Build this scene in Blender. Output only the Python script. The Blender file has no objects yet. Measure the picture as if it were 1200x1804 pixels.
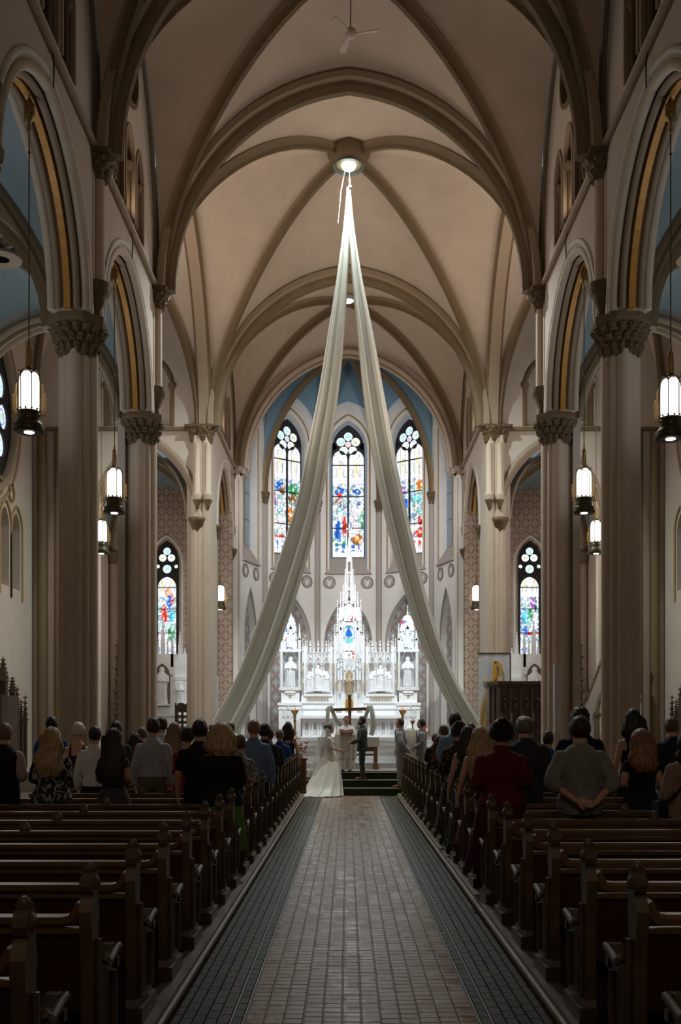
import bpy, bmesh, math, random
import numpy as np
from mathutils import Vector, Matrix
from mathutils.geometry import tessellate_polygon
from math import sin, cos, pi, sqrt, atan2

random.seed(7)
sc = bpy.context.scene
COL = sc.collection

# ------------------------------------------------------------------ camera, world, lights, exposure
EYE = 1.80
FPX = 1754.0
NC = 0.04            # nave axis
AC = 0.087           # axis of the aisle floor
cam_d = bpy.data.cameras.new('camera')
cam = bpy.data.objects.new('camera', cam_d); COL.objects.link(cam)
cam.location = (0, 0, EYE); cam.rotation_euler = (pi/2, 0, 0)
cam_d.sensor_fit = 'VERTICAL'; cam_d.sensor_height = 36.0; cam_d.sensor_width = 24.0
cam_d.lens = FPX/1804*36
cam_d.shift_y = (1280-902)/1804; cam_d.shift_x = -(612-600)/1804
cam_d.clip_end = 300; cam_d.clip_start = 0.05
sc.camera = cam
sc.view_settings.view_transform = 'Standard'
sc.view_settings.look = 'None'
sc.view_settings.gamma = 1.0
sc.view_settings.exposure = 0.0
sc.view_settings.use_curve_mapping = False
w = bpy.data.worlds.new('sky'); sc.world = w; w.use_nodes = True
w.node_tree.nodes['Background'].inputs[0].default_value = (0.55, 0.65, 0.8, 1)
w.node_tree.nodes['Background'].inputs[1].default_value = 0.3

def light(name, kind, loc, energy, color, target=None, size=1.0, size_y=None, spot=60, blend=0.5):
    d = bpy.data.lights.new(name, kind); d.energy = energy; d.color = color
    if kind == 'AREA':
        d.shape = 'RECTANGLE' if size_y else 'DISK'; d.size = size
        if size_y: d.size_y = size_y
    elif kind == 'SPOT':
        d.spot_size = math.radians(spot); d.spot_blend = blend; d.shadow_soft_size = size
    else: d.shadow_soft_size = size
    o = bpy.data.objects.new(name, d); COL.objects.link(o); o.location = loc
    if target is not None:
        o.rotation_euler = (Vector(target)-Vector(loc)).to_track_quat('-Z', 'Y').to_euler()
    return o
WARM = (1.0, 0.78, 0.58); COOL = (0.86, 0.94, 1.0); NEUT = (1.0, 0.93, 0.86)
# lamp in the crossing boss and in the chancel boss
light('crossing_lamp_light', 'SPOT', (NC, 27.8, EYE+15.55), 5600, (0.85, 1.0, 1.0), (NC, 27.8, 0), 0.12, spot=120, blend=0.6)
light('chancel_lamp_light', 'SPOT', (NC, 36.3, EYE+15.0), 500, COOL, (NC, 38.0, 2), 0.12, spot=110, blend=0.6)
# sanctuary spotlights fixed behind the chancel arch, aimed at the high altar
for s in (-1, 1):
    light('altar_spotlight', 'SPOT', (NC+s*3.3, 33.2, EYE+8.5), 1700, (0.93, 0.97, 1.0), (NC+s*0.8, 39.8, 3.6), 0.2, spot=56, blend=0.6)
    light('apse_floodlight', 'SPOT', (NC+s*3.6, 33.4, EYE+9.0), 1300, (0.95, 0.97, 1.0), (NC-s*1.0, 44.0, 10.5), 0.3, spot=75, blend=0.8)
# unseen fill light added behind the camera, and general dim nave lighting
light('rear_fill', 'AREA', (NC, -4.8, 10.5), 175, WARM, (NC, 30, 12.0), 5.0)
for s in (-1, 1):
    for yy, e_ in ((28.0, 118), (20.9, 48), (36.3, 75)):     # unseen warm strips added along the cornices to fill vault and drapes
        o_ = light('cornice_fill', 'AREA', (NC+s*4.42, yy, EYE+10.62), e_, (1.0, 0.82, 0.66), None, 5.0 if yy < 25 else 7.0, .15)
        o_.rotation_euler = Matrix(((0, s*.75, s*.66), (1, 0, 0), (0, .66, -.75))).to_euler() if False else (Vector((-s*.75, 0, .66)).to_track_quat('-Z', 'X').to_euler())
    light('transept_daylight', 'AREA', (NC+s*9.6, 28, 9.0), 230, (1.0, 0.95, 0.90), (NC, 28, 6.5), 3.6)
    light('chapel_light', 'POINT', (NC+s*6.9, 34.6, 6.5), 120, NEUT, None, 0.3)
    light('aisle_light', 'AREA', (NC+s*7.2, 15.0, 6.4), 55, (0.82, 0.92, 1.0), (NC+s*7.2, 15.5, 20), 2.5)
    light('front_aisle_light', 'AREA', (NC+s*7.2, 21.0, 6.4), 55, (0.82, 0.92, 1.0), (NC+s*7.2, 21.0, 20), 2.5)

# ------------------------------------------------------------------ helpers
class MB:
    def __init__(self): self.v = []; self.f = []; self.m = []; self.s = []
    def add(self, vs, fs, mi=0, smooth=False):
        b = len(self.v); self.v += [tuple(p) for p in vs]
        for f in fs: self.f.append(tuple(b+i for i in f)); self.m.append(mi); self.s.append(smooth)
    def box(self, lo, hi, mi=0):
        x0, y0, z0 = lo; x1, y1, z1 = hi
        vs = [(x0,y0,z0),(x1,y0,z0),(x1,y1,z0),(x0,y1,z0),(x0,y0,z1),(x1,y0,z1),(x1,y1,z1),(x0,y1,z1)]
        self.add(vs, [(0,3,2,1),(4,5,6,7),(0,1,5,4),(1,2,6,5),(2,3,7,6),(3,0,4,7)], mi)
    def cbox(self, c, s, mi=0):
        self.box([c[i]-s[i]/2 for i in range(3)], [c[i]+s[i]/2 for i in range(3)], mi)
    def lathe(self, prof, c=(0,0,0), n=12, mi=0, smooth=True, rot=0.0, fn=None):
        vs = []; fs = []
        for (r, z) in prof:
            for k in range(n):
                a = 2*pi*k/n+rot
                rr = r if fn is None else fn(r, z, a)
                vs.append((c[0]+rr*cos(a), c[1]+rr*sin(a), c[2]+z))
        m = len(prof)
        for i in range(m-1):
            for k in range(n):
                fs.append((i*n+k, i*n+(k+1)%n, (i+1)*n+(k+1)%n, (i+1)*n+k))
        self.add(vs, fs, mi, smooth)
        self.add([vs[k] for k in range(n)], [tuple(range(n-1, -1, -1))], mi)
        self.add([vs[(m-1)*n+k] for k in range(n)], [tuple(range(n))], mi)
    def tube(self, path, r, n=8, mi=0, smooth=True, closed=False, rfn=None):
        P = [Vector(p) for p in path]; m = len(P); vs = []; fs = []
        up = Vector((0,0,1))
        last = None
        for i, p in enumerate(P):
            if closed: t = P[(i+1) % m]-P[i-1]
            else: t = P[min(i+1, m-1)]-P[max(i-1, 0)]
            if t.length < 1e-9: t = Vector((0,0,1))
            t.normalize()
            if last is None:
                a = t.cross(up)
                if a.length < 1e-3: a = t.cross(Vector((0,1,0)))
                a.normalize()
            else:
                a = last - t*last.dot(t)
                if a.length < 1e-6: a = t.cross(up)
                a.normalize()
            last = a; b = t.cross(a)
            rr = r if rfn is None else rfn(i/(m-1 if m > 1 else 1))
            for k in range(n):
                an = 2*pi*k/n
                vs.append(p+a*(rr*cos(an))+b*(rr*sin(an)))
        for i in range(m if closed else m-1):
            j = (i+1) % m
            for k in range(n):
                fs.append((i*n+k, i*n+(k+1)%n, j*n+(k+1)%n, j*n+k))
        self.add(vs, fs, mi, smooth)
        if not closed:
            self.add(vs[:n], [tuple(range(n-1, -1, -1))], mi); self.add(vs[-n:], [tuple(range(n))], mi)
    def sweep(self, path, N, prof, mi=0, smooth=False, closed=False, mfn=None):
        """planar path with plane normal N; prof = [(side, down)]"""
        P = [Vector(p) for p in path]; m = len(P); N = Vector(N).normalized(); vs = []; fs = []; n = len(prof)
        if not closed and m > 12 and (P[m//2+1]-P[m//2-1]).cross(N).z > 0: N = -N
        for i, p in enumerate(P):
            t = (P[(i+1) % m]-P[i-1]) if closed else (P[min(i+1, m-1)]-P[max(i-1, 0)])
            t.normalize(); D = t.cross(N)
            for (a, b) in prof: vs.append(p+N*a+D*b)
        for i in range(m if closed else m-1):
            j = (i+1) % m
            for k in range(n): fs.append((i*n+k, j*n+k, j*n+(k+1)%n, i*n+(k+1)%n))
        if mfn is None: self.add(vs, fs, mi, smooth)
        else:
            b = len(self.v); self.v += [tuple(p) for p in vs]
            for q, f in enumerate(fs): self.f.append(tuple(b+i for i in f)); self.m.append(mfn[q % n]); self.s.append(smooth)
        if not closed:
            self.add(vs[:n], [tuple(range(n))], mi if mfn is None else mfn[0]); self.add(vs[-n:], [tuple(range(n-1, -1, -1))], mi if mfn is None else mfn[0])
    def plate(self, loops, d0, d1, O=(0,0,0), U=(1,0,0), V=(0,0,1), mi=0, mside=None):
        """loops of (u,v): first outer then holes; extruded along U x V from d0 to d1"""
        O, U, V = Vector(O), Vector(U).normalized(), Vector(V).normalized(); W = U.cross(V)
        flat = [p for lp in loops for p in lp]
        tris = tessellate_polygon([[Vector((p[0], p[1], 0)) for p in lp] for lp in loops])
        n = len(flat)
        vs = [O+U*p[0]+V*p[1]+W*d0 for p in flat]+[O+U*p[0]+V*p[1]+W*d1 for p in flat]
        fs = [tuple(t) for t in tris]+[tuple(n+i for i in reversed(t)) for t in tris]
        self.add(vs, fs, mi)
        b = 0; side = []
        for lp in loops:
            k = len(lp)
            for i in range(k): side.append((b+i, b+(i+1)%k, n+b+(i+1)%k, n+b+i))
            b += k
        self.add(vs, side, mi if mside is None else mside)
    def sphere(self, c, r, n=8, m=6, mi=0, sc3=(1,1,1)):
        vs = []; fs = []
        for i in range(m+1):
            th = pi*i/m
            for k in range(n):
                a = 2*pi*k/n
                vs.append((c[0]+r*sc3[0]*sin(th)*cos(a), c[1]+r*sc3[1]*sin(th)*sin(a), c[2]-r*sc3[2]*cos(th)))
        for i in range(m):
            for k in range(n): fs.append((i*n+k, i*n+(k+1)%n, (i+1)*n+(k+1)%n, (i+1)*n+k))
        self.add(vs, fs, mi, True)
    def data(self, name, mats):
        me = bpy.data.meshes.new(name); me.from_pydata(self.v, [], self.f)
        for m in (mats if isinstance(mats, (list, tuple)) else [mats]): me.materials.append(m)
        me.polygons.foreach_set('material_index', self.m)
        me.polygons.foreach_set('use_smooth', self.s)
        me.update()
        return me
    def build(self, name, mats, parent=None, loc=None, rz=0, recalc=False):
        me = self.data(name, mats)
        if recalc:
            bm = bmesh.new(); bm.from_mesh(me); bmesh.ops.recalc_face_normals(bm, faces=bm.faces); bm.to_mesh(me); bm.free()
        return inst(name, me, parent, loc, rz)

def inst(name, me, parent=None, loc=None, rz=0, scale=None):
    o = bpy.data.objects.new(name, me); COL.objects.link(o)
    if parent is not None: o.parent = parent
    if loc is not None: o.location = loc
    if rz: o.rotation_euler = (0, 0, rz)
    if scale is not None: o.scale = scale
    return o
def empty(name, loc=(0,0,0), rz=0, parent=None):
    o = bpy.data.objects.new(name, None); COL.objects.link(o); o.location = loc; o.rotation_euler = (0,0,rz); o.empty_display_size = .1
    if parent is not None: o.parent = parent
    return o
def tag(o, label=None, cat=None, group=None, kind=None):
    if label: o['label'] = label
    if cat: o['category'] = cat
    if group: o['group'] = group
    if kind: o['kind'] = kind
    return o
def thing(name, label, cat, loc=(0,0,0), rz=0, group=None):
    return tag(empty(name, loc, rz), label, cat, group)
def copy_tree(o, parent=None):
    c = o.copy(); COL.objects.link(c); c.parent = parent
    if 'label' in c and parent is None: pass
    for ch in list(KIDS.get(o.name, [])) or [q for q in o.children]: copy_tree(ch, c)
    return c
KIDS = {}

def g(u):
    u = min(1.0, abs(u)); return sqrt(max(0.0, 1.105**2-(u+.105)**2))/1.1
def arch2(c, hw, spring, rise, n=12, bulge=0.0):
    """pointed arch points (u,v) left foot to right foot"""
    R = (hw*hw+rise*rise)/(2*hw); pts = []
    a1 = math.asin(min(1, rise/R)) if hw >= R-1e-9 or True else 0
    a1 = atan2(rise, R-hw) if R > hw else atan2(rise, R-hw)
    L = []
    for i in range(n+1):
        a = a1*i/n
        L.append((hw-R+R*cos(a), R*sin(a)))     # right foot (hw,0) -> apex (0,rise)
    left = [(-x, y) for (x, y) in L]
    allp = left+[p for p in reversed(L[:-1])]
    return [(c+x, spring+y) for (x, y) in allp]
def circ(cx, cy, r, n=20, rev=False):
    p = [(cx+r*cos(2*pi*i/n), cy+r*sin(2*pi*i/n)) for i in range(n)]
    return p[::-1] if rev else p

# ------------------------------------------------------------------ materials
def mat(name, col, rough=.6, metal=0, var=0.0, vscale=6.0, bump=0.0, bscale=60.0, spec=.5, emit=None, estr=0, sheen=0):
    m = bpy.data.materials.new(name); m.use_nodes = True; nt = m.node_tree; b = nt.nodes['Principled BSDF']
    b.inputs['Base Color'].default_value = (*col, 1); b.inputs['Roughness'].default_value = rough
    b.inputs['Metallic'].default_value = metal; b.inputs['Specular IOR Level'].default_value = spec
    if var > 0:
        tc = nt.nodes.new('ShaderNodeTexCoord'); nz = nt.nodes.new('ShaderNodeTexNoise'); nz.inputs['Scale'].default_value = vscale
        nz.inputs['Detail'].default_value = 4
        nt.links.new(tc.outputs['Object'], nz.inputs['Vector'])
        r = nt.nodes.new('ShaderNodeMapRange'); r.inputs['To Min'].default_value = 1-var; r.inputs['To Max'].default_value = 1+var
        r.inputs['From Min'].default_value = .3; r.inputs['From Max'].default_value = .7
        nt.links.new(nz.outputs['Fac'], r.inputs['Value'])
        mx = nt.nodes.new('ShaderNodeVectorMath'); mx.operation = 'SCALE'; mx.inputs[0].default_value = col
        nt.links.new(r.outputs[0], mx.inputs['Scale']); nt.links.new(mx.outputs[0], b.inputs['Base Color'])
    if bump > 0:
        tc = nt.nodes.new('ShaderNodeTexCoord'); nz = nt.nodes.new('ShaderNodeTexNoise'); nz.inputs['Scale'].default_value = bscale
        nt.links.new(tc.outputs['Object'], nz.inputs['Vector'])
        bp = nt.nodes.new('ShaderNodeBump'); bp.inputs['Strength'].default_value = bump; bp.inputs['Distance'].default_value = .02
        nt.links.new(nz.outputs['Fac'], bp.inputs['Height']); nt.links.new(bp.outputs[0], b.inputs['Normal'])
    if emit is not None:
        b.inputs['Emission Color'].default_value = (*emit, 1); b.inputs['Emission Strength'].default_value = estr
    return m
def vmath(nt, op, a, b=None):
    n = nt.nodes.new('ShaderNodeMath'); n.operation = op
    for i, x in enumerate((a, b)):
        if x is None: continue
        if isinstance(x, (int, float)): n.inputs[i].default_value = x
        else: nt.links.new(x, n.inputs[i])
    return n.outputs[0]
def mixc(nt, fac, a, b):
    n = nt.nodes.new('ShaderNodeMix'); n.data_type = 'RGBA'
    nt.links.new(fac, n.inputs[0])
    for i, x in ((6, a), (7, b)):
        if isinstance(x, tuple): n.inputs[i].default_value = (*x, 1)
        else: nt.links.new(x, n.inputs[i])
    return n.outputs[2]
def coords(nt, which='Object'):
    tc = nt.nodes.new('ShaderNodeTexCoord'); sp = nt.nodes.new('ShaderNodeSeparateXYZ')
    nt.links.new(tc.outputs[which], sp.inputs[0]); return tc, sp

M = {}
M['plaster'] = mat('vault_plaster', (.45, .36, .285), .9, var=.05, vscale=1.5, bump=.05, bscale=30, spec=.2)
M['wall'] = mat('wall_plaster', (.50, .425, .355), .85, var=.05, vscale=1.2, bump=.04, bscale=30, spec=.2)
M['wallw'] = mat('apse_plaster', (.72, .69, .65), .85, var=.04, vscale=1.5, bump=.05, bscale=30, spec=.2)
M['pier'] = mat('pier_stone', (.50, .395, .30), .7, var=.05, vscale=2.0, bump=.04, bscale=30, spec=.3)
M['pierl'] = mat('pier_stone_light', (.60, .55, .50), .65, var=.04, vscale=2.0, spec=.3)
M['rib'] = mat('rib_brown', (.155, .105, .055), .7, var=.08, vscale=3, spec=.3)
M['ribd'] = mat('rib_dark', (.115, .078, .04), .7, spec=.3)
M['ribl'] = mat('rib_tan', (.29, .215, .145), .7, spec=.3)
M['gold'] = mat('gold_paint', (.55, .26, .055), .5, metal=.2, var=.1)
M['goldd'] = mat('gold_line_paint', (.34, .21, .085), .5, metal=.2)
M['capital'] = mat('capital_bronze_paint', (.12, .078, .034), .55, metal=.25, var=.3, vscale=18, bump=.5, bscale=45)
M['blue'] = mat('blue_vault_paint', (.21, .33, .41), .9, var=.05, vscale=1.5, spec=.2)
M['bluea'] = mat('aisle_blue_paint', (.235, .28, .295), .9, var=.05, vscale=1.5, spec=.2)
M['dark'] = mat('dark_recess', (.05, .042, .035), .9)
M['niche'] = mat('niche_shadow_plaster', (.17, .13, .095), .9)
M['sill'] = mat('sill_stone', (.36, .315, .28), .8)
M['lead'] = mat('dark_tracery', (.012, .012, .014), .6)
M['marble'] = mat('white_marble', (.86, .88, .90), .4, var=.04, vscale=5, spec=.5)
M['marbleg'] = mat('grey_marble', (.60, .62, .64), .4, var=.12, vscale=5)
M['brass'] = mat('brass', (.45, .31, .11), .35, metal=.9)
M['bronze'] = mat('dark_bronze', (.075, .06, .03), .45, metal=.7, var=.3, vscale=30)
M['iron'] = mat('black_iron', (.02, .018, .015), .5, metal=.4)

def stencil(name, ground, line, dot, px, pz, arcs=True, floral=None):
    """painted diaper pattern on the wall; object coordinates, u = x+y direction given by node"""
    m = bpy.data.materials.new(name); m.use_nodes = True; nt = m.node_tree; b = nt.nodes['Principled BSDF']
    b.inputs['Roughness'].default_value = .85; b.inputs['Specular IOR Level'].default_value = .2
    uv = nt.nodes.new('ShaderNodeUVMap'); sp = nt.nodes.new('ShaderNodeSeparateXYZ'); nt.links.new(uv.outputs[0], sp.inputs[0])
    x = vmath(nt, 'DIVIDE', sp.outputs[0], px); z = vmath(nt, 'DIVIDE', sp.outputs[1], pz)
    a = vmath(nt, 'FRACT', vmath(nt, 'ADD', x, z)); c = vmath(nt, 'FRACT', vmath(nt, 'SUBTRACT', x, z))
    da = vmath(nt, 'ABSOLUTE', vmath(nt, 'SUBTRACT', a, .5)); dc = vmath(nt, 'ABSOLUTE', vmath(nt, 'SUBTRACT', c, .5))
    # a,c in [0,1]; lattice lines where da or dc near 0 ; nodes where both near 0
    if arcs:
        la = vmath(nt, 'LESS_THAN', vmath(nt, 'ABSOLUTE', vmath(nt, 'SUBTRACT', da, vmath(nt, 'MULTIPLY', vmath(nt, 'SUBTRACT', dc, .12), .16))), .036)
        lc = vmath(nt, 'LESS_THAN', vmath(nt, 'ABSOLUTE', vmath(nt, 'SUBTRACT', dc, vmath(nt, 'MULTIPLY', vmath(nt, 'SUBTRACT', da, .12), .16))), .036)
        la = vmath(nt, 'MULTIPLY', la, vmath(nt, 'GREATER_THAN', dc, .09)); lc = vmath(nt, 'MULTIPLY', lc, vmath(nt, 'GREATER_THAN', da, .09))
        line_f = vmath(nt, 'MAXIMUM', la, lc)
        dot_f = vmath(nt, 'MAXIMUM', vmath(nt, 'MULTIPLY', vmath(nt, 'LESS_THAN', da, .03), vmath(nt, 'LESS_THAN', dc, .10)),
                      vmath(nt, 'MULTIPLY', vmath(nt, 'LESS_THAN', dc, .03), vmath(nt, 'LESS_THAN', da, .10)))
    else:
        la = vmath(nt, 'LESS_THAN', da, .13); lc = vmath(nt, 'LESS_THAN', dc, .13)
        line_f = vmath(nt, 'MAXIMUM', la, lc)
        s1 = vmath(nt, 'GREATER_THAN', vmath(nt, 'SINE', vmath(nt, 'MULTIPLY', vmath(nt, 'ADD', x, z), 2*pi*6)), 0.0)
        s2 = vmath(nt, 'GREATER_THAN', vmath(nt, 'SINE', vmath(nt, 'MULTIPLY', vmath(nt, 'SUBTRACT', x, z), 2*pi*6)), 0.0)
        ck = vmath(nt, 'ABSOLUTE', vmath(nt, 'SUBTRACT', s1, s2))
        line_f = vmath(nt, 'MULTIPLY', line_f, vmath(nt, 'MAXIMUM', ck, .25))
        r2 = vmath(nt, 'ADD', vmath(nt, 'MULTIPLY', vmath(nt, 'SUBTRACT', da, .5), vmath(nt, 'SUBTRACT', da, .5)), vmath(nt, 'MULTIPLY', vmath(nt, 'SUBTRACT', dc, .5), vmath(nt, 'SUBTRACT', dc, .5)))
        dot_f = vmath(nt, 'LESS_THAN', r2, .006)
        dd = vmath(nt, 'MULTIPLY', vmath(nt, 'LESS_THAN', vmath(nt, 'ABSOLUTE', vmath(nt, 'SUBTRACT', da, .13)), .03), vmath(nt, 'LESS_THAN', vmath(nt, 'ABSOLUTE', vmath(nt, 'SUBTRACT', dc, .13)), .03))
        dot_f = vmath(nt, 'MAXIMUM', dot_f, dd)
    c1 = mixc(nt, line_f, ground, line); c2 = mixc(nt, dot_f, c1, dot)
    nt.links.new(c2, b.inputs['Base Color'])
    return m
M['diaper'] = stencil('chapel_diaper_paint', (.39, .325, .265), (.27, .095, .065), (.55, .42, .25), .36, .49)
M['diaperb'] = stencil('apse_diaper_paint', (.33, .36, .36), (.30, .12, .07), (.78, .70, .55), .58, .62, arcs=False)
M['borderp'] = stencil('border_diaper_paint', (.62, .54, .45), (.42, .15, .09), (.62, .40, .12), .26, .40)

def uvplate(mb_obj, O, U, V):
    """planar UVs in metres from a frame"""
    me = mb_obj.data; uvl = me.uv_layers.new(name='UVMap'); O, U, V = Vector(O), Vector(U).normalized(), Vector(V).normalized()
    for l in me.loops:
        p = me.vertices[l.vertex_index].co-O; uvl.data[l.index].uv = (p.dot(U), p.dot(V))
    return mb_obj

# ------------------------------------------------------------------ stained glass
def glassmat():
    m = bpy.data.materials.new('stained_glass'); m.use_nodes = True; nt = m.node_tree
    for n in list(nt.nodes): nt.nodes.remove(n)
    out = nt.nodes.new('ShaderNodeOutputMaterial'); e = nt.nodes.new('ShaderNodeEmission')
    at = nt.nodes.new('ShaderNodeVertexColor'); at.layer_name = 'glass'
    e.inputs['Strength'].default_value = 1.25
    nt.links.new(at.outputs[0], e.inputs[0]); nt.links.new(e.outputs[0], out.inputs[0]); return m
M['glass'] = glassmat()
M['glass2'] = mat('grey_leaded_glass', (.12, .15, .17), .3, var=.3, vscale=8, emit=(.16, .21, .25), estr=.35)

def hsh(ix, iy, s):
    n = np.sin(ix*127.1+iy*311.7+s*74.7)*43758.5453; return n-np.floor(n)
def voro(u, v, s, seed):
    """voronoi: returns cell rand (3) and edge flag"""
    x = u*s; y = v*s; ix = np.floor(x); iy = np.floor(y)
    d1 = np.full(u.shape, 9.); d2 = np.full(u.shape, 9.); c = [np.zeros(u.shape) for _ in range(3)]
    for a in (-1, 0, 1):
        for b in (-1, 0, 1):
            jx = ix+a; jy = iy+b
            px = jx+hsh(jx, jy, seed); py = jy+hsh(jx, jy, seed+1)
            d = (px-x)**2+(py-y)**2
            n = d < d1
            d2 = np.where(n, d1, np.minimum(d2, d)); d1 = np.where(n, d, d1)
            for k in range(3): c[k] = np.where(n, hsh(jx, jy, seed+2+k), c[k])
    return c, np.sqrt(d2)-np.sqrt(d1) < .12, None
WHITE = np.array([.95, 1.0, 1.08])
PAL = {'r': (.75,.06,.04), 'b': (.03,.16,.68), 'c': (.12,.62,.85), 'g': (.08,.38,.16), 'y': (.95,.70,.16), 'o': (.85,.28,.05), 'p': (.42,.14,.50), 'n': (.28,.15,.06), 'w': (1,1,1.06), 'k': (.02,.03,.05), 't': (.25,.72,.70), 'l': (.75,.85,1.0), 's': (.95,.82,.7)}
def paint(u, v, spec, seed):
    """u in [-1,1] across window, v in [0,1] up the lights; spec = list of (cu,cv,ru,rv,key)"""
    c, edge, _ = voro(u, v*6, 6.5, seed)
    col = np.zeros(u.shape+(3,)); col[:] = WHITE
    mid = (v > .15) & (v < .70)
    vq = (v-.16)/1.25+.15
    tint = c[0]
    keys = ['c', 'l', 't', 'w', 's', 'g', 'w', 'b', 'l', 'w']
    for i, k in enumerate(keys):
        m_ = mid & (tint > i/len(keys)) & (tint <= (i+1)/len(keys)); col[m_] = np.array(PAL[k])*.8+WHITE*.2
    for (cu, cv, ru, rv, k) in spec:
        wob = 1+.25*np.sin(9*u+13*v*6+seed)
        m_ = ((u-cu)/ru)**2+((vq-cv)/rv)**2 < wob
        cc = np.array(PAL[k]); sh = .55+.9*c[1][m_]
        col[m_] = cc*sh[:, None]+WHITE*(.55*(c[2][m_] > .72))[:, None]
    # canopy work in the upper lights
    up = v > .71
    cu_ = np.abs(np.abs(u)-.5)
    gb = up & (np.abs(cu_*.45-(.90-v)*.35) < .012) & (v > .76) & (v < .92); col[gb] = PAL['y']
    pl = up & (v < .84) & (v > .75) & (np.abs(np.abs(cu_-.22)) < .05); col[pl] = np.array(PAL['l'])*.7
    c2, e2, _ = voro(u, v*6, 11, seed+9)
    sp = up & (c2[0] > .86); col[sp] = np.array(PAL['s'])*.9
    # bottom lettering-like ornament knots
    lo = (v < .12) & (v > .045) & (np.abs(cu_-.2) < .13) & (c2[1] > .45); col[lo] = PAL['b'] if seed != 33 else PAL['r']
    e = edge & mid; col[e] *= .35
    fine = (c2[2] > .93); col[fine] *= .6
    return col
def grid_pane(name, u0, u1, v0, v1, frame, colfn, step=.03, parent=None, clip=None):
    """pane grid in window plane, colours by colfn(u,v) in metres"""
    O, U, V = [Vector(q) for q in frame]
    nu = max(2, int((u1-u0)/step)+1); nv = max(2, int((v1-v0)/step)+1)
    us = np.linspace(u0, u1, nu); vs = np.linspace(v0, v1, nv)
    UU, VV = np.meshgrid(us, vs)
    col = colfn(UU, VV)
    P = (np.array(O)[None, None]+UU[..., None]*np.array(U)+VV[..., None]*np.array(V)).reshape(-1, 3)
    fs = []
    for j in range(nv-1):
        for i in range(nu-1):
            if clip and not clip((us[i]+us[i+1])/2, (vs[j]+vs[j+1])/2): continue
            a = j*nu+i; fs.append((a, a+1, a+1+nu, a+nu))
    me = bpy.data.meshes.new(name); me.from_pydata(P.tolist(), [], fs); me.materials.append(M['glass'])
    ca = me.color_attributes.new('glass', 'FLOAT_COLOR', 'POINT')
    cc = np.ones((nu*nv, 4)); cc[:, :3] = np.clip(col.reshape(-1, 3), 0, None)
    ca.data.foreach_set('color', cc.ravel())
    return inst(name, me, parent)
def disc_pane(name, cu, cv, r, frame, key, seed, parent=None, ring=None):
    O, U, V = [Vector(q) for q in frame]; nr, na = 7, 20
    vs = [O+U*cu+V*cv]; cols = [PAL['y'] if key != 'p' else PAL['p']]; fs = []
    rs = random.Random(seed)
    for i in range(1, nr+1):
        for k in range(na):
            a = 2*pi*k/na; rr = r*i/nr
            vs.append(O+U*(cu+rr*cos(a))+V*(cv+rr*sin(a)))
            if i == 4: c = PAL[key]
            elif i <= 2: c = PAL['y'] if rs.random() < .5 else PAL['c']
            elif i == 3: c = PAL[rs.choice('lwclw')]
            else: c = tuple(WHITE*rs.uniform(.75, 1))
            cols.append(c)
    for k in range(na): fs.append((0, 1+k, 1+(k+1)%na))
    for i in range(nr-1):
        for k in range(na): fs.append((1+i*na+k, 1+(i+1)*na+k, 1+(i+1)*na+(k+1)%na, 1+i*na+(k+1)%na))
    me = bpy.data.meshes.new(name); me.from_pydata([tuple(p) for p in vs], [], fs); me.materials.append(M['glass'])
    ca = me.color_attributes.new('glass', 'FLOAT_COLOR', 'POINT')
    for i, c in enumerate(cols): ca.data[i].color = (*c, 1)
    return inst(name, me, parent)

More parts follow.
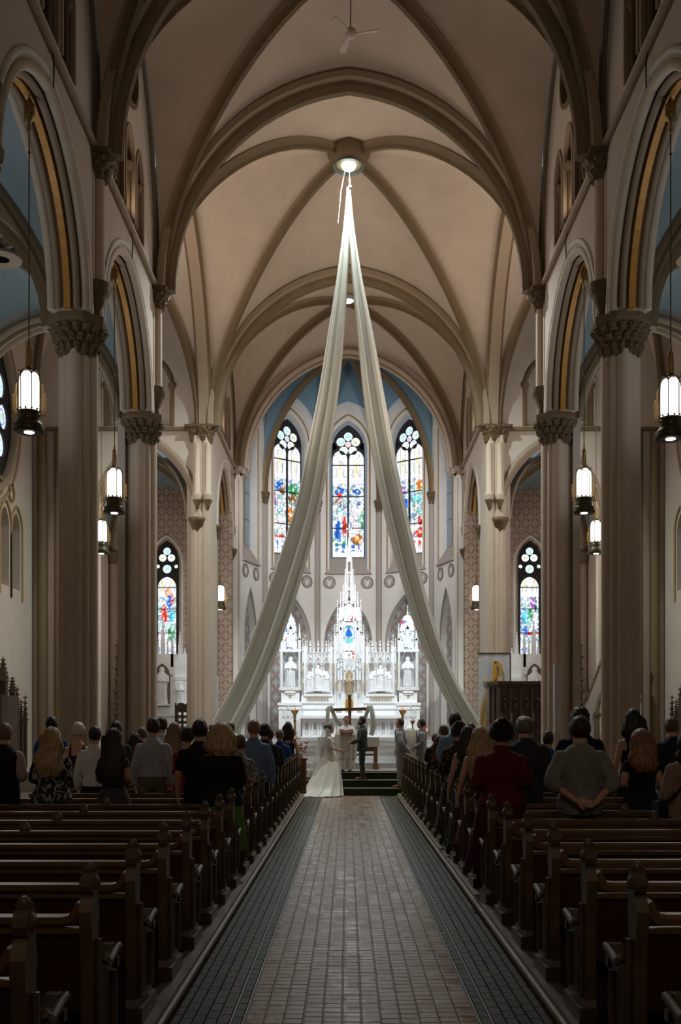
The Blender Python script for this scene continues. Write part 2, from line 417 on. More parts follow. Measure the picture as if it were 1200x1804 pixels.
def win_two_light(name, O, U, hw, zb, zt, spec, seed, parent_label=None):
    """two lights with a five-lobed rosette; O = centre point on plane at z=0"""
    root = empty(name); tag(root, parent_label, None, None, 'structure')
    V = Vector((0,0,1)); U = Vector(U); O = Vector(O); fr = (O, U, V); N = U.cross(V)
    H = zt-zb; rise = hw*1.55; spring = zt-rise
    zl = zb+H*.80                      # top of lights
    outer = [(-hw, zb)]+arch2(0, hw, spring, rise, 10)+[(hw, zb)]
    bar = .055
    lw = hw-bar*1.2
    # tracery plate with holes
    holes = []
    rc = (0, zt-hw*1.18); rr = hw*.285; ro = hw*.47
    lob = [(rc[0]+ro*sin(2*pi*k/5), rc[1]+ro*cos(2*pi*k/5)) for k in range(5)]
    rads = [rr*.97]*5
    for (a, b) in lob: holes.append(circ(a, b, rr*.93, 16))
    holes.append(circ(rc[0], rc[1], ro-rr*.93-.012, 16))
    for sg in (-1, 1):
        c = sg*(hw/2); w2 = hw/2-bar*.8
        holes.append([(c-w2, zb+.02)]+arch2(c, w2, zl-w2*1.1, w2*1.25, 6)+[(c+w2, zb+.02)])
        holes.append([(sg*(hw-.06), zl+.02), (sg*(hw-.06), zl+hw*.62), (sg*hw*.66, zl+hw*.22)])
    p = MB(); p.plate([outer]+holes, -.05, .05, O, U, V)
    p.build('tracery', M['lead'], root)
    # glass
    def cf(uu, vv): return paint(uu/hw, (vv-zb)/(zl-zb), spec, seed)
    cuts = [zb, zb+(zl-zb)*.277, zb+(zl-zb)*.575, zb+(zl-zb)*.87, zl+.15]
    for sg in (-1, 1):
        c = sg*(hw/2)
        for i in range(4):
            grid_pane('pane', c-hw/2+.02, c+hw/2-.02, cuts[i]+.015, cuts[i+1]-.015, (O-N*.0, U, V), cf, .032, root)
        t = MB()
        t.plate([[(sg*(hw-.05), zl+.01), (sg*(hw-.05), zl+hw*.64), (sg*hw*.62, zl+hw*.21)]], -.01, .01, O, U, V)
        q = t.build('pane', M['glass'], root); ca = q.data.color_attributes.new('glass', 'FLOAT_COLOR', 'POINT')
        for d in ca.data: d.color = (.8, .95, 1.05, 1)
    for k, (a, b) in enumerate(lob): disc_pane('pane', a, b, rr*.97, fr, 'cyltc'[k] if seed != 33 else 'clplc'[k], seed+k, root)
    disc_pane('pane', rc[0], rc[1], ro-rr+.02, fr, 'r' if seed == 11 else 'p', seed+9, root)
    b = MB()
    for i in (1, 2, 3): b.plate([[(-hw, cuts[i]-.02), (hw, cuts[i]-.02), (hw, cuts[i]+.02), (-hw, cuts[i]+.02)]], -.06, .06, O, U, V)
    for sg in (-1, 1):      # fine lead lines
        for k in (.33, .66):
            u = sg*hw*k; b.plate([[(u-.004, zb), (u+.004, zb), (u+.004, zl), (u-.004, zl)]], -.012, .012, O, U, V)
    b.build('saddle_bar', M['lead'], root)
    return root

# ------------------------------------------------------------------ setting : positions
W = 4.5; FACE = 4.62; BACK = 5.28
PY = [-4.3, 1.3, 6.9, 12.5, 18.1, 23.7]     # nave piers
Y3, Y4 = 32.2, 40.1
TOP = EYE+17.0
SP = EYE+7.35       # arcade arch spring
XE = 10.2; XA = 9.4; YC = 39.2              # transept end, aisle wall, chapel back

ceiling = tag(empty('ceiling'), 'ribbed gothic plaster vault over the nave, crossing and chancel', None, None, 'structure')
RIBP = [(-.13, -.03), (-.13, .08), (-.075, .15), (-.055, .24), (.055, .24), (.075, .15), (.13, .08), (.13, -.03)]
RIBM = [1, 0, 0, 2, 0, 0, 1, 1]
BIGP = [(-.27, -.03), (-.27, .12), (-.17, .16), (-.15, .26), (-.08, .38), (.08, .38), (.15, .26), (.17, .16), (.27, .12), (.27, -.03)]
BIGM = [1, 1, 0, 0, 2, 0, 0, 1, 1, 1]
RM = [M['rib'], M['ribl'], M['ribd']]
def vault(x0, x1, y0, y1, s0, s1, a0, a1, dome, web, nribs=1, parent=None, n=18, rscale=1.0, edges=(True, True), walls=True, boss=True, wall_lift=0.0):
    cx, cy = (x0+x1)/2, (y0+y1)/2; hx, hy = (x1-x0)/2, (y1-y0)/2
    def z(u, v):
        t = (v+1)/2; S = s0*(1-t)+s1*t; A = a0*(1-t)+a1*t
        return S+(A-S)*max(g(u), g(v))+dome*(1-u*u)*(1-v*v)
    ks = [sin(pi/2*k/n) for k in range(-n, n+1)]
    vs = [(cx+u*hx, cy+v*hy, z(u, v)) for v in ks for u in ks]; m = len(ks); fs = []
    for j in range(m-1):
        for i in range(m-1):
            a = j*m+i
            if (i < n) == (j < n): fs += [(a, a+1+m, a+1), (a, a+m, a+1+m)]
            else: fs += [(a, a+m, a+1), (a+1, a+m, a+1+m)]
    mb = MB(); mb.add(vs, fs, 0, False); mb.build('vault_web', web, parent)
    P = [(a*rscale, b*rscale) for a, b in RIBP]
    for sg in (-1, 1):
        path = [(cx+u*hx, cy+sg*u*hy, z(u, sg*u)) for u in ks]
        N = Vector((hy, -sg*hx, 0)).normalized()
        mb = MB(); mb.sweep(path, N*1, P, mfn=RIBM); o = mb.build('diagonal_rib', RM, parent, recalc=True)
    return z
def trans_arch(x0, x1, y, s, a, parent, big=True, n=18, sc_=1.0, name='transverse_rib'):
    cx, hx = (x0+x1)/2, (x1-x0)/2
    path = [(cx+sin(pi/2*k/n)*hx, y, s+(a-s)*g(sin(pi/2*k/n))) for k in range(-n, n+1)]
    P = BIGP if big else RIBP; P = [(p*sc_, q*sc_) for p, q in P]
    mb = MB(); mb.sweep(path, (0, 1, 0), [(p, -q) for p, q in P] if False else P, mfn=BIGM if big else RIBM)
    return mb.build(name, RM, parent, recalc=True)
def wall_rib(x, y0, y1, s0, s1, a, parent, n=16, r=.06, matl='rib'):
    cy, hy = (y0+y1)/2, (y1-y0)/2; path = []
    for k in range(-n, n+1):
        v = sin(pi/2*k/n); t = (v+1)/2; S = s0*(1-t)+s1*t; path.append((x, cy+v*hy, S+(a-S)*g(v)))
    mb = MB(); mb.tube(path, r, 6); return mb.build('wall_rib', M[matl], parent)

SV, AV = EYE+10.35, EYE+15.45     # nave vault spring / apex of transverse arches
S3, A3 = EYE+9.72, EYE+14.75
S4, A4 = EYE+10.5, EYE+15.35
# nave bays
for i in range(len(PY)-1):
    vault(NC-W, NC+W, PY[i], PY[i+1], SV, SV, AV, AV, .75, M['plaster'], parent=ceiling)
for y in PY[1:]: trans_arch(NC-W, NC+W, y, SV, AV, ceiling)
vault(NC-W, NC+W, PY[-1], Y3, SV, S3, AV, A3, 1.05, M['plaster'], parent=ceiling)
trans_arch(NC-W, NC+W, Y3, S3, A3, ceiling)
vault(NC-W, NC+W, Y3, Y4, S3, S4, A3, A4, .45, M['plaster'], parent=ceiling)
for s in (-1, 1):
    x = NC+s*(FACE-.02)
    for i in range(len(PY)-1): wall_rib(x-s*.0, PY[i], PY[i+1], SV, SV, AV, ceiling)
    wall_rib(NC+s*W, PY[-1], Y3, SV, S3, AV, ceiling, r=.12)
    wall_rib(x, Y3, Y4, S3, S4, AV, ceiling)
    # strip of web between the vault edge and the wall face is closed by the wall rib; transept vaults
    xa, xb = sorted((NC+s*W, NC+s*XE))
    xm = NC+s*(W+.30)
    xa, xb = sorted((xm, NC+s*XE))
    vault(xa, xb, PY[-1], Y3, SV, S3, AV, A3, .3, M['plaster'], parent=ceiling, n=14, rscale=.9)
    pth = []
    for k in range(-16, 17):
        v = sin(pi/2*k/16); t_ = (v+1)/2; S_ = SV*(1-t_)+S3*t_; Aa = AV*(1-t_)+A3*t_; pth.append((NC+s*(W+.15), PY[-1]+(Y3-PY[-1])*t_, S_+(Aa-S_)*g(v)))
    mb = MB(); mb.sweep(pth, (1, 0, 0), [(-.24, -.05), (-.24, .10), (-.16, .20), (.16, .20), (.24, .10), (.24, -.05)], mfn=[1, 0, 1, 0, 1, 1]); mb.build('side_arch_rib', RM, ceiling, recalc=True)

# ------------------------------------------------------------------ walls
def arch_path(c, hw, spring, rise, n=14): return arch2(c, hw, spring, rise, n)
def nave_wall(s, y0, y1, aw, arise, name, clere=True, blank_above=None, spring=SP, ac=None, lo=0.0, low_solid=False):
    """upper nave wall with an arch opening; s = side"""
    root = tag(empty(name), None, None, None, 'structure')
    c = (y0+y1)/2 if ac is None else ac
    O = (NC+s*FACE, 0, 0); U = (0, 1, 0); V = (0, 0, 1)      # UxV = +x
    ar = arch_path(c, aw, spring, arise)
    if low_solid: outer = [(y0, 0), (y0, TOP), (y1, TOP), (y1, 0), (c+aw, 0)]+ar[::-1]+[(c-aw, 0)]
    else: outer = [(y0, spring), (y0, TOP), (y1, TOP), (y1, spring)]+ar[::-1]
    holes = []; zb = EYE+10.75
    if clere:
        lans = [(c-.98, .36, EYE+12.1), (c, .40, EYE+12.1), (c+.98, .36, EYE+12.1)]
        for (lc, lw, lz) in lans: holes.append([(lc-lw, zb)]+arch2(lc, lw, lz-.1, .62, 7)+[(lc+lw, zb)])
        holes.append(circ(c, EYE+13.85, .72, 24))
    a, b = (0, .28) if s > 0 else (-.28, 0)
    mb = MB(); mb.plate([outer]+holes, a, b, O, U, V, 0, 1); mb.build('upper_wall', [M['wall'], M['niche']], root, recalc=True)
    a, b = (.28, BACK-FACE) if s > 0 else (-(BACK-FACE), -.28)
    mb = MB(); mb.plate([outer], a, b, O, U, V, 0); mb.build('wall_core', M['wall'], root, recalc=True)
    if clere:
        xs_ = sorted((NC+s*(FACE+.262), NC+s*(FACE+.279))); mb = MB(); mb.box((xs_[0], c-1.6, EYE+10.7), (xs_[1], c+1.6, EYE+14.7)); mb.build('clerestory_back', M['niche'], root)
    if clere:
        mb = MB()
        for (lc, lw, lz) in lans:
            for sg in (-1, 1):
                xx = NC+s*(FACE+.10); mb.tube([(xx, lc+sg*(lw-.07), zb), (xx, lc+sg*(lw-.07), lz-.2)], .055, 7)
                mb.lathe([(.06, 0), (.10, .10), (.12, .14), (.12, .18)], (xx, lc+sg*(lw-.07), lz-.25), 7)
        mb.build('clerestory_shaft', M['rib'], root)
        mb = MB()
        for (lc, lw, lz) in lans:
            mb.sweep([(NC+s*FACE, u, v) for u, v in [(lc-lw, zb)]+arch2(lc, lw, lz-.1, .62, 7)+[(lc+lw, zb)]], (1, 0, 0), [(-.04, -.05), (-.04, .03), (.04, .03), (.04, -.05)])
        mb.build('lancet_moulding', M['ribl'], root)
        mb = MB()
        mb.sweep([(NC+s*FACE, u, v) for u, v in circ(c, EYE+13.85, .72, 24)], (1, 0, 0), [(-.05, -.05), (-.05, .05), (.05, .05), (.05, -.05)], closed=True)
        mb.build('oculus_moulding', M['rib'], root)
    # string course
    mb = MB(); xx = NC+s*(FACE-.04); mb.tube([(xx, y0, EYE+10.42), (xx, y1, EYE+10.42)], .075, 6); mb.build('string_course', M['ribl'], root)
    return root, c
def arch_trim(root, s, c, aw, arise, spring=SP, gold=True, legs=0.0):
    def P(off, x): return [(x, u, v) for (u, v) in arch_path(c, aw+off, spring, arise+off*1.05)]
    def leg(pts):
        return pts if not legs else [(pts[0][0], pts[0][1], spring-legs)]+pts+[(pts[-1][0], pts[-1][1], spring-legs)]
    xf = NC+s*FACE; xb = NC+s*BACK
    mb = MB(); mb.tube(P(.19, xf), .055, 6); mb.build('hood_moulding', M['pierl'], root)
    for (off, xx, r, m) in ((.02, xf+s*.03, .085, 'pier'), (-.07, xf+s*.17, .060, 'ribl'), (-.07, xb-s*.17, .060, 'ribl'), (.02, xb-s*.03, .085, 'pier')):
        mb = MB(); mb.tube(leg(P(off, xx)), r, 7); mb.build('arch_roll', M[m], root)
    mb = MB(); mb.sweep(P(-.02, (xf+xb)/2), (1, 0, 0), [(-.055, -.05), (-.055, .09), (.055, .09), (.055, -.05)], mi=0)
    mb.build('gilded_soffit_band' if gold else 'soffit_band', M['gold'] if gold else M['ribl'], root, recalc=True)
AW = 2.25; AR = 2.45
side = {-1: 'left', 1: 'right'}
for s in (-1, 1):
    for i in range(len(PY)-1):
        root, c = nave_wall(s, PY[i], PY[i+1], AW, AR, 'wall_%s_nave' % side[s])
        arch_trim(root, s, c, AW, AR)
    root, c = nave_wall(s, Y3+.3, Y4+.25, 2.3, 2.7, 'wall_%s_chancel' % side[s], ac=37.35, spring=EYE+7.05, low_solid=True)
    arch_trim(root, s, 37.35, 2.3, 2.7, spring=EYE+7.05)
    uvplate(root.children[0], (0,0,0), (0,1,0), (0,0,1)) if False else None
    # painted border and capitals on the chancel arch jambs
    for yy in (37.35-2.3, 37.35+2.3):
        mb = MB(); sg = 1 if yy < 37 else -1
        mb.lathe([(.10, 0), (.13, .1), (.18, .22), (.27, .42), (.29, .48), (.29, .56), (0, .56)], (NC+s*(FACE+.12), yy+sg*.02, EYE+6.5), 24, fn=lambda r, z, a: r*(1+.10*abs(sin(5*a+z*9))))
        mb.build('respond_capital', M['capital'], root)
        mb = MB(); mb.tube([(NC+s*(FACE+.10), yy+sg*.02, 1.2), (NC+s*(FACE+.10), yy+sg*.02, EYE+6.55)], .13, 12); mb.build('respond_shaft', M['ribl'], root)
        mb = MB()
        ya, yb = (yy, yy+.012*sg)
        mb.box((min(NC+s*(FACE+.26), NC+s*(BACK-.1)), min(ya, yb), 1.2), (max(NC+s*(FACE+.26), NC+s*(BACK-.1)), max(ya, yb), EYE+6.5))
        o = mb.build('painted_border', M['borderp'], root); uvplate(o, (0,0,0), (1,0,0), (0,0,1))
    # aisle outer wall, transept end wall
    t = tag(empty('wall_%s_aisle' % side[s]), None, None, None, 'structure')
    xa = NC+s*XA
    mb = MB(); mb.box((min(xa, xa+s*.4), -6, 0), (max(xa, xa+s*.4), PY[-1]+.2, EYE+11)); mb.build('aisle_wall', M['wall'], t)
    # aisle vaults and transverse arches
    xi = NC+s*BACK; x0, x1 = sorted((xi, xa))
    for i in range(1, len(PY)-1):
        vault(x0, x1, PY[i], PY[i+1], SP-.1, SP-.1, EYE+9.75, EYE+9.75, .35, M['bluea'], parent=t, n=12, rscale=.75)
        o = trans_arch(x0, x1, PY[i], SP-.1, EYE+9.7, t, True, 12, .8)
        mb = MB(); mb.lathe([(.42, 0), (.42, .06), (.30, .10), (.16, .05), (.16, .0)], (NC+s*7.3, (PY[i]+PY[i+1])/2, EYE+9.80), 20); mb.build('ceiling_roundel', M['ribl'], t)
    # transept west wall with the aisle arch
    t = tag(empty('wall_%s_transept_west' % side[s]), None, None, None, 'structure')
    cc = s*7.3; ar = arch_path(cc, 1.85, SP-.1, 2.35)
    outer = [(s*BACK, 0), (s*BACK, TOP), (s*XE, TOP), (s*XE, 0), (cc+s*1.85, 0)]+(ar[::-1] if s > 0 else ar)+[(cc-s*1.85, 0)]
    mb = MB(); mb.plate([outer], -.25, .25, (NC, PY[-1], 0), (1,0,0), (0,0,1)); mb.build('west_wall', M['wall'], t, recalc=True)
    for yy in (PY[-1]-.27, PY[-1]+.27):
        mb = MB(); mb.tube([(NC+u, yy, v) for u, v in ar], .09, 7); mb.build('arch_roll', M['ribl'], t)
    for yy in (PY[-1]-.15, ):
        mb = MB(); mb.tube([(NC+u, yy, v) for u, v in arch_path(cc, 1.78, SP-.1, 2.28)], .07, 7); mb.build('arch_roll', M['rib'], t)
    # transept end wall : rose and lancets
    t = tag(empty('wall_%s_transept_end' % side[s]), None, None, None, 'structure')
    xe = NC+s*XE; rz, ry, RR = EYE+9.25, 28.0, 2.45
    a, b = (0, .35) if s > 0 else (-.35, 0)
    holes = [circ(ry, rz, RR, 40)]
    lanc = [ry-2.55, ry-1.55, ry-.52, ry+.52, ry+1.55, ry+2.55]
    for k, ly in enumerate(lanc): holes.append([(ly-.36, EYE+4.2)]+arch2(ly, .36, EYE+6.0-abs(k-2.5)*.0, .55, 6)+[(ly+.36, EYE+4.2)])
    mb = MB(); mb.plate([[(PY[-1], 0), (PY[-1], TOP), (Y3, TOP), (Y3, 0)]]+holes, a, b, (xe, 0, 0), (0,1,0), (0,0,1), 0, 0)
    mb.build('end_wall', [M['wall']], t, recalc=True)
    mb = MB(); mb.box((min(xe+s*.3, xe+s*.5), ry-3.2, EYE+3.8), (max(xe+s*.3, xe+s*.5), ry+3.2, EYE+6.8)); mb.build('blind_panel', M['sill'], t)
    mb = MB()
    mb.sweep([(xe, u, v) for u, v in circ(ry, rz, RR+.05, 40)], (1,0,0), [(-.10, -.12), (-.10, .08), (.10, .08), (.10, -.12)], closed=True)
    mb.sweep([(xe, u, v) for u, v in circ(ry, rz, RR+.42, 40)], (1,0,0), [(-.05, -.05), (-.05, .05), (.05, .05), (.05, -.05)], closed=True)
    mb.build('rose_moulding', M['ribl'], t)
    mb = MB()
    for k, ly in enumerate(lanc):
        mb.tube([(xe-s*.02, ly-.50, EYE+3.9), (xe-s*.02, ly-.50, EYE+5.8)]+[(xe-s*.02, u, v) for u, v in arch2(ly, .50, EYE+6.0, .75, 6)]+[(xe-s*.02, ly+.50, EYE+3.9)], .045, 6)
    mb.build('lancet_trim', M['goldd'], t)
    mb = MB()
    for k in range(5):
        yy = (lanc[k]+lanc[k+1])/2
        mb.sweep([(xe, u, v) for u, v in circ(yy, EYE+7.05-.0, .24, 14)], (1,0,0), [(-.05, -.04), (-.05, .04), (.05, .04), (.05, -.04)], closed=True)
    mb.build('tracery_ring', M['goldd'], t)
    # rose window
    wn = tag(empty('window_%d' % (8 if s < 0 else 9)), 'round rose window of blue glass petals in the %s transept' % side[s], None, None, 'structure')
    fr = ((xe+s*.18, 0, 0), (0, 1, 0), (0, 0, 1)); hl = []; pet = []
    for k in range(12):
        a_ = 2*pi*k/12; pet.append((ry+1.75*cos(a_), rz+1.75*sin(a_), .40))
    for k in range(6):
        a_ = 2*pi*(k+.5)/6; pet.append((ry+.86*cos(a_), rz+.86*sin(a_), .36))
    pet.append((ry, rz, .40))
    mb = MB(); mb.plate([circ(ry, rz, RR+.02, 40)]+[circ(a_, b_, r_*.93, 14) for a_, b_, r_ in pet], -.06, .06, *fr); mb.build('tracery', M['lead'], wn)
    for k, (a_, b_, r_) in enumerate(pet):
        disc_pane('pane', a_, b_, r_, fr, 'bcgtbc'[k % 6], 60+k, wn)

# ------------------------------------------------------------------ transept east walls and side chapels
for s in (-1, 1):
    t = tag(empty('wall_%s_transept_east' % side[s]), None, None, None, 'structure')
    cc = s*6.52; hw = 1.60; ar = arch_path(cc, hw, EYE+6.75, 2.5)
    def X_(u): return u
    foot = [(cc+s*hw, 0)]+(ar[::-1] if s > 0 else ar)+[(cc-s*hw, 0)]
    outer = [(s*(FACE+.1), 0), (s*(FACE+.1), TOP), (s*(XE+.2), TOP), (s*(XE+.2), 0)]+foot
    nz = EYE+9.72
    hole = [(s*6.78-1.15, nz)]+arch2(s*6.78, 1.15, EYE+11.0, 1.1, 8)+[(s*6.78+1.15, nz)]
    mb = MB(); mb.plate([outer, hole], 0, .25, (NC, Y3+.25, 0), (1,0,0), (0,0,1)); mb.build('east_wall', M['wall'], t, recalc=True)
    mb = MB(); mb.plate([outer], 0, .2, (NC, Y3+.45, 0), (1,0,0), (0,0,1)); mb.build('wall_core', M['wall'], t, recalc=True)
    mb = MB()
    for sg in (-1, 1):
        mb.tube([(NC+s*6.78+sg*1.08, Y3+.06, nz), (NC+s*6.78+sg*1.08, Y3+.06, EYE+11.0)], .09, 8)
        mb.tube([(NC+s*6.78+sg*.12, Y3+.12, nz), (NC+s*6.78+sg*.12, Y3+.12, EYE+11.2)], .07, 8)
        mb.lathe([(.09, 0), (.15, .12), (.15, .2)], (NC+s*6.78+sg*1.08, Y3+.06, EYE+10.9), 8)
    mb.tube([(NC+u, Y3+.04, v) for u, v in arch2(s*6.78, 1.08, EYE+11.0, 1.05, 8)], .09, 7)
    mb.build('blind_arch_shafts', M['rib'], t)
    mb = MB(); mb.box((min(NC+s*4.75, NC+s*XE), Y3-.10, EYE+9.55), (max(NC+s*4.75, NC+s*XE), Y3+.02, EYE+9.66)); mb.build('string_course', M['rib'], t)
    for off, m, r in ((.10, 'ribl', .08), (-.02, 'ribl', .07)):
        mb = MB(); mb.tube([(NC+u, Y3-.02+(.1 if off < 0 else 0), v) for u, v in arch_path(cc, hw+off, EYE+6.75, 2.5+off)], r, 7); mb.build('arch_roll', M[m], t)
    for sg in (-1, 1):
        xx = NC+cc+sg*(hw+.06)
        mb = MB(); mb.tube([(xx, Y3-.04, 0), (xx, Y3-.04, EYE+6.4)], .12, 10); mb.build('respond_shaft', M['pier'], t)
        mb = MB(); mb.lathe([(.12, 0), (.17, .12), (.26, .34), (.30, .40), (.30, .50), (0, .5)], (xx, Y3-.04, EYE+6.22), 20, fn=lambda r, z, a: r*(1+.10*abs(sin(4*a+z*9)))); mb.build('respond_capital', M['capital'], t)
    # corner shafts beside the outer edge (seen past the first pier)
    mb = MB()
    for dx in (.0, .55): mb.tube([(NC+s*(9.35+dx), Y3-.08, 0), (NC+s*(9.35+dx), Y3-.08, EYE+9.5)], .16, 10)
    mb.build('corner_shaft', M['rib'], t)
    # chapel
    ch = tag(empty('wall_%s_chapel' % side[s]), None, None, None, 'structure')
    xa = NC+s*XA; x0, x1 = sorted((NC+s*BACK, xa))
    cw = -7.15*(-s) if False else s*7.17
    wz0, wz1 = EYE+2.75, EYE+7.35
    hole = [(cw-.50, wz0)]+arch2(cw, .50, wz1-.85, .85, 8)+[(cw+.50, wz0)]
    mb = MB(); mb.plate([[(s*4.6, 0), (s*4.6, EYE+10.5), (s*(XA+.3), EYE+10.5), (s*(XA+.3), 0)], hole], 0, .4, (NC, YC+.4, 0), (1,0,0), (0,0,1))
    o = mb.build('stencilled_wall', M['diaper'], ch, recalc=True); uvplate(o, (NC+s*7.17+.18, 0, 0), (1,0,0), (0,0,1))
    mb = MB(); mb.tube([(NC+u, YC-.02, v) for u, v in [(cw-.62, wz0-.2)]+arch2(cw, .62, wz1-.9, 1.05, 8)+[(cw+.62, wz0-.2)]], .06, 7); mb.build('window_moulding', M['pierl'], ch)
    mb = MB(); mb.box((min(xa, xa+s*.3), Y3+.4, 0), (max(xa, xa+s*.3), YC+.4, EYE+11)); mb.build('chapel_wall', M['wall'], ch)
    mb = MB()
    for dy in (-.62, .62): mb.tube([(xa-s*.02, 35.9+dy, EYE+1.0), (xa-s*.02, 35.9+dy, EYE+6.3)], .05, 6)
    mb.tube([(xa-s*.02, u, v) for u, v in arch2(35.9, .62, EYE+6.3, 1.0, 6)], .05, 6)
    mb.box((min(xa, xa-s*.2), 35.1, EYE+.85), (max(xa, xa-s*.2), 36.7, EYE+1.05)); mb.build('window_trim', M['goldd'], ch)
    for (xx, yy) in ((xa-s*.15, YC-.15),):
        mb = MB(); mb.tube([(xx, yy, 0), (xx, yy, EYE+6.5)], .13, 10); mb.build('corner_shaft', M['ribl'], ch)
        mb = MB(); mb.lathe([(.13, 0), (.2, .2), (.28, .42), (.28, .5), (0, .5)], (xx, yy, EYE+6.35), 18, fn=lambda r, z, a: r*(1+.10*abs(sin(4*a+z*9)))); mb.build('corner_capital', M['capital'], ch)
    vault(x0, x1, Y3+.6, YC+.02, EYE+6.9, EYE+6.9, EYE+9.45, EYE+9.45, .25, M['bluea'], parent=ch, n=12, rscale=.7)
    # chapel window
    n_ = 6 if s < 0 else 7
    wn = tag(empty('window_%d' % n_), 'narrow pointed stained glass window above the %s side altar' % side[s], None, None, 'structure')
    O, U, V = (NC+cw, YC+.2, 0), (1,0,0), (0,0,1)
    zl = wz1-1.35; hl = [[(-.36, wz0+.02), (-.36, zl-.55)]+[(a_, b_) for a_, b_ in arch2(0, .36, zl-.5, .42, 6)]+[(.36, zl-.55), (.36, wz0+.02)]]
    tr = [(0, wz1-.42, .15), (-.17, wz1-.68, .15), (.17, wz1-.68, .15), (-.36, wz1-1.02, .075), (.36, wz1-1.02, .075), (0, wz1-1.12, .17)]
    mb = MB(); mb.plate([[(-.52, wz0)]+arch2(0, .52, wz1-.85, .85, 8)+[(.52, wz0)]]+hl+[circ(a_, b_, r_, 14) for a_, b_, r_ in tr], -.04, .04, O, U, V); mb.build('tracery', M['lead'], wn)
    spec = ([(.1, .62, .30, .05, 'o'), (.35, .55, .35, .06, 'r'), (.2, .50, .2, .10, 'b'), (.5, .4, .3, .05, 'c'), (-.3, .42, .35, .08, 'r'), (.4, .25, .35, .07, 'g'), (-.3, .2, .3, .05, 'w')] if s < 0 else
            [(-.4, .6, .25, .05, 'w'), (.4, .52, .3, .06, 'p'), (.1, .42, .25, .06, 'g'), (-.4, .4, .3, .08, 'c'), (.3, .24, .6, .02, 'r'), (-.5, .26, .25, .05, 'b'), (.5, .35, .25, .08, 'w'), (.6, .5, .12, .08, 'k')])
    def cf(uu, vv): return paint(uu/.40, np.clip((vv-wz0)/(zl-wz0), 0, 1)*.95, spec, 21 if s < 0 else 22)
    cs = [wz0, wz0+.95, wz0+1.9, wz0+2.75, zl+.05]
    for i in range(4): grid_pane('pane', -.40, .40, cs[i]+.012, cs[i+1]-.012, (O, U, V), cf, .03, wn)
    for k, (a_, b_, r_) in enumerate(tr): disc_pane('pane', a_, b_, r_+.01, (Vector(O), U, V), 'cylwct'[k], 80+k, wn)
    mb = MB()
    for z_ in cs[1:4]: mb.plate([[(-.4, z_-.015), (.4, z_-.015), (.4, z_+.015), (-.4, z_+.015)]], -.05, .05, O, U, V)
    mb.build('saddle_bar', M['lead'], wn)

# ------------------------------------------------------------------ piers
def leafcap(mb, c, r0, r1, h, nl=10, n=60, m=14, seed=0):
    rs = random.Random(seed); ph = [rs.uniform(-.25, .25) for _ in range(m+1)]
    vs = []; fs = []
    for i in range(m+1):
        t = i/m
        for k in range(n):
            a = 2*pi*k/n; base = r0+(r1-r0)*(t**1.6)
            tier = (t*3) % 1.0
            lf = abs(sin(nl/2*a+(int(t*3) % 2)*pi/2+ph[i]*.4))
            r = base+(.075*r1/.5)*lf*(.25+tier**.8)*(1.0)-.02+rs.uniform(-.012, .012)
            zz = h*t - (.03 if i == 0 else 0)*lf + .02*lf*sin(6*t)
            vs.append((c[0]+r*cos(a), c[1]+r*sin(a), c[2]+zz))
    for i in range(m):
        for k in range(n): fs.append((i*n+k, i*n+(k+1)%n, (i+1)*n+(k+1)%n, (i+1)*n+k))
    mb.add(vs, fs, 0, False)
    mb.add(vs[-n:], [tuple(range(n))], 0); mb.add(vs[:n], [tuple(range(n-1, -1, -1))], 0)
def foil(r, d, rr, n=72):
    """plan of a clustered pier: 4 shafts radius rr at distance d plus small diagonal ones"""
    pts = []
    for k in range(n):
        a = 2*pi*k/n; best = r
        for j in range(8):
            b = pi/4*j; dd = d if j % 2 == 0 else d*1.12; q = rr if j % 2 == 0 else rr*.48
            # ray-circle intersection
            al = a-b; s_ = dd*sin(al)
            if abs(s_) < q and cos(al) > 0: best = max(best, dd*cos(al)+sqrt(q*q-s_*s_))
        pts.append((best*cos(a), best*sin(a)))
    return pts
def prism(mb, pts, c, z0, z1, mi=0, sc0=1, sc1=1, smooth=False):
    n = len(pts); vs = [(c[0]+x*sc0, c[1]+y*sc0, z0) for x, y in pts]+[(c[0]+x*sc1, c[1]+y*sc1, z1) for x, y in pts]
    mb.add(vs, [(k, (k+1)%n, n+(k+1)%n, n+k) for k in range(n)], mi, smooth)
    mb.add(vs[n:], [tuple(range(n))], mi); mb.add(vs[:n], [tuple(range(n-1, -1, -1))], mi)
FP = foil(.235, .21, .145, 120)
mb = MB(); prism(mb, FP, (0,0), .95, EYE+6.75); ME_SHAFT = mb.data('shaft', [M['pier']])
mb = MB(); prism(mb, FP, (0,0), .80, .98, 0, 1.28, 1.05); prism(mb, [(cos(pi/8+pi/4*k)*.62, sin(pi/8+pi/4*k)*.62) for k in range(8)], (0,0), 0, .8); ME_BASE = mb.data('base', [M['pier']])
mb = MB(); leafcap(mb, (0,0,EYE+6.68), .34, .49, .52, 16, 120, 20, 3)
prism(mb, [(cos(pi/8+pi/4*k)*.55, sin(pi/8+pi/4*k)*.55) for k in range(8)], (0,0), EYE+7.18, EYE+7.26, 1, .95, 1)
prism(mb, [(cos(pi/8+pi/4*k)*.55, sin(pi/8+pi/4*k)*.55) for k in range(8)], (0,0), EYE+7.26, EYE+7.36, 1)
ME_CAP = mb.data('capital', [M['capital'], M['rib']])
TRI = [(-.0, 0.02)]
def tri_shaft(mb, s, z0, z1):
    for (dx, dy, r) in ((.06, 0, .11), (.16, -.17, .075), (.16, .17, .075)):
        mb.tube([(s*dx, dy, z0), (s*dx, dy, z1)], r, 10)
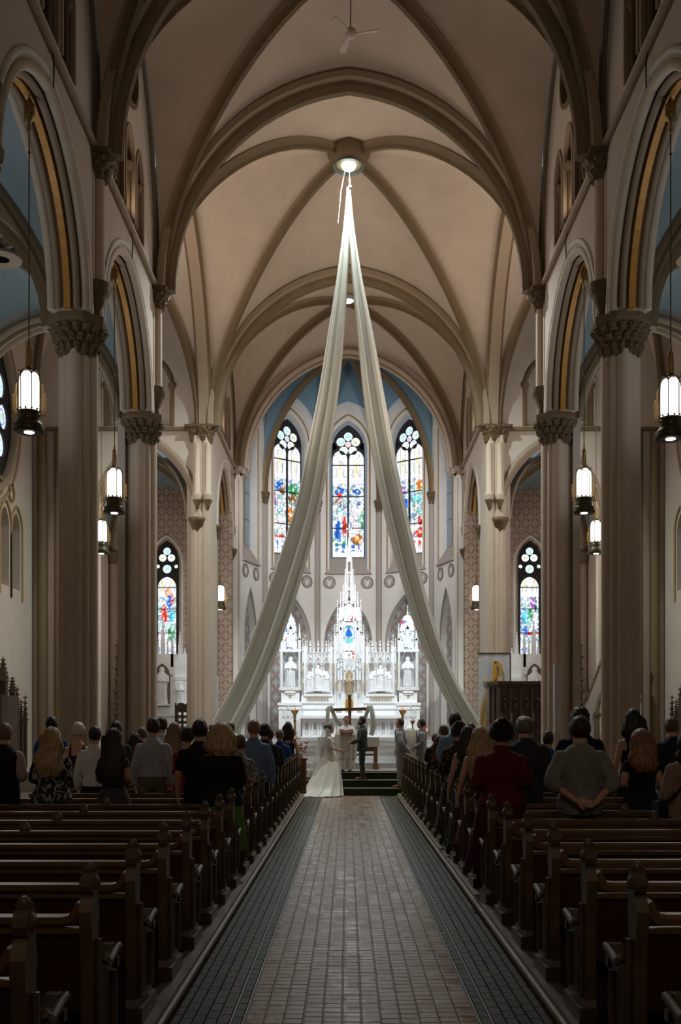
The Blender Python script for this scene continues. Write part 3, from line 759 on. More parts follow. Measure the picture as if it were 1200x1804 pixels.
ordn = ['first', 'second', 'third', 'fourth', 'fifth', 'sixth', 'seventh', 'eighth', 'ninth', 'tenth', 'eleventh', 'twelfth', 'thirteenth', 'fourteenth', 'fifteenth', 'sixteenth', 'seventeenth', 'eighteenth', 'nineteenth', 'twentieth', 'twenty-first', 'twenty-second', 'twenty-third', 'twenty-fourth']
for s in (-1, 1):
    mb = MB(); tri_shaft(mb, s, EYE+8.0, SV-.35); me_v = mb.data('vault_shaft', [M['pier']])
    mb = MB(); mb.lathe([(.03, 0), (.07, .05), (.05, .1), (.14, .28), (.13, .34), (.20, .42), (.22, .55), (.22, .62)], (s*.08, 0, EYE+7.42), 14, fn=lambda r, z, a: r*(1+.1*abs(sin(4*a)))); me_c = mb.data('corbel', [M['capital']])
    mb = MB(); leafcap(mb, (s*.06, 0, SV-.42), .19, .30, .36, 8, 40, 8, 9); mb.cbox((s*.10, 0, SV-.03), (.62, .66, .08), 0); me_k = mb.data('vault_capital', [M['capital']])
    for i, y in enumerate(PY):
        if y < -3: continue
        nth = ['front', 'second', 'third', 'fourth', 'fifth'][len(PY)-1-i]
        p = thing('nave_pier', 'clustered stone pier with gilt leaf capital, %s in the %s row from the altar steps' % (nth if nth != 'front' else 'first', side[s]), 'pier', (NC+s*4.93, y, 0), 0, 'clustered nave piers')
        inst('shaft', ME_SHAFT, p); inst('base', ME_BASE, p); inst('capital', ME_CAP, p)
        q = inst('vault_shaft', me_v, p, (-s*.43, 0, 0)); inst('corbel', me_c, q); inst('vault_capital', me_k, q)
    # crossing pier at the chancel arch
    p = thing('crossing_pier', 'tall clustered chancel arch pier with bracket shafts, %s of the aisle' % side[s], 'pier', (NC+s*4.62, Y3, 0))
    mb = MB()
    prism(mb, foil(.26, .20, .13), (s*.16, .12), 0, S3-.35)
    for (dx, dy, r) in ((-.02, -.12, .12), (.30, -.10, .10), (-.06, .30, .09)): mb.tube([(s*dx, dy, 0), (s*dx, dy, S3-.35)], r, 10)
    mb.build('shaft', M['pier'], p)
    mb = MB(); leafcap(mb, (s*.02, 0, S3-.52), .24, .34, .45, 10, 60, 8, 5); leafcap(mb, (s*.34, 0, S3-.52), .17, .26, .45, 8, 40, 8, 6); mb.cbox((s*.16, .03, S3-.05), (.98, .62, .07)); mb.build('capital', M['capital'], p)
    mb = MB(); prism(mb, [(cos(pi/8+pi/4*k)*.58, sin(pi/8+pi/4*k)*.58) for k in range(8)], (s*.12, .06), 0, .9); mb.build('base', M['pierl'], p)
    for dx in (-.10, .24):
        mb = MB(); mb.lathe([(.02, 0), (.05, .05), (.05, .1), (.12, .26), (.14, .42), (.14, .5), (.085, .52), (.085, 2.1)], (s*dx, -.22, EYE+7.0), 12); mb.build('bracket_shaft', M['pier'] , p)
        mb = MB(); mb.lathe([(.02, 0), (.06, .05), (.06, .1), (.135, .26), (.135, .3)], (s*dx, -.22, EYE+6.98), 12, fn=lambda r, z, a: r*(1+.12*abs(sin(4*a)))); mb.build('corbel', M['capital'], p)
    # sanctuary pier at the apse
    p = thing('apse_pier', 'white plaster respond with gilt edge line at the apse mouth, %s of the altar' % side[s], 'pier', (NC+s*4.35, Y4, 0))
    mb = MB(); mb.box((min(0, s*.95)-.0, -.12, 0), (max(0, s*.95), .45, S4-.2)); mb.build('shaft', M['wallw'], p)
    mb = MB(); mb.box((min(s*.03, s*.06), -.128, 1.5), (max(s*.03, s*.06), -.119, EYE+10.0)); mb.build('gilt_line', M['goldd'], p)
    mb = MB(); mb.tube([(s*.30, -.18, EYE+8.0), (s*.30, -.18, S4-.3)], .10, 10); mb.lathe([(.02, 0), (.06, .06), (.13, .28), (.14, .5), (.10, .52)], (s*.30, -.18, EYE+7.5), 12); mb.build('vault_shaft', M['ribl'], p)
    mb = MB(); mb.box((min(-s*.06, s*.6), -.22, S4-.30), (max(-s*.06, s*.6), .3, S4-.20)); mb.box((min(0, s*.6), -.19, S4-.38), (max(0, s*.6), .3, S4-.30)); mb.build('capital', M['ribl'], p)
    mb = MB(); leafcap(mb, (s*.30, -.15, S4-.62), .11, .17, .26, 6, 30, 6, 2); mb.build('leaf_collar', M['capital'], p)

# ------------------------------------------------------------------ apse
ap = tag(empty('wall_apse'), 'five sided apse wall with painted niches under stained glass', None, None, 'structure')
A_ = 2.78; DY = Y4+A_*1.539
def vert(i):   # six vertices of the five faces
    xs = [-1.618, -1.309, -.5, .5, 1.309, 1.618]; ys = [1.539, .588, 0, 0, .588, 1.539]
    return Vector((NC+xs[i]*A_, DY-ys[i]*A_, 0))
BOSS = Vector((NC, Y4+1.0, EYE+15.35))
RIBZ = EYE+10.05
WSP, WAP = EYE+12.75, EYE+14.45
specs = {1: [(-.55, .52, .30, .035, 'b'), (-.30, .49, .25, .03, 'n'), (.45, .50, .40, .05, 'g'), (.5, .44, .38, .03, 'n'), (.2, .33, .28, .05, 'o'), (.35, .28, .25, .04, 'o'), (.75, .38, .2, .04, 'b'), (-.6, .25, .35, .05, 'w'), (.1, .22, .3, .04, 'w'), (-.85, .42, .12, .05, 'p'), (.6, .16, .4, .02, 'g'), (-.5, .15, .4, .012, 'r')],
         2: [(-.5, .52, .30, .03, 'b'), (-.5, .49, .15, .025, 'r'), (.5, .52, .28, .025, 'b'), (-.62, .45, .30, .02, 'n'), (-.5, .31, .32, .045, 'w'), (-.62, .23, .25, .065, 'b'), (-.22, .25, .14, .08, 'r'), (.45, .36, .3, .06, 'w'), (.45, .25, .28, .05, 'w'), (.55, .15, .38, .04, 'n'), (.62, .17, .25, .03, 'o'), (.85, .3, .12, .07, 'g'), (-.3, .125, .5, .014, 'g')],
         3: [(-.5, .50, .28, .035, 'p'), (.75, .53, .35, .04, 'o'), (-.35, .40, .30, .035, 'b'), (.5, .42, .4, .03, 't'), (-.4, .33, .3, .03, 'w'), (-.2, .28, .25, .02, 'r'), (.75, .24, .22, .055, 'r'), (.7, .17, .35, .035, 'r'), (.1, .22, .55, .03, 'w'), (-.65, .16, .2, .05, 'b'), (-.3, .15, .1, .04, 'y'), (-.75, .3, .15, .05, 'y')]}
for i in range(5):
    a, b = vert(i), vert(i+1); mid = (a+b)/2; U = (b-a).normalized(); V = Vector((0,0,1)); Wn = U.cross(V)   # Wn points inward (towards camera) for centre face
    hw = (b-a).length/2; ctr = Vector((NC, DY-1.539*A_, 0))
    inward = (ctr-mid); sgn = 1 if Wn.dot(inward) > 0 else -1
    ww = .74; z0, z1 = EYE+7.58, EYE+13.55
    top = arch2(0, hw, WSP, WAP-WSP, 12)
    outer = [(-hw, 0)]+top+[(hw, 0)]
    if i in (0, 4): ww = .55
    zs = z0-.62
    hole = [(-ww-.10, zs)]+arch2(0, ww+.10, z1-1.15, 1.25, 10)+[(ww+.10, zs)]
    nw = 1.05 if i in (1, 2, 3) else .62
    nzt = EYE+5.78
    niche = [(-nw, .9)]+arch2(0, nw, nzt-2.05, 2.05, 10)+[(nw, .9)]
    mb = MB(); d0, d1 = (0, -.34*sgn) if True else (0, 0)
    mb.plate([outer, hole, niche], min(d0, d1), max(d0, d1), mid, U, V); mb.build('apse_wall', M['wallw'], ap, recalc=True)
    # niche back with stencil, sill slope
    mb = MB(); mb.plate([[(-nw-.05, .9), (-nw-.05, nzt+.1), (nw+.05, nzt+.1), (nw+.05, .9)]], min(-.30*sgn, -.36*sgn), max(-.30*sgn, -.36*sgn), mid, U, V)
    o = mb.build('niche_stencil', M['diaperb'], ap); uvplate(o, mid, U, V)
    ins = Vector(Wn*sgn)
    mb = MB()
    P = lambda u, d, z: mid+U*u+ins*d+V*z
    q = [P(-ww-.12, .10, zs-.05), P(ww+.12, .10, zs-.05), P(ww+.02, -.34, z0+.02), P(-ww-.02, -.34, z0+.02)]
    mb.add([tuple(x) for x in q], [(0, 1, 2, 3)])
    mb.build('sloping_sill', M['sill'], ap)
    mb = MB()
    for (u0, u1, dd, zz, hh) in ((-ww-.33, ww+.33, .14, zs-.17, .13),):
        vs = [P(u0, 0, zz), P(u1, 0, zz), P(u1-.1, .14, zz), P(u0+.1, .14, zz), P(u0+.08, 0, zz+hh), P(u1-.08, 0, zz+hh), P(u1-.14, .10, zz+hh), P(u0+.14, .10, zz+hh)]
        mb.add([tuple(x) for x in vs], [(0,1,2,3), (4,7,6,5), (0,4,5,1), (1,5,6,2), (2,6,7,3), (3,7,4,0)])
    mb.build('sill_ledge', M['sill'], ap)
    # gilt outline
    mb = MB(); mb.tube([tuple(P(u, .01, v)) for u, v in [(-ww-.22, zs)]+arch2(0, ww+.22, z1-1.1, 1.45, 10)+[(ww+.22, zs)]], .035, 6); mb.build('gilt_window_line', M['goldd'], ap)
    # niche jamb line
    mb = MB(); mb.tube([tuple(P(u, -.0, v)) for u, v in [(-nw, .9)]+arch2(0, nw, nzt-2.05, 2.05, 10)+[(nw, .9)]], .03, 6); mb.build('niche_edge', M['sill'], ap)
    # roundels
    for u in ((-.84, .84) if i in (1, 2, 3) else (-.55, .55)):
        c = P(u, .01, EYE+6.42); mb = MB()
        mb.plate([circ(0, 0, .275, 24)], 0, .012, c, U*sgn if False else U, V, 0)
        mb.plate([circ(0, 0, .275, 24), circ(0, 0, .245, 24)], -.03, .03, c, U, V, 1)
        mb.plate([[(-.12, .13), (0, .04), (.12, .13), (.09, -.02), (.05, -.14), (0, -.19), (-.05, -.14), (-.09, -.02)]], -.02, .02, c, U, V, 2)
        mb.tube([tuple(c+U*x+V*z) for x, z in circ(0, .0, .17, 12)], .008, 5, 1, closed=True)
        mb.build('painted_roundel', [M['sill'], M['niche'], M['marbleg']], ap)
    # window
    if i in (1, 2, 3):
        nm = {1: 'left', 2: 'centre', 3: 'right'}[i]
        win_two_light('window_%d' % i, mid-ins*.33, tuple(U), ww, z0, z1-.02, specs[i], {1: 10, 2: 11, 3: 33}[i], 'tall two light stained glass window with rosette, %s of the apse' % nm)
    else:
        wn = tag(empty('window_%d' % (4 if i == 0 else 5)), 'side apse window of pale leaded glass seen edge on, %s side' % ('left' if i == 0 else 'right'), None, None, 'structure')
        p_ = mid-ins*.3
        mb = MB(); mb.plate([[(-ww, z0)]+arch2(0, ww, z1-1.2, 1.2, 8)+[(ww, z0)]], -.02, .02, p_, U, V); mb.build('pane', M['glass2'], wn)
        mb = MB()
        for k in range(1, 5): mb.tube([tuple(p_+U*-ww+V*(z0+k*1.1)), tuple(p_+U*ww+V*(z0+k*1.1))], .03, 5)
        mb.tube([tuple(p_+V*z0), tuple(p_+V*(z1-.3))], .04, 5); mb.build('saddle_bar', M['lead'], wn)
# ribs, shafts and blue webs
def ribpt(i, t):
    a = vert(i); a = a+(Vector((NC, DY-1.539*A_, 0))-a).normalized()*.06
    # pointed quarter arch from (a, RIBZ) to boss
    h = t; z = RIBZ+(BOSS.z-RIBZ)*g(1-h) if False else None
    u = 1-h
    p = a.lerp(Vector((BOSS.x, BOSS.y, 0)), h); p.z = RIBZ+(BOSS.z-RIBZ)*g(u); return p
TS = [1-cos(pi/2*k/14) for k in range(15)]
TS = [1-sin(pi/2*(1-k/14)) for k in range(15)]
for i in range(6):
    path = [ribpt(i, t) for t in TS]
    d = Vector((BOSS.x, BOSS.y, 0))-Vector((path[0].x, path[0].y, 0)); N = Vector((-d.y, d.x, 0)).normalized()
    if i in (1, 2, 3, 4):
        mb = MB(); mb.sweep(path, N, [(-.10, -.05), (-.10, .05), (-.045, .13), (.045, .13), (.10, .05), (.10, -.05)], mfn=[1, 0, 2, 0, 1, 1]); mb.build('apse_rib', [M['rib'], M['goldd'], M['ribd']], ap, recalc=True)
        v = path[0]
        mb = MB(); mb.tube([(v.x, v.y, 1.2), (v.x, v.y, RIBZ-.1)], .13, 10); mb.build('apse_shaft', M['sill'], ap)
        mb = MB(); leafcap(mb, (v.x, v.y, RIBZ-.52), .14, .22, .45, 6, 36, 8, i); mb.cbox((v.x, v.y, RIBZ-.04), (.42, .42, .07)); mb.build('shaft_capital', M['capital'], ap)
for i in range(5):
    a, b = vert(i), vert(i+1); hw = (b-a).length/2
    R0 = lambda t: ribpt(i, t); R1 = lambda t: ribpt(i+1, t)
    n = 14; vs = []; fs = []
    top = arch2(0, hw, WSP, WAP-WSP, n//2)
    top = [(-hw, RIBZ), (-hw, (RIBZ+WSP)/2)]+top+[(hw, (RIBZ+WSP)/2), (hw, RIBZ)]
    Wc = [a.lerp(b, (u+hw)/(2*hw))+Vector((0,0,v)) for u, v in top]
    W0, W1 = Wc[0], Wc[-1]; m = len(Wc)
    # stilt: ribs start below the wall arch spring; blend
    for k, t in enumerate(TS):
        for j in range(m):
            s_ = j/(m-1)
            p = (1-t)*Wc[j]+t*BOSS+(1-s_)*R0(t)+s_*R1(t)-((1-t)*((1-s_)*W0+s_*W1)+t*BOSS)
            vs.append(tuple(p+Vector((0,0,.03))))
    for k in range(len(TS)-1):
        for j in range(m-1): fs.append((k*m+j, k*m+j+1, (k+1)*m+j+1, (k+1)*m+j))
    mb = MB(); mb.add(vs, fs, 0, True); mb.build('blue_web', M['blue'], ap)
mb = MB(); mb.lathe([(.10, 0), (.42, .02), (.50, .10), (.58, .12), (.62, .22), (.3, .5), (0.05, .55)], (BOSS.x, BOSS.y-.1, BOSS.z-.15), 20); mb.build('apse_boss', M['rib'], ap)
# triumphal arch
ta = tag(empty('wall_apse_arch'), 'pointed plaster arch opening into the apse', None, None, 'structure')
hw = 4.15; ar = arch2(0, hw, EYE+10.4, 4.75, 18)
mb = MB(); mb.plate([[(-6, EYE+10.2), (-6, TOP), (6, TOP), (6, EYE+10.2), (hw, EYE+10.2)]+ar[::-1]+[(-hw, EYE+10.2)]], -.75, .05, (NC, Y4+.05, 0), (1,0,0), (0,0,1)); mb.build('arch_wall', M['plaster'], ta, recalc=True)
for off, yy, r, m in ((.0, Y4-.02, .09, 'plaster'), (.34, Y4-.04, .05, 'ribl'), (-.06, Y4+.45, .07, 'plaster')):
    mb = MB(); mb.tube([(NC+u, yy, v) for u, v in arch2(0, hw+off, EYE+10.4, 4.75+off, 18)], r, 7); mb.build('arch_roll', M[m], ta)

# ------------------------------------------------------------------ west wall, floor
t = tag(empty('wall_rear'), None, None, None, 'structure')
mb = MB(); mb.box((-11, -6.4, 0), (11, -6, TOP)); mb.build('rear_wall', M['wall'], t)
fl = tag(empty('floor'), 'brick paved aisle between raised timber pew floors', None, None, 'structure')
M['mortar'] = mat('dark_mortar', (.12, .095, .078), .5)
M['wood_floor'] = mat('pew_floor_boards', (.07, .045, .03), .5, var=.2)
mb = MB(); mb.box((-11, -6.4, -.12), (11, 45, -.012)); mb.build('subfloor', M['mortar'], fl)
mb = MB()
for s in (-1, 1):
    xk = AC+s*1.19; x0, x1 = sorted((xk, s*10.2))
    mb.box((x0, -6, -.01), (x1, 25.2, .095))
mb.build('pew_floor', M['wood_floor'], fl)
M['kerb'] = mat('worn_kerb_wood', (.20, .145, .105), .35, var=.2, vscale=3)
for s in (-1, 1):
    t_ = tag(empty('baseboard_%s' % side[s]), 'worn wooden kerb edging the raised pew floor', None, None, 'structure')
    xk = AC+s*1.185
    mb = MB()
    mb.box((min(xk, xk+s*.13), 1.5, -.01), (max(xk, xk+s*.13), 25.2, .112))
    mb.build('kerb_board', M['kerb'], t_)
    mb = MB(); mb.tube([(xk, 1.5, .055), (xk, 25.2, .055)], .028, 6); mb.build('kerb_moulding', M['kerb'], t_)

def brickmat(name, c1, c2, rough, cell=(.118, .102)):
    m = bpy.data.materials.new(name); m.use_nodes = True; nt = m.node_tree; b = nt.nodes['Principled BSDF']
    oi = nt.nodes.new('ShaderNodeNewGeometry')
    cr = nt.nodes.new('ShaderNodeMix'); cr.data_type = 'RGBA'; cr.inputs[6].default_value = (*c1, 1); cr.inputs[7].default_value = (*c2, 1)
    tc = nt.nodes.new('ShaderNodeTexCoord')
    nz = nt.nodes.new('ShaderNodeTexNoise'); nz.inputs['Scale'].default_value = 1.7; nt.links.new(oi.outputs['Position'], nz.inputs['Vector'])
    nz2 = nt.nodes.new('ShaderNodeTexWhiteNoise'); nz2.noise_dimensions = '3D'
    sn = nt.nodes.new('ShaderNodeVectorMath'); sn.operation = 'SNAP'; sn.inputs[1].default_value = (*cell, 10); nt.links.new(oi.outputs['Position'], sn.inputs[0]); nt.links.new(sn.outputs[0], nz2.inputs[0])
    nt.links.new(vmath(nt, 'MULTIPLY', vmath(nt, 'ADD', nz.outputs['Fac'], nz2.outputs['Value']), .5), cr.inputs[0])
    nt.links.new(cr.outputs[2], b.inputs['Base Color'])
    r = nt.nodes.new('ShaderNodeMapRange'); r.inputs['To Min'].default_value = rough-.10; r.inputs['To Max'].default_value = rough+.16; nt.links.new(nz2.outputs['Value'], r.inputs['Value']); nt.links.new(r.outputs[0], b.inputs['Roughness'])
    nb = nt.nodes.new('ShaderNodeTexNoise'); nb.inputs['Scale'].default_value = 14; nt.links.new(oi.outputs['Position'], nb.inputs['Vector'])
    bp = nt.nodes.new('ShaderNodeBump'); bp.inputs['Strength'].default_value = .25; bp.inputs['Distance'].default_value = .01; nt.links.new(nb.outputs['Fac'], bp.inputs['Height']); nt.links.new(bp.outputs[0], b.inputs['Normal'])
    if cell[0] == 5: b.inputs['Specular IOR Level'].default_value = .22
    return m
M['brick'] = brickmat('glazed_paving_brick', (.22, .15, .105), (.35, .25, .185), .27)
M['gtile'] = brickmat('green_brown_tile', (.055, .046, .022), (.078, .060, .030), .36, (5, 5))
M['gtiled'] = brickmat('dark_green_tile', (.024, .034, .026), (.034, .044, .032), .38, (5, 5))
M['white_line'] = mat('pale_tile_strip', (.42, .40, .36), .4)
def slab(mb, x0, x1, y0, y1, h=.012, tilt=(0, 0)):
    c = .004
    vs = [(x0, y0, -.012), (x1, y0, -.012), (x1, y1, -.012), (x0, y1, -.012)]
    for (x, y) in ((x0+c, y0+c), (x1-c, y0+c), (x1-c, y1-c), (x0+c, y1-c)):
        vs.append((x, y, h-.012+tilt[0]*(x-(x0+x1)/2)+tilt[1]*(y-(y0+y1)/2)))
    mb.add(vs, [(4,5,6,7), (0,1,5,4), (1,2,6,5), (2,3,7,6), (3,0,4,7)])
rs = random.Random(4)
NB = 12; BW = 1.43/NB; BL = .102; xL = AC-1.43/2
far = MB(); cnt = 0; y = 5.6; brick_me = []
for v in range(6):
    mb = MB(); slab(mb, -BW/2+.004, BW/2-.004, -BL/2+.002, BL/2-.002, .009, (rs.uniform(-.02, .02), rs.uniform(-.015, .015))); brick_me.append(mb.data('brick', [M['brick']]))
offs = [rs.uniform(-.03, .03) for _ in range(NB)]
row = 0
while y < 25.95:
    for k in range(NB):
        xx = xL+(k+.5)*BW; yy = y+offs[k]
        if row < 25: inst('brick', brick_me[rs.randrange(6)], fl, (xx, yy, rs.uniform(-.001, .001)))
        else: slab(far, xx-BW/2+.004, xx+BW/2-.004, yy-BL/2+.002, yy+BL/2-.002, .008, (rs.uniform(-.015, .015), rs.uniform(-.012, .012)))
    y += BL; row += 1
tag(far.build('distant_bricks', M['brick'], fl), kind='stuff')
# near part of the aisle behind the frame edge, and border strips
mb = MB()
yy = .5
while yy < 5.5:
    for k in range(NB): slab(mb, xL+k*BW+.005, xL+(k+1)*BW-.005, yy, yy+BL-.008)
    yy += BL
tag(mb.build('near_bricks', M['brick'], fl), kind='stuff')
for s in (-1, 1):
    e = AC+s*1.43/2
    mb = MB()
    y = 1.0
    while y < 25.9:
        x0, x1 = sorted((e+s*.016, e+s*.076)); slab(mb, x0, x1, y, y+.148, .013); y += .152
    tag(mb.build('dark_border_tiles', M['gtiled'], fl), kind='stuff')
    mb = MB()
    for q in (.003, .079): x0, x1 = sorted((e+s*q, e+s*(q+.010))); mb.box((x0, 1, -.012), (x1, 25.9, .001))
    mb.build('pale_border_line', M['white_line'], fl)
    x0 = e+s*.092; x1 = AC+s*1.185; wdt = abs(x1-x0)/5
    tiles = MB(); tiles2 = MB(); pmes = {}
    for c_ in range(5):
        y = 5.2+(c_ % 2)*.085
        while y < 25.8:
            a_ = x0+s*wdt*c_; b_ = x0+s*wdt*(c_+1); lo, hi = sorted((a_, b_))
            motif = (int(y/.17+.01) % 4 == 0 and c_ in (1, 2, 3)) or (int(y/.17+.01) % 4 in (3, 1) and c_ == 2)
            key = 'gtiled' if motif else 'gtile'
            if y < 8.6:
                if key not in pmes:
                    q = MB(); slab(q, -wdt/2+.0015, wdt/2-.0015, -.0838, .0838, .012); pmes[key] = q.data('tile', [M[key]])
                inst('tile', pmes[key], fl, ((lo+hi)/2, y+.085, 0))
            else: slab(tiles2 if motif else tiles, lo+.0015, hi-.0015, y+.0015, y+.1685, .012)
            y += .17
    tag(tiles.build('side_tiles', M['gtile'], fl), kind='stuff'); tag(tiles2.build('dark_side_tiles', M['gtiled'], fl), kind='stuff')
# carpeted steps and chancel floor
M['carpet'] = mat('dark_green_carpet', (.045, .055, .035), .95, var=.25, vscale=40, spec=.1)
M['cfloor'] = mat('chancel_floor_stone', (.30, .26, .23), .4, var=.15)
M['nosing'] = mat('worn_step_nosing', (.19, .16, .12), .7)
stp = thing('chancel_steps', 'three dark green carpeted steps at the end of the aisle', 'steps', (0, 26.0, 0))
for k in range(3):
    mb = MB(); mb.box((-4.4, k*.6, -.01), (4.5, 2.2, .182*(k+1))); mb.build('step', M['carpet'], stp)
    mb = MB(); mb.box((-4.4, k*.6-.02, .182*(k+1)-.012), (4.5, k*.6+.3, .182*(k+1)+.004)); mb.build('step_nosing', M['nosing'], stp)
cf_ = tag(empty('floor_chancel'), None, None, None, 'structure')
mb = MB(); mb.box((-10.2, 27.5, 0), (10.2, 46, .546)); mb.build('chancel_floor', M['cfloor'], cf_)
mb = MB(); mb.box((-3.6+NC, 32.1, .5), (3.6+NC, 44.2, 1.376)); tag(mb.build('floor_sanctuary', M['cfloor']), None, None, None, 'structure')
ms = thing('marble_steps', 'five white marble steps rising to the high altar', 'steps', (0, 30.2, .546))
for k in range(5):
    mb = MB(); mb.box((-3.6+NC, k*.35, 0), (3.6+NC, 1.9, .166*(k+1)-.03)); mb.box((-3.63+NC, k*.35-.03, .166*(k+1)-.03), (3.63+NC, 1.9, .166*(k+1))); mb.build('step', M['marble'] if k % 2 == 0 else M['marble'], ms)

# ------------------------------------------------------------------ pews
M['pew'] = mat('dark_red_pew_wood', (.042, .014, .010), .38, var=.25, vscale=4)
M['pewend'] = mat('pew_end_oak', (.085, .056, .030), .42, var=.3, vscale=6)
M['rail'] = mat('pew_cap_rail', (.125, .07, .032), .42, var=.2, vscale=3)
M['pewd'] = mat('carved_shadow_wood', (.045, .026, .016), .6)
def pew_meshes(s, L):
    d = {}
    T = .058
    prof = [(-.02, 0), (-.02, .12), (.0, .16), (.0, .60), (-.03, .76), (-.035, .84), (.0, .90), (.02, .915)]
    prof += [(.055+.062*cos(a), .962+.062*sin(a)) for a in [pi*1.2-k*pi*1.4/8 for k in range(9)]]
    prof += [(.10, .89), (.12, .82), (.10, .74), (.115, .64), (.16, .575), (.24, .545), (.33, .565), (.40, .60), (.455, .60), (.47, .56), (.44, .52), (.43, .49), (.455, .44), (.43, .38), (.40, .30), (.40, .18), (.46, .12), (.46, 0)]
    x0, x1 = (0, T)
    # plate U=+y V=+z  => W=+x
    mb = MB(); a, b = (0, -T) if s < 0 else (0, T); mb.plate([prof], min(a, b), max(a, b), (0,0,0), (0,1,0), (0,0,1))
    out = -s
    # raised aisle face trim, foot, arm scroll
    mb.box((min(0, out*.03), .02, .0), (max(0, out*.03), .45, .11))
    mb.tube([(out*.012, .06, .16), (out*.012, .06, .70)], .016, 5); mb.tube([(out*.012, .36, .16), (out*.012, .36, .48)], .02, 5)
    mb.tube([(out*.02, .13, .60), (out*.02, .24, .545), (out*.02, .36, .575), (out*.02, .44, .585)], .022, 5)
    mb.cbox((s*T/2, .45, .50), (T+.03, .05, .05))
    d['end_panel'] = mb.data('end_panel', [M['pewend']])
    mb = MB()
    mb.plate([[(.10, .16)]+[(.10, .44), (.16, .50), (.24, .52), (.30, .48), (.31, .16)]], min(0, out*.004), max(0, out*.004), (0,0,0), (0,1,0), (0,0,1))
    d['carved_panel'] = mb.data('carved_panel', [M['pewd']])
    mb = MB(); mb.sphere((s*T/2, .055, .965), .05, 8, 6, 0, (1.05, 1.1, 1.0)); mb.lathe([(.045, 0), (.02, .02), (.04, .045), (.01, .08)], (s*T/2, .055, .985), 8); d['poppyhead'] = mb.data('poppyhead', [M['pewend']])
    mb = MB(); x0, x1 = sorted((s*T, s*L)); mb.box((x0, .02, .10), (x1, .055, .76)); d['backrest'] = mb.data('backrest', [M['pew']])
    mb = MB(); mb.box((x0, .07, .385), (x1, .45, .42)); mb.box((x0, .40, .30), (x1, .43, .385)); d['seat'] = mb.data('seat', [M['pew']])
    mb = MB(); q = [(s*T, .03, .875), (s*(T+.02), .03, .84), (s*(T+.045), .03, .805), (s*(T+.09), .03, .795), (s*L, .03, .795)]
    P8 = [(-.045, -.02), (-.045, .012), (-.03, .03), (.03, .03), (.045, .012), (.045, -.02)]
    mb.sweep(q, (0, 1, 0), P8); mb.box((x0, .0, .735), (x1, .02, .76)); d['cap_rail'] = mb.data('cap_rail', [M['rail']])
    mb = MB(); mb.box((x0, -.11, .40), (x1, .0, .415)); mb.box((x0, -.115, .40), (x1, -.10, .47)); d['book_rack'] = mb.data('book_rack', [M['pew']])
    mb = MB(); mb.box((s*1.55, .0, .10), (s*1.55+.04, .44, .60)) if True else None
    mb.lathe([(.03, .0), (.045, .03), (.05, .07), (.035, .11), (.015, .14)], (s*1.57, .04, .76), 8); mb.box((s*1.57-.03, .01, .1), (s*1.57+.03, .07, .77)); d['divider_post'] = mb.data('divider_post', [M['pewend']])
    return d
NP = 22; PEW0 = 4.66; PS = .955; PZ = .095
pe = {-1: -1.19, 1: 1.345}
for s in (-1, 1):
    L = 3.05 if s < 0 else 2.9
    dm = pew_meshes(s, L)
    for k in range(-2, NP-1):
        y = PEW0+PS*k
        nth = ordn[NP-2-k]
        r = thing('pew', 'dark red pew with oak end post, %s row from the steps, %s of the aisle' % (nth, side[s]), 'pew', (pe[s], y, PZ), 0, 'pews %s of the aisle' % side[s])
        ep = inst('end_panel', dm['end_panel'], r); inst('poppyhead', dm['poppyhead'], ep); inst('carved_panel', dm['carved_panel'], ep)
        for q in ('backrest', 'seat', 'cap_rail', 'book_rack', 'divider_post'): inst(q, dm[q], r)
M['paper'] = mat('white_paper', (.6, .58, .52), .8)
mb = MB(); mb.box((-.05, -.006, 0), (.05, .006, .13)); tag(mb.build('card', M['paper'], None, (-1.50, 6.52, .51)), 'small white card in the rack of a pew left of the aisle', 'card')

# ------------------------------------------------------------------ hanging lanterns
M['lampglass'] = mat('lit_frosted_glass', (.9, .9, .9), .5, emit=(1.0, .93, .88), estr=2.6)
M['lampdisc'] = mat('lamp_disc', (.9, .9, .9), .5, emit=(1.0, .92, .90), estr=9.0)
M['brassd'] = mat('antique_brass', (.30, .20, .08), .35, metal=.85, var=.3, vscale=20)
M['brassl'] = mat('gilt_scroll_metal', (.62, .42, .17), .4, metal=.6)
L_ = {}
mb = MB(); mb.lathe([(.16, .0), (.225, .0), (.24, .03), (.225, .06), (.235, .10), (.20, .13), (.185, .15), (.17, .22), (.18, .26), (.165, .27), (.165, .32)], (0,0,0), 24, fn=lambda r, z, a: r*(1+(.02*abs(sin(12*a)) if z > .14 else 0)))
for k in range(12): mb.sphere((.172*cos(k*pi/6), .172*sin(k*pi/6), .335), .018, 6, 4)
L_['base_ring'] = mb.data('base_ring', [M['bronze']])
mb = MB(); mb.lathe([(.075, .012), (.075, -.006), (0.0, -.01)], (0,0,0), 16); L_['lamp_disc'] = mb.data('lamp_disc', [M['lampdisc']])
mb = MB(); mb.lathe([(.15, .31), (.158, .45), (.155, .78), (.145, .86), (.115, .91), (.05, .93)], (0,0,0), 6, smooth=False); L_['glass_body'] = mb.data('glass_body', [M['lampglass']])
mb = MB()
for k in range(6):
    a = k*pi/3; mb.tube([(.162*cos(a), .162*sin(a), .30), (.164*cos(a), .164*sin(a), .84), (.158*cos(a), .158*sin(a), .90)], .008, 5)
    a2 = a+pi/6; pts = [(.15*cos(a+u*pi/3), .15*sin(a+u*pi/3), .87+.07*sin(pi*u)) for u in (0, .25, .5, .75, 1)]; mb.tube(pts, .010, 5)
mb.lathe([(.10, .93), (.11, .95), (.05, .98), (.045, 1.0)], (0,0,0), 12)
L_['cage'] = mb.data('cage', [M['bronze']])
mb = MB()
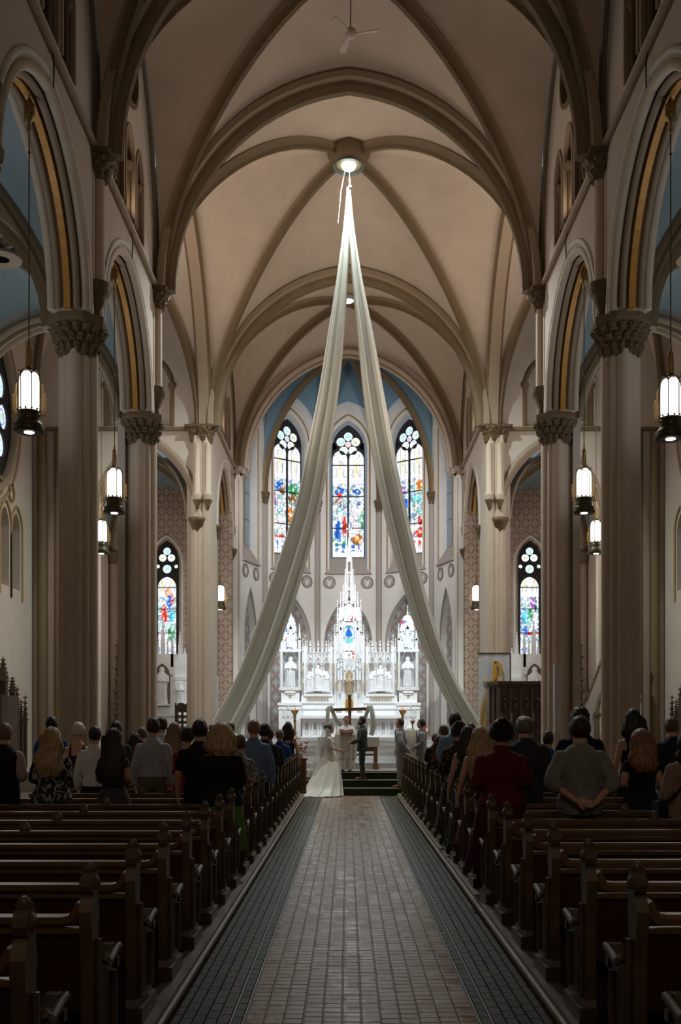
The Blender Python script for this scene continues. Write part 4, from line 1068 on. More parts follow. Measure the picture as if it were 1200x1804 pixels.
for k in range(4):
    a = k*pi/2+pi/4; mb.tube([(.045*cos(a), .045*sin(a), .97), (.035*cos(a), .035*sin(a), 1.30)], .010, 6)
mb.tube([(0, 0, .97), (0, 0, 1.3)], .018, 8)
mb.lathe([(.045, 1.29), (.05, 1.31), (.02, 1.34), (.028, 1.37), (.01, 1.40), (.02, 1.43), (.01, 1.46)], (0,0,0), 10)
L_['finial'] = mb.data('finial', [M['brassd']])
for sg in (-1, 1):
    mb = MB()
    mb.plate([[(sg*.19, .27), (sg*.23, .27), (sg*.225, .55), (sg*.215, .72), (sg*.19, .76), (sg*.20, .62), (sg*.19, .5)]], -.012, .012, (0,0,0), (1,0,0), (0,0,1))
    mb.plate([[(sg*.235, .36), (sg*.25, .34), (sg*.262, .5), (sg*.25, .57), (sg*.225, .60), (sg*.235, .5)]], -.012, .012, (0,0,0), (1,0,0), (0,0,1))
    mb.box((min(sg*.17, sg*.27), -.015, .255), (max(sg*.17, sg*.27), .015, .272))
    mb.sphere((sg*.245, 0, .58), .018, 6, 4)
    L_['side_scroll' if sg < 0 else 'side_scroll_'] = mb.data('side_scroll', [M['brassl']])
def lantern(X, Y, Z, ztop, label, rz=0.0):
    t = thing('hanging_lantern', label, 'lantern', (X, Y, Z), rz, 'hanging church lanterns')
    for q in L_:
        inst(q.rstrip('_'), L_[q], t)
    n = int((ztop-Z-1.45)/.35); mb = MB(); mb.tube([(0, 0, 1.44), (0, 0, ztop-Z)], .011, 5)
    for k in range(1, 3): mb.sphere((0, 0, 1.44+k*(ztop-Z-1.44)/2.6), .025, 6, 4)
    mb.build('chain', M['bronze'], t)
    mb = MB(); mb.lathe([(.02, -.55), (.03, -.52), (.03, -.38), (.075, -.36), (.085, -.30), (.085, -.12), (.06, -.10), (.02, -.02)], (0, 0, ztop-Z), 12); mb.build('ceiling_canopy', M['brassd'], t)
    return t
az = EYE+7.35+AR-.12
for s in (-1, 1):
    X = NC+s*4.93
    lantern(X, 15.3, EYE+(4.52 if s < 0 else 4.42), az, 'lit brass lantern hanging nearest the camera under the %s nave arch' % side[s])
    lantern(X, 20.9, EYE+4.48, az, 'lit brass lantern hanging under the second arch on the %s' % side[s])
    lantern(NC+s*6.96, 28.0, EYE+4.86, EYE+15.4, 'small lit lantern seen beyond the piers in the %s transept' % side[s])
    lantern(NC+s*4.93, 38.3, EYE+4.5, EYE+9.4, 'distant lit lantern in the chancel arch %s of the altar' % side[s])
    for (yy) in (15.3, 20.9):   # wire swag from the string course
        mb = MB(); mb.tube([(NC+s*(FACE-.05), yy, EYE+10.35), (NC+s*(FACE-.10), yy-.1, EYE+10.1), (NC+s*(FACE-.05), yy+.05, EYE+9.85), (X-s*.08, yy, az-.02)], .014, 5)
        tag(mb.build('cable', M['iron']), 'black cable looped from cornice to lantern hook at the %s arch %s' % (side[s], 'nearest the camera' if yy < 16 else 'second from the camera'), 'cable')

# ------------------------------------------------------------------ crossing lamp, chancel lamp, fan
M['lampc'] = mat('spot_lamp_face', (.9, 1, 1), .4, emit=(.72, 1.0, 1.0), estr=22)
M['lampw'] = mat('dome_lamp_face', (.9, .95, 1), .4, emit=(.9, .97, 1.0), estr=2.2)
BZ = EYE+16.05
t = thing('crossing_spot_lamp', 'bright round lamp in the ceiling boss over the crossing', 'lamp', (NC, 27.9, BZ))
mb = MB(); mb.lathe([(.30, -.32), (.42, -.34), (.44, -.26), (.52, -.24), (.54, -.12), (.60, -.05), (.60, .2)], (0,0,0), 28); mb.build('boss_ring', M['rib'], t)
mb = MB(); mb.lathe([(.24, -.05), (.42, -.38), (.44, -.38), (.26, 0)], (0,0,0), 24); mb.build('reflector', mat('grey_reflector', (.12, .15, .15), .3, metal=.7), t)
mb = MB(); mb.sphere((0, 0, -.33), .20, 16, 10, 0, (1, 1, .7)); mb.build('bulb', M['lampc'], t)
t = thing('chancel_dome_lamp', 'small white dome lamp under the chancel boss', 'lamp', (NC, 35.6, EYE+15.22))
mb = MB(); mb.lathe([(.0, .30), (.10, .28), (.22, .12), (.24, .0), (.22, .0)], (0,0,0), 18); mb.build('shade', M['marbleg'], t)
mb = MB(); mb.lathe([(.21, .02), (.12, -.06), (.0, -.08)], (0,0,0), 16); mb.lathe([(.08, .38), (.08, .50)], (0,0,0), 10); mb.build('bulb', M['lampw'], t)
mb = MB(); mb.tube([(0, 0, .28), (0, 0, .9)], .03, 8); mb.build('stem', M['rib'], t)
M['fan'] = mat('beige_fan_paint', (.42, .34, .27), .6)
t = thing('ceiling_fan', 'beige three bladed ceiling fan hanging near the top of the nave vault', 'fan', (NC+.03, 20.7, EYE+14.42))
mb = MB(); mb.lathe([(.03, -.10), (.10, -.07), (.12, .0), (.10, .06), (.04, .10)], (0,0,0), 16); mb.build('motor', M['fan'], t)
mb = MB(); mb.tube([(0, 0, .08), (0, 0, 1.75)], .012, 6); mb.build('down_rod', M['bronze'], t)
for k, a in enumerate((-.35+pi+.6, 0.05, 1.85+.1)):
    a = [math.radians(232), math.radians(-12), math.radians(108)][k]
    ca, sa = cos(a), sin(a)
    pts = []
    mb = MB(); prf = [(.10, .035), (.2, .05), (.35, .07), (.5, .075), (.58, .05), (.60, 0), (.58, -.05), (.5, -.06), (.35, -.05), (.2, -.035), (.10, -.03)]
    vs = []
    for z in (-.008, .008):
        for (r, w_) in prf: vs.append((r*ca-w_*sa, r*sa+w_*ca, z+w_*.35-.03))
    n = len(prf); mb.add(vs, [tuple(range(n-1, -1, -1)), tuple(range(n, 2*n))]+[(i, (i+1)%n, n+(i+1)%n, n+i) for i in range(n)]); mb.build('blade', M['fan'], t)

# ------------------------------------------------------------------ drapes
def clothmat(name, col, tr=.35):
    m = bpy.data.materials.new(name); m.use_nodes = True; nt = m.node_tree; b = nt.nodes['Principled BSDF']
    b.inputs['Base Color'].default_value = (*col, 1); b.inputs['Roughness'].default_value = .9; b.inputs['Specular IOR Level'].default_value = .1
    t_ = nt.nodes.new('ShaderNodeBsdfTranslucent'); t_.inputs[0].default_value = (*col, 1)
    mx = nt.nodes.new('ShaderNodeMixShader'); mx.inputs[0].default_value = tr
    out = nt.nodes['Material Output']; nt.links.new(b.outputs[0], mx.inputs[1]); nt.links.new(t_.outputs[0], mx.inputs[2]); nt.links.new(mx.outputs[0], out.inputs[0])
    return m
M['chiffon'] = clothmat('white_chiffon', (.80, .80, .74), .5)
def spline(keys, t):
    n = len(keys)-1; x = t*n; i = min(int(x), n-1); f = x-i
    def K(j): return np.array(keys[max(0, min(n, j))], float)
    p0, p1, p2, p3 = K(i-1), K(i), K(i+1), K(i+2)
    return .5*((2*p1)+(-p0+p2)*f+(2*p0-5*p1+4*p2-p3)*f*f+(-p0+3*p1-3*p2+p3)*f**3)
def drape(keys, label, seed):
    """keys (x, z, halfwidth) in metres + y depth"""
    rs = random.Random(seed); ns, nk = 90, 44; vs = []; fs = []
    ph = [rs.uniform(0, 6.28) for _ in range(6)]
    for i in range(ns+1):
        t = i/ns; x, y, z, hw = spline(keys, t); x2, y2, z2, _ = spline(keys, min(1, t+.01)); x1_, y1_, z1_, _ = spline(keys, max(0, t-.01))
        T = np.array([x2-x1_, y2-y1_, z2-z1_]); T /= np.linalg.norm(T); S_ = np.cross(T, [0, 1, 0]); S_ /= np.linalg.norm(S_); D = np.cross(S_, T)
        for k in range(nk):
            a = 2*pi*k/nk; u = cos(a)
            fold = .35*sin(6*u+ph[0]+1.2*t)+.25*sin(11*u+ph[1]-2*t)+.18*sin(19*u+ph[2])
            th = hw*(.30*sin(a)+.42*fold)
            p = np.array([x, y, z])+S_*(u*hw*(1+.05*sin(7*t+ph[3])))+D*th
            vs.append(tuple(p))
    for i in range(ns):
        for k in range(nk): fs.append((i*nk+k, i*nk+(k+1)%nk, (i+1)*nk+(k+1)%nk, (i+1)*nk+k))
    mb = MB(); mb.add(vs, fs, 0, True); mb.add(vs[:nk], [tuple(range(nk))]); mb.add(vs[-nk:], [tuple(range(nk-1, -1, -1))])
    o = mb.build('fabric_drape', M['chiffon']); tag(o, label, 'drape'); return o
def dk(pts):
    out = []
    for i, (x, y, w_) in enumerate(pts):
        f = (y-330)/(1275-330); d = 28.0+2.2*f
        out.append(((x-612)*d/1754, d, EYE+(1280-y)*d/1754, w_*d/1754/2))
    return out
drape(dk([(613, 330, 3), (610.5, 400, 12), (603, 490, 21), (592, 590, 30), (579, 690, 35), (562, 790, 39), (545, 880, 41), (522, 965, 46), (495, 1050, 50), (464, 1140, 52), (433, 1215, 52), (398, 1282, 56)]), 'long white gauze drape falling from the ceiling lamp to the left', 3)
drape(dk([(616, 330, 3), (619, 400, 11), (629, 490, 19), (644, 590, 28), (658, 690, 35), (674, 790, 38), (692, 880, 39), (712, 965, 39), (734, 1050, 36), (762, 1140, 36), (795, 1215, 36), (832, 1278, 34)]), 'long white gauze drape falling from the ceiling lamp to the right', 8)
mb = MB(); mb.tube([(NC+.02, 28.0, BZ-.35), (NC+.03, 28.0, EYE+15.12)], .012, 6); mb.sphere((NC+.03, 28.0, EYE+15.18), .05, 8, 6)
tag(mb.build('rope', M['paper']), 'short pale cord tying both drapes below the ceiling lamp', 'cord')
mb = MB(); mb.tube([(NC-.10, 28.0, BZ-.4), (NC-.22, 28.0, BZ-1.0), (NC-.30, 28.0, BZ-1.9)], .005, 5); tag(mb.build('loose_thread', M['paper']), 'thin loose wire trailing beside the drape cord', 'wire')

# ------------------------------------------------------------------ high altar
SA = 44.4
def AX(x): return (x-613.5)/SA
def AZ(y): return EYE+(1280-y)/SA
YA = 39.5
ha = thing('high_altar', 'tall white marble gothic high altar with spires below the apse windows', 'altar', (NC+.035, YA, 0))
FLZ = .546+.83
def abox(mb, x0, x1, y0, y1, d0, d1, mi=0):     # pixels x, y(top,bottom), depth range local
    mb.box((AX(x0), d0, AZ(y1)), (AX(x1), d1, AZ(y0)), mi)
def pinnacle(mb, x, yb, yt, w, d=0.0, crock=True, mi=0):
    """square shaft with gablets and crocketed spirelet; x, yb, yt in pixels, w metres"""
    X = AX(x); zb, zt = AZ(yb), AZ(yt); H = zt-zb; zs = zb+H*.42
    mb.box((X-w/2, d-w/2, zb), (X+w/2, d+w/2, zs), mi)
    mb.box((X-w*.62, d-w*.62, zs-.02), (X+w*.62, d+w*.62, zs+.015), mi)
    r = w*.46; n = 4
    vs = [(X-r, d-r, zs), (X+r, d-r, zs), (X+r, d+r, zs), (X-r, d+r, zs), (X, d, zt-.03)]
    mb.add(vs, [(0,1,4), (1,2,4), (2,3,4), (3,0,4)], mi)
    for sg in (-1, 1):     # gablets
        mb.add([(X-r*1.2, d-r*1.25, zs-.0), (X+r*1.2, d-r*1.25, zs), (X, d-r*1.25, zs+w*1.3), (X, d, zs+w*1.0)], [(0,1,2), (0,2,3), (1,3,2)], mi)
    if crock:
        m = max(3, int((zt-zs)/.09))
        for k in range(1, m):
            f = k/m; rr = r*(1-f); q = .012+.012*(1-f)
            for sx in (-1, 1): mb.cbox((X+sx*(rr+q*.5), d-rr*.6, zs+(zt-zs)*f), (q*1.6, q*1.6, q*1.3), mi)
    mb.sphere((X, d, zt-.02), .022, 6, 4, mi)
    mb.cbox((X, d, zt-.06), (.06, .02, .018), mi)
def gable(mb, x, yb, yt, hw, d, th=.06, mi=0, crock=True):
    X = AX(x); zb, zt = AZ(yb), AZ(yt); w = hw; H = zt-zb
    ar = arch2(0, w*.72, zb, H*.55, 6)
    mb.plate([[(-w, zb), (0, zt), (w, zb), (w*.72, zb)]+ar[::-1]+[(-w*.72, zb)]], d-th, d, (X, 0, 0), (1,0,0), (0,0,1), mi)
    m = max(3, int(H/.08))
    if crock:
        for k in range(1, m):
            f = k/m
            for sx in (-1, 1): mb.cbox((X+sx*w*(1-f), -(-d), zb+H*f+.012), (.03, .03, .03), mi)
    mb.sphere((X, d, zt+.02), .03, 6, 4, mi)
# body
mb = MB()
for sg in (-1, 1):
    f = lambda x: 613.5+sg*(x-613.5)
    def bx_(x0, x1, y0, y1, d0, d1, mi=0): a, b = sorted((f(x0), f(x1))); abox(mb, a, b, y0, y1, d0, d1, mi)
    # pedestal, mid tier
    bx_(698, 737, 1243, 1305, -.25, .7); bx_(696, 739, 1238, 1243, -.30, .7); bx_(697, 738, 1247, 1250, -.28, .7)
    bx_(640, 698, 1225, 1262, -.0, .7); bx_(638, 700, 1236, 1239, -.06, .7)
    bx_(588+50, 698, 1148, 1227, .12, .7)          # relief recess back
    # uprights
    for x in (645, 691): bx_(x-2.5, x+2.5, 1140, 1227, -.03, .4)
    bx_(643, 693, 1222, 1227, -.05, .4)
    # side niche frame
    bx_(699, 703, 1148, 1213, -.18, .5); bx_(730, 735, 1148, 1213, -.18, .5); bx_(703, 730, 1148, 1213, .22, .6)
    bx_(698, 736, 1211, 1216, -.22, .6); bx_(701, 733, 1216, 1238, -.12, .6); bx_(708, 726, 1217, 1221, -.2, .3); bx_(712, 722, 1221, 1224, -.17, .3)
    bx_(698, 736, 1144, 1149, -.2, .5)
abox(mb, 588, 639, 1160, 1262, .1, .7); abox(mb, 600, 627, 1222, 1262, -.08, .5)
abox(mb, 575, 652, 1256, 1262, -.2, .6); abox(mb, 530, 697, 1246, 1249, -.06, .5)
for sg in (-1, 1):
    for dx in (9, 16, 24): abox(mb, 613.5+sg*dx-1.0, 613.5+sg*dx+1.0, 1183, 1222, -.02, .2)
    abox(mb, 613.5+sg*24.5-1.6, 613.5+sg*24.5+1.6, 1120, 1262, -.04, .3)
mb.build('altar_body', M['marble'], ha)
# mensa with arcade
mb = MB()
abox(mb, 529, 698, 1261, 1266, -1.0, .0); abox(mb, 532, 695, 1266, 1300, -.70, .0); abox(mb, 530, 697, 1297, 1303, -.95, .0); abox(mb, 525, 702, 1302, 1307, -1.0, .6)
for k in range(11):
    x = 540+k*14.7; X = AX(x)
    for dx in (-4.6, 4.6):
        mb.tube([(AX(x+dx), -.78, AZ(1297)), (AX(x+dx), -.78, AZ(1274))], .022, 6)
    mb.tube([(AX(x)+u, -.78, v) for u, v in arch2(0, .11, AZ(1275), .13, 5)], .018, 5)
mb.build('altar_table', M['marble'], ha)
mb = MB()
for k in range(11):
    x = 540+k*14.7
    mb.plate([[(AX(x)-.07, AZ(1294)), (AX(x)-.07, AZ(1276))]+arch2(AX(x), .07, AZ(1276), .09, 5)[1:-1]+[(AX(x)+.07, AZ(1276)), (AX(x)+.07, AZ(1294))]], .70, .712, (0,0,0), (1,0,0), (0,0,1))
mb.build('arcade_niches', M['marbleg'], ha)
# gilded little columns
M['goldm'] = mat('pale_gold_marble', (.50, .40, .26), .4, metal=.2)
def COLM(p0, p1, r, matn='marble', nm='colonnette'): m_ = MB(); m_.tube([p0, p1], r, 7); m_.build(nm, M[matn], ha)
for sg in (-1, 1):
    for k in range(8): xx = 613.5+sg*(652+k*4.9-613.5); COLM((AX(xx), -.08, AZ(1234.5)), (AX(xx), -.08, AZ(1226.5)), .028, 'goldm', 'gilt_column')
    for xx, a, b in ((641.5, 1168, 1186), (641.5, 1193, 1214), (635, 1200, 1218), (625.5, 1198, 1218), (697, 1168, 1184), (697, 1192, 1215), (717, 1218, 1228)):
        x_ = 613.5+sg*(xx-613.5); COLM((AX(x_), -.13, AZ(b)), (AX(x_), -.13, AZ(a)), .036 if xx != 717 else .05, 'goldm', 'gilt_column')
mb = MB(); mb.plate([arch2(0, .15, AZ(1236), .12, 6)[::1]+[(.15, AZ(1251)), (-.15, AZ(1251))]], .08, .14, (AX(613.5), 0, 0), (1,0,0), (0,0,1)); mb.cbox((0, -.16, AZ(1242)), (.29, .03, .38)); mb.build('tabernacle_door', mat('bright_gold', (.70, .45, .10), .3, metal=.7), ha)
# canopies and pinnacles, each its own part
_r = MB()
def PIN(*q, **k): m_ = MB(); pinnacle(m_, *q, **k); m_.build('pinnacle', M['marble'], ha)
def GAB(*q, **k): m_ = MB(); gable(m_, *q, **k); m_.build('gable', M['marble'], ha)
def COLM(p0, p1, r, matn='marble', nm='colonnette'): m_ = MB(); m_.tube([p0, p1], r, 7); m_.build(nm, M[matn], ha)
mb = MB()
for sg in (-1, 1):
    f = lambda x: 613.5+sg*(x-613.5)
    for x in (654, 668, 682):
        GAB(f(x), 1172, 1146, .15, -.06)
        for dx in (-7, 7): COLM((AX(f(x)+dx), -.06, AZ(1222)), (AX(f(x)+dx), -.06, AZ(1168)), .016)
        PIN(f(x), 1150, 1128, .07, -.02)
        mb.sphere((AX(f(x)), -.05, AZ(1137)), .055, 7, 5)
    for x, yt in ((645, 1122), (647.5, 1132), (661, 1131), (675, 1131), (691, 1118), (695, 1124), (640, 1119), (636, 1126), (650, 1128), (688, 1128)):
        PIN(f(x), 1168, yt, .055, .02)
    GAB(f(716.5), 1168, 1136, .30, -.2)
    for x, yt, yb, w_ in ((701, 1098, 1150, .10), (732, 1100, 1150, .10), (707, 1108, 1145, .07), (726, 1108, 1145, .07), (716.5, 1066, 1140, .13), (711.5, 1088, 1140, .07), (721.5, 1088, 1140, .07)):
        PIN(f(x), yb, yt, w_, .05)
    for x in (701, 732): COLM((AX(f(x)), -.22, AZ(1212)), (AX(f(x)), -.22, AZ(1150)), .035)
    # centre tower
    for x, yb, yt, w_ in ((621.5+0, 1150, 1092, .06), (628.5, 1160, 1042, .11), (634, 1160, 1056, .08), (639, 1165, 1100, .06)):
        PIN(f(x), yb, yt, w_, .05)
    abox(mb, min(f(624.5), f(632)), max(f(624.5), f(632)), 1070, 1165, -.0, .3)
    mb.tube([(AX(f(625)), -.05, AZ(1160)), (AX(f(625)), -.05, AZ(1092))], .03, 6); mb.tube([(AX(f(631)), -.05, AZ(1160)), (AX(f(631)), -.05, AZ(1092))], .03, 6)
    abox(mb, min(f(623), f(633)), max(f(623), f(633)), 1090, 1094, -.08, .3)
mb.plate([[(-.32, AZ(1098)), (0, AZ(1058)), (.32, AZ(1098)), (.22, AZ(1098))]+arch2(0, .20, AZ(1100), .55, 8)[::-1]+[(-.22, AZ(1098))]], -.02, .08, (AX(613.5), 0, 0), (1,0,0), (0,0,1))
for k in range(1, 8):
    for sx in (-1, 1): mb.cbox((AX(613.5)+sx*.32*(1-k/8), -.1, AZ(1098)+(AZ(1058)-AZ(1098))*k/8+.03), (.05, .05, .05))
# open lantern stage and spire
for x in (607, 610.2, 616.8, 620):
    for d in (-.05, .22): COLM((AX(x), d, AZ(1062)), (AX(x), d, AZ(1010 if x in (607, 620) else 990)), .028)
for (x, yb, yt, w_) in ((606.5, 1062, 1002, .06), (620.5, 1062, 1002, .06), (609.5, 1020, 978, .05), (617.5, 1020, 978, .05), (603, 1085, 1030, .06), (624, 1085, 1030, .06)): PIN(x, yb, yt, w_, .0)
for yy in (1022, 1042): GAB(613.5, yy+14, yy-6, .14, -.08)
for q_ in ((606, 621, 1038, 1040), (606, 621, 1060, 1064), (608, 619, 1008, 1011)): m_ = MB(); abox(m_, *q_, -.08, .25); m_.build('tower_ledge', M['marble'], ha)
mb.build('tower_stage', M['marble'], ha)
mb = MB()
X0 = AX(613.5)
vs = [(X0+.14*cos(a), .08+.14*sin(a), AZ(990)) for a in [pi/8+k*pi/4 for k in range(8)]]+[(X0, .08, AZ(935))]
mb.add(vs, [(k, (k+1)%8, 8) for k in range(8)])
vs = [(X0+.16*cos(a), .08+.16*sin(a), AZ(1010)) for a in [pi/8+k*pi/4 for k in range(8)]]+[(X0+.14*cos(a), .08+.14*sin(a), AZ(990)) for a in [pi/8+k*pi/4 for k in range(8)]]
mb.add(vs, [(k, (k+1)%8, 8+(k+1)%8, 8+k) for k in range(8) if k % 2 == 0])
mb.build('spire', M['marble'], ha)
mb = MB(); mb.cbox((X0, .08, AZ(930)), (.05, .05, .40)); mb.cbox((X0, .08, AZ(931)), (.22, .05, .05))
mb.build('spire_cross', M['marble'], ha)
# centre gilt niche
mb = MB(); mb.plate([[(-.14, AZ(1222)), (-.14, AZ(1192))]+arch2(0, .14, AZ(1192), .28, 6)+[(.14, AZ(1192)), (.14, AZ(1222))]], .05, .06, (X0, 0, 0), (1,0,0), (0,0,1)); mb.build('gilt_niche', M['goldm'], ha)
mb = MB(); gable(mb, 613.5, 1190, 1160, .20, -.14); pinnacle(mb, 613.5, 1168, 1140, .08, -.05)
for sg in (-1, 1):
    for dx, yt in ((8, 1165), (14, 1150), (19, 1158)): pinnacle(mb, 613.5+sg*dx, 1198, yt, .07, -.05)
mb.build('tabernacle_canopy', M['marble'], ha)

def robed(mb, X, Y, z0, H, seed=0, wide=1.0, crown=False, mi=0):
    """draped standing marble figure"""
    rs = random.Random(seed); n = 20; prof = [(0, .165), (.04, .165), (.2, .150), (.4, .142), (.55, .150), (.68, .155), (.76, .150), (.80, .125), (.83, .085), (.86, .070), (.89, .072), (.93, .076), (.965, .062), (.99, .036), (1.0, .012)]
    vs = []; fs = []; ph = rs.uniform(0, 6)
    for t, r in prof:
        for k in range(n):
            a = 2*pi*k/n; q = 1+(.10*sin(5*a+ph+3*t)+.06*sin(9*a-ph)) * (1 if t < .8 else .1)
            rx = r*H*q*(wide if t < .82 else 1); ry = rx*.72 if t < .82 else rx
            vs.append((X+rx*cos(a), Y+ry*sin(a), z0+H*t))
    for i in range(len(prof)-1):
        for k in range(n): fs.append((i*n+k, i*n+(k+1)%n, (i+1)*n+(k+1)%n, (i+1)*n+k))
    mb.add(vs, fs, mi, True); mb.add(vs[:n], [tuple(range(n-1, -1, -1))], mi)
    for sg in (-1, 1):   # forearms folded to the chest
        mb.tube([(X+sg*.15*H, Y-.01, z0+.75*H), (X+sg*.17*H, Y-.06*H, z0+.60*H), (X+sg*.03*H, Y-.14*H, z0+.63*H)], .04*H, 8, mi)
    for k in range(4):   # mantle folds
        a = -1.0+k*.5; mb.tube([(X+a*.13*H, Y-.10*H, z0+.66*H), (X+(a*.10+.03)*H, Y-.125*H, z0+.4*H), (X+(a*.13)*H, Y-.12*H, z0+.03*H)], .016*H, 5, mi)
    mb.cbox((X, Y, z0-.02*H), (.40*H, .34*H, .04*H), mi)
for sg, nm in ((-1, 'left'), (1, 'right')):
    mb = MB(); robed(mb, 0, 0, 0, 1.22, 5+sg); t = mb.build('statue', M['marble'], None, (ha.location.x+AX(613.5+sg*(716.5-613.5)), YA-.02, AZ(1211)))
    tag(t, 'white robed marble saint statue in the %s end niche of the high altar' % nm, 'statue')
mb = MB(); robed(mb, 0, 0, 0, .72, 3); tag(mb.build('statue', M['goldm'], None, (ha.location.x+X0, YA-.14, AZ(1221))), 'small gilded figure in the centre niche of the high altar', 'statue')
for sg in (-1, 1):
    mb = MB()
    for x in (654, 668, 682):
        X_c = AX(613.5+sg*(x-613.5)); mb.plate([[(X_c-.09, AZ(1186)), (X_c-.09, AZ(1174))]+arch2(X_c, .09, AZ(1174), .17, 5)[1:-1]+[(X_c+.09, AZ(1174)), (X_c+.09, AZ(1186))]], -.118, -.10, (0,0,0), (1,0,0), (0,0,1))
    mb.build('canopy_shade', M['sill'], ha)  # flat darker plates standing for the arched shade under the canopies
for sg, nm in ((-1, 'left'), (1, 'right')):
    mb = MB()
    for k, (x, h, dz) in enumerate(((653, .82, .05), (661, .95, .1), (669, 1.0, .12), (677, .9, .1), (684, .82, .05))):
        robed(mb, AX(613.5+sg*(x-613.5)), .06, AZ(1221)+dz, h, 11+k+sg*5, 1.2)
    mb.sphere((AX(613.5+sg*(668-613.5)), .0, AZ(1212)), .17, 10, 8, 0, (1.3, .5, .7))
    mb.build('carved_relief', M['marble'], ha)
for sg, nm in ((-1, 'left'), (1, 'right')):   # lower corner canopies with angels
    mb = MB()
    for x, yt in ((712, 1252), (720, 1246), (728, 1252)): gable(mb, 613.5+sg*(x-613.5), 1272, yt, .10, -.32, .05); pinnacle(mb, 613.5+sg*(x-613.5), 1262, yt-5, .05, -.3)
    robed(mb, AX(613.5+sg*(720-613.5)), -.34, AZ(1300), .62, 9)
    for x in (706, 715, 725, 734): mb.tube([(AX(613.5+sg*(x-613.5)), -.34, AZ(1300)), (AX(613.5+sg*(x-613.5)), -.34, AZ(1268))], .022, 6)
    mb.build('corner_canopy', M['marble'], ha)
# low apse window glimpsed through the tower
t = tag(empty('window_10'), 'small lancet of pale blue stained glass seen through the altar tower', None, None, 'structure')
O_, U_, V_ = (NC+.02, DY-.10, 0), (1,0,0), (0,0,1)
def lowcol(uu, vv):
    c = paint(np.clip(uu/.35, -1, 1), np.full(uu.shape, .9), [], 44); c[:] = WHITE*.95
    r = np.sqrt((uu/.30)**2+((vv-(EYE+4.1))/.42)**2); c[(r < 1)] = np.array([.10, .42, .85]); c[(r < .72)] = np.array([.7, .9, 1.05]); c[(np.abs(uu) < .05) & (r < .9)] = np.array(PAL['n']); c[(np.abs(uu) < .2*(1-(vv-(EYE+4.0))*2)) & (vv > EYE+4.0) & (r < .6)] = np.array(PAL['b'])
    c[(r < 1) & (vv < EYE+3.95)] = np.array(PAL['t'])*.9
    c2, _, _ = voro(uu, vv, 9, 71); c[(c2[0] > .93) & (r > 1)] = PAL['r']; c[(c2[1] > .85) & (r > 1)] = np.array(PAL['l'])*.8; return c
grid_pane('pane', -.36, .36, EYE+2.75, EYE+5.4, (O_, U_, V_), lowcol, .03, t, clip=lambda u, v: v < EYE+4.7 or abs(u) < .36*sqrt(max(0, 1-((v-EYE-4.7)/.75)**2)))
mb = MB()
for z_ in (EYE+4.66, EYE+3.35): mb.box((NC-.36, DY-.16, z_-.02), (NC+.40, DY-.08, z_+.02))
mb.build('saddle_bar', M['lead'], t)
for sg in (-1, 1):  # side glimpses
    t = tag(empty('window_%d' % (11 if sg < 0 else 12)), 'small lancet of pale stained glass behind the %s altar pinnacles' % ('left' if sg < 0 else 'right'), None, None, 'structure')
    a, b = (vert(1), vert(2)) if sg < 0 else (vert(3), vert(4)); m_ = (a+b)/2; U2 = (b-a).normalized(); W2 = U2.cross(Vector((0,0,1)))
    if W2.dot(Vector((NC, 40, 0))-m_) < 0: W2 = -W2
    def cfl(uu, vv): c = paint(np.clip(uu/.35, -1, 1), np.full(uu.shape, .9), [], 46); c2, _, _ = voro(uu, vv, 7, 72); c[:] = WHITE*.95; c[c2[0] > .8] = PAL['t']; c[c2[1] > .9] = PAL['r']; c[c2[2] > .88] = PAL['b']; return c
    grid_pane('pane', -.36, .36, EYE+2.3, EYE+4.9, (m_-W2*.12, U2, (0,0,1)), cfl, .035, t, clip=lambda u, v: v < EYE+4.2 or abs(u) < .36*sqrt(max(0, 1-((v-EYE-4.2)/.7)**2)))
    mb = MB()
    for z_ in (EYE+4.16, EYE+3.0):
        p0 = m_-W2*.10-U2*.38; p1 = m_-W2*.10+U2*.38; mb.tube([(p0.x, p0.y, z_), (p1.x, p1.y, z_)], .02, 5)
    mb.build('saddle_bar', M['lead'], t)

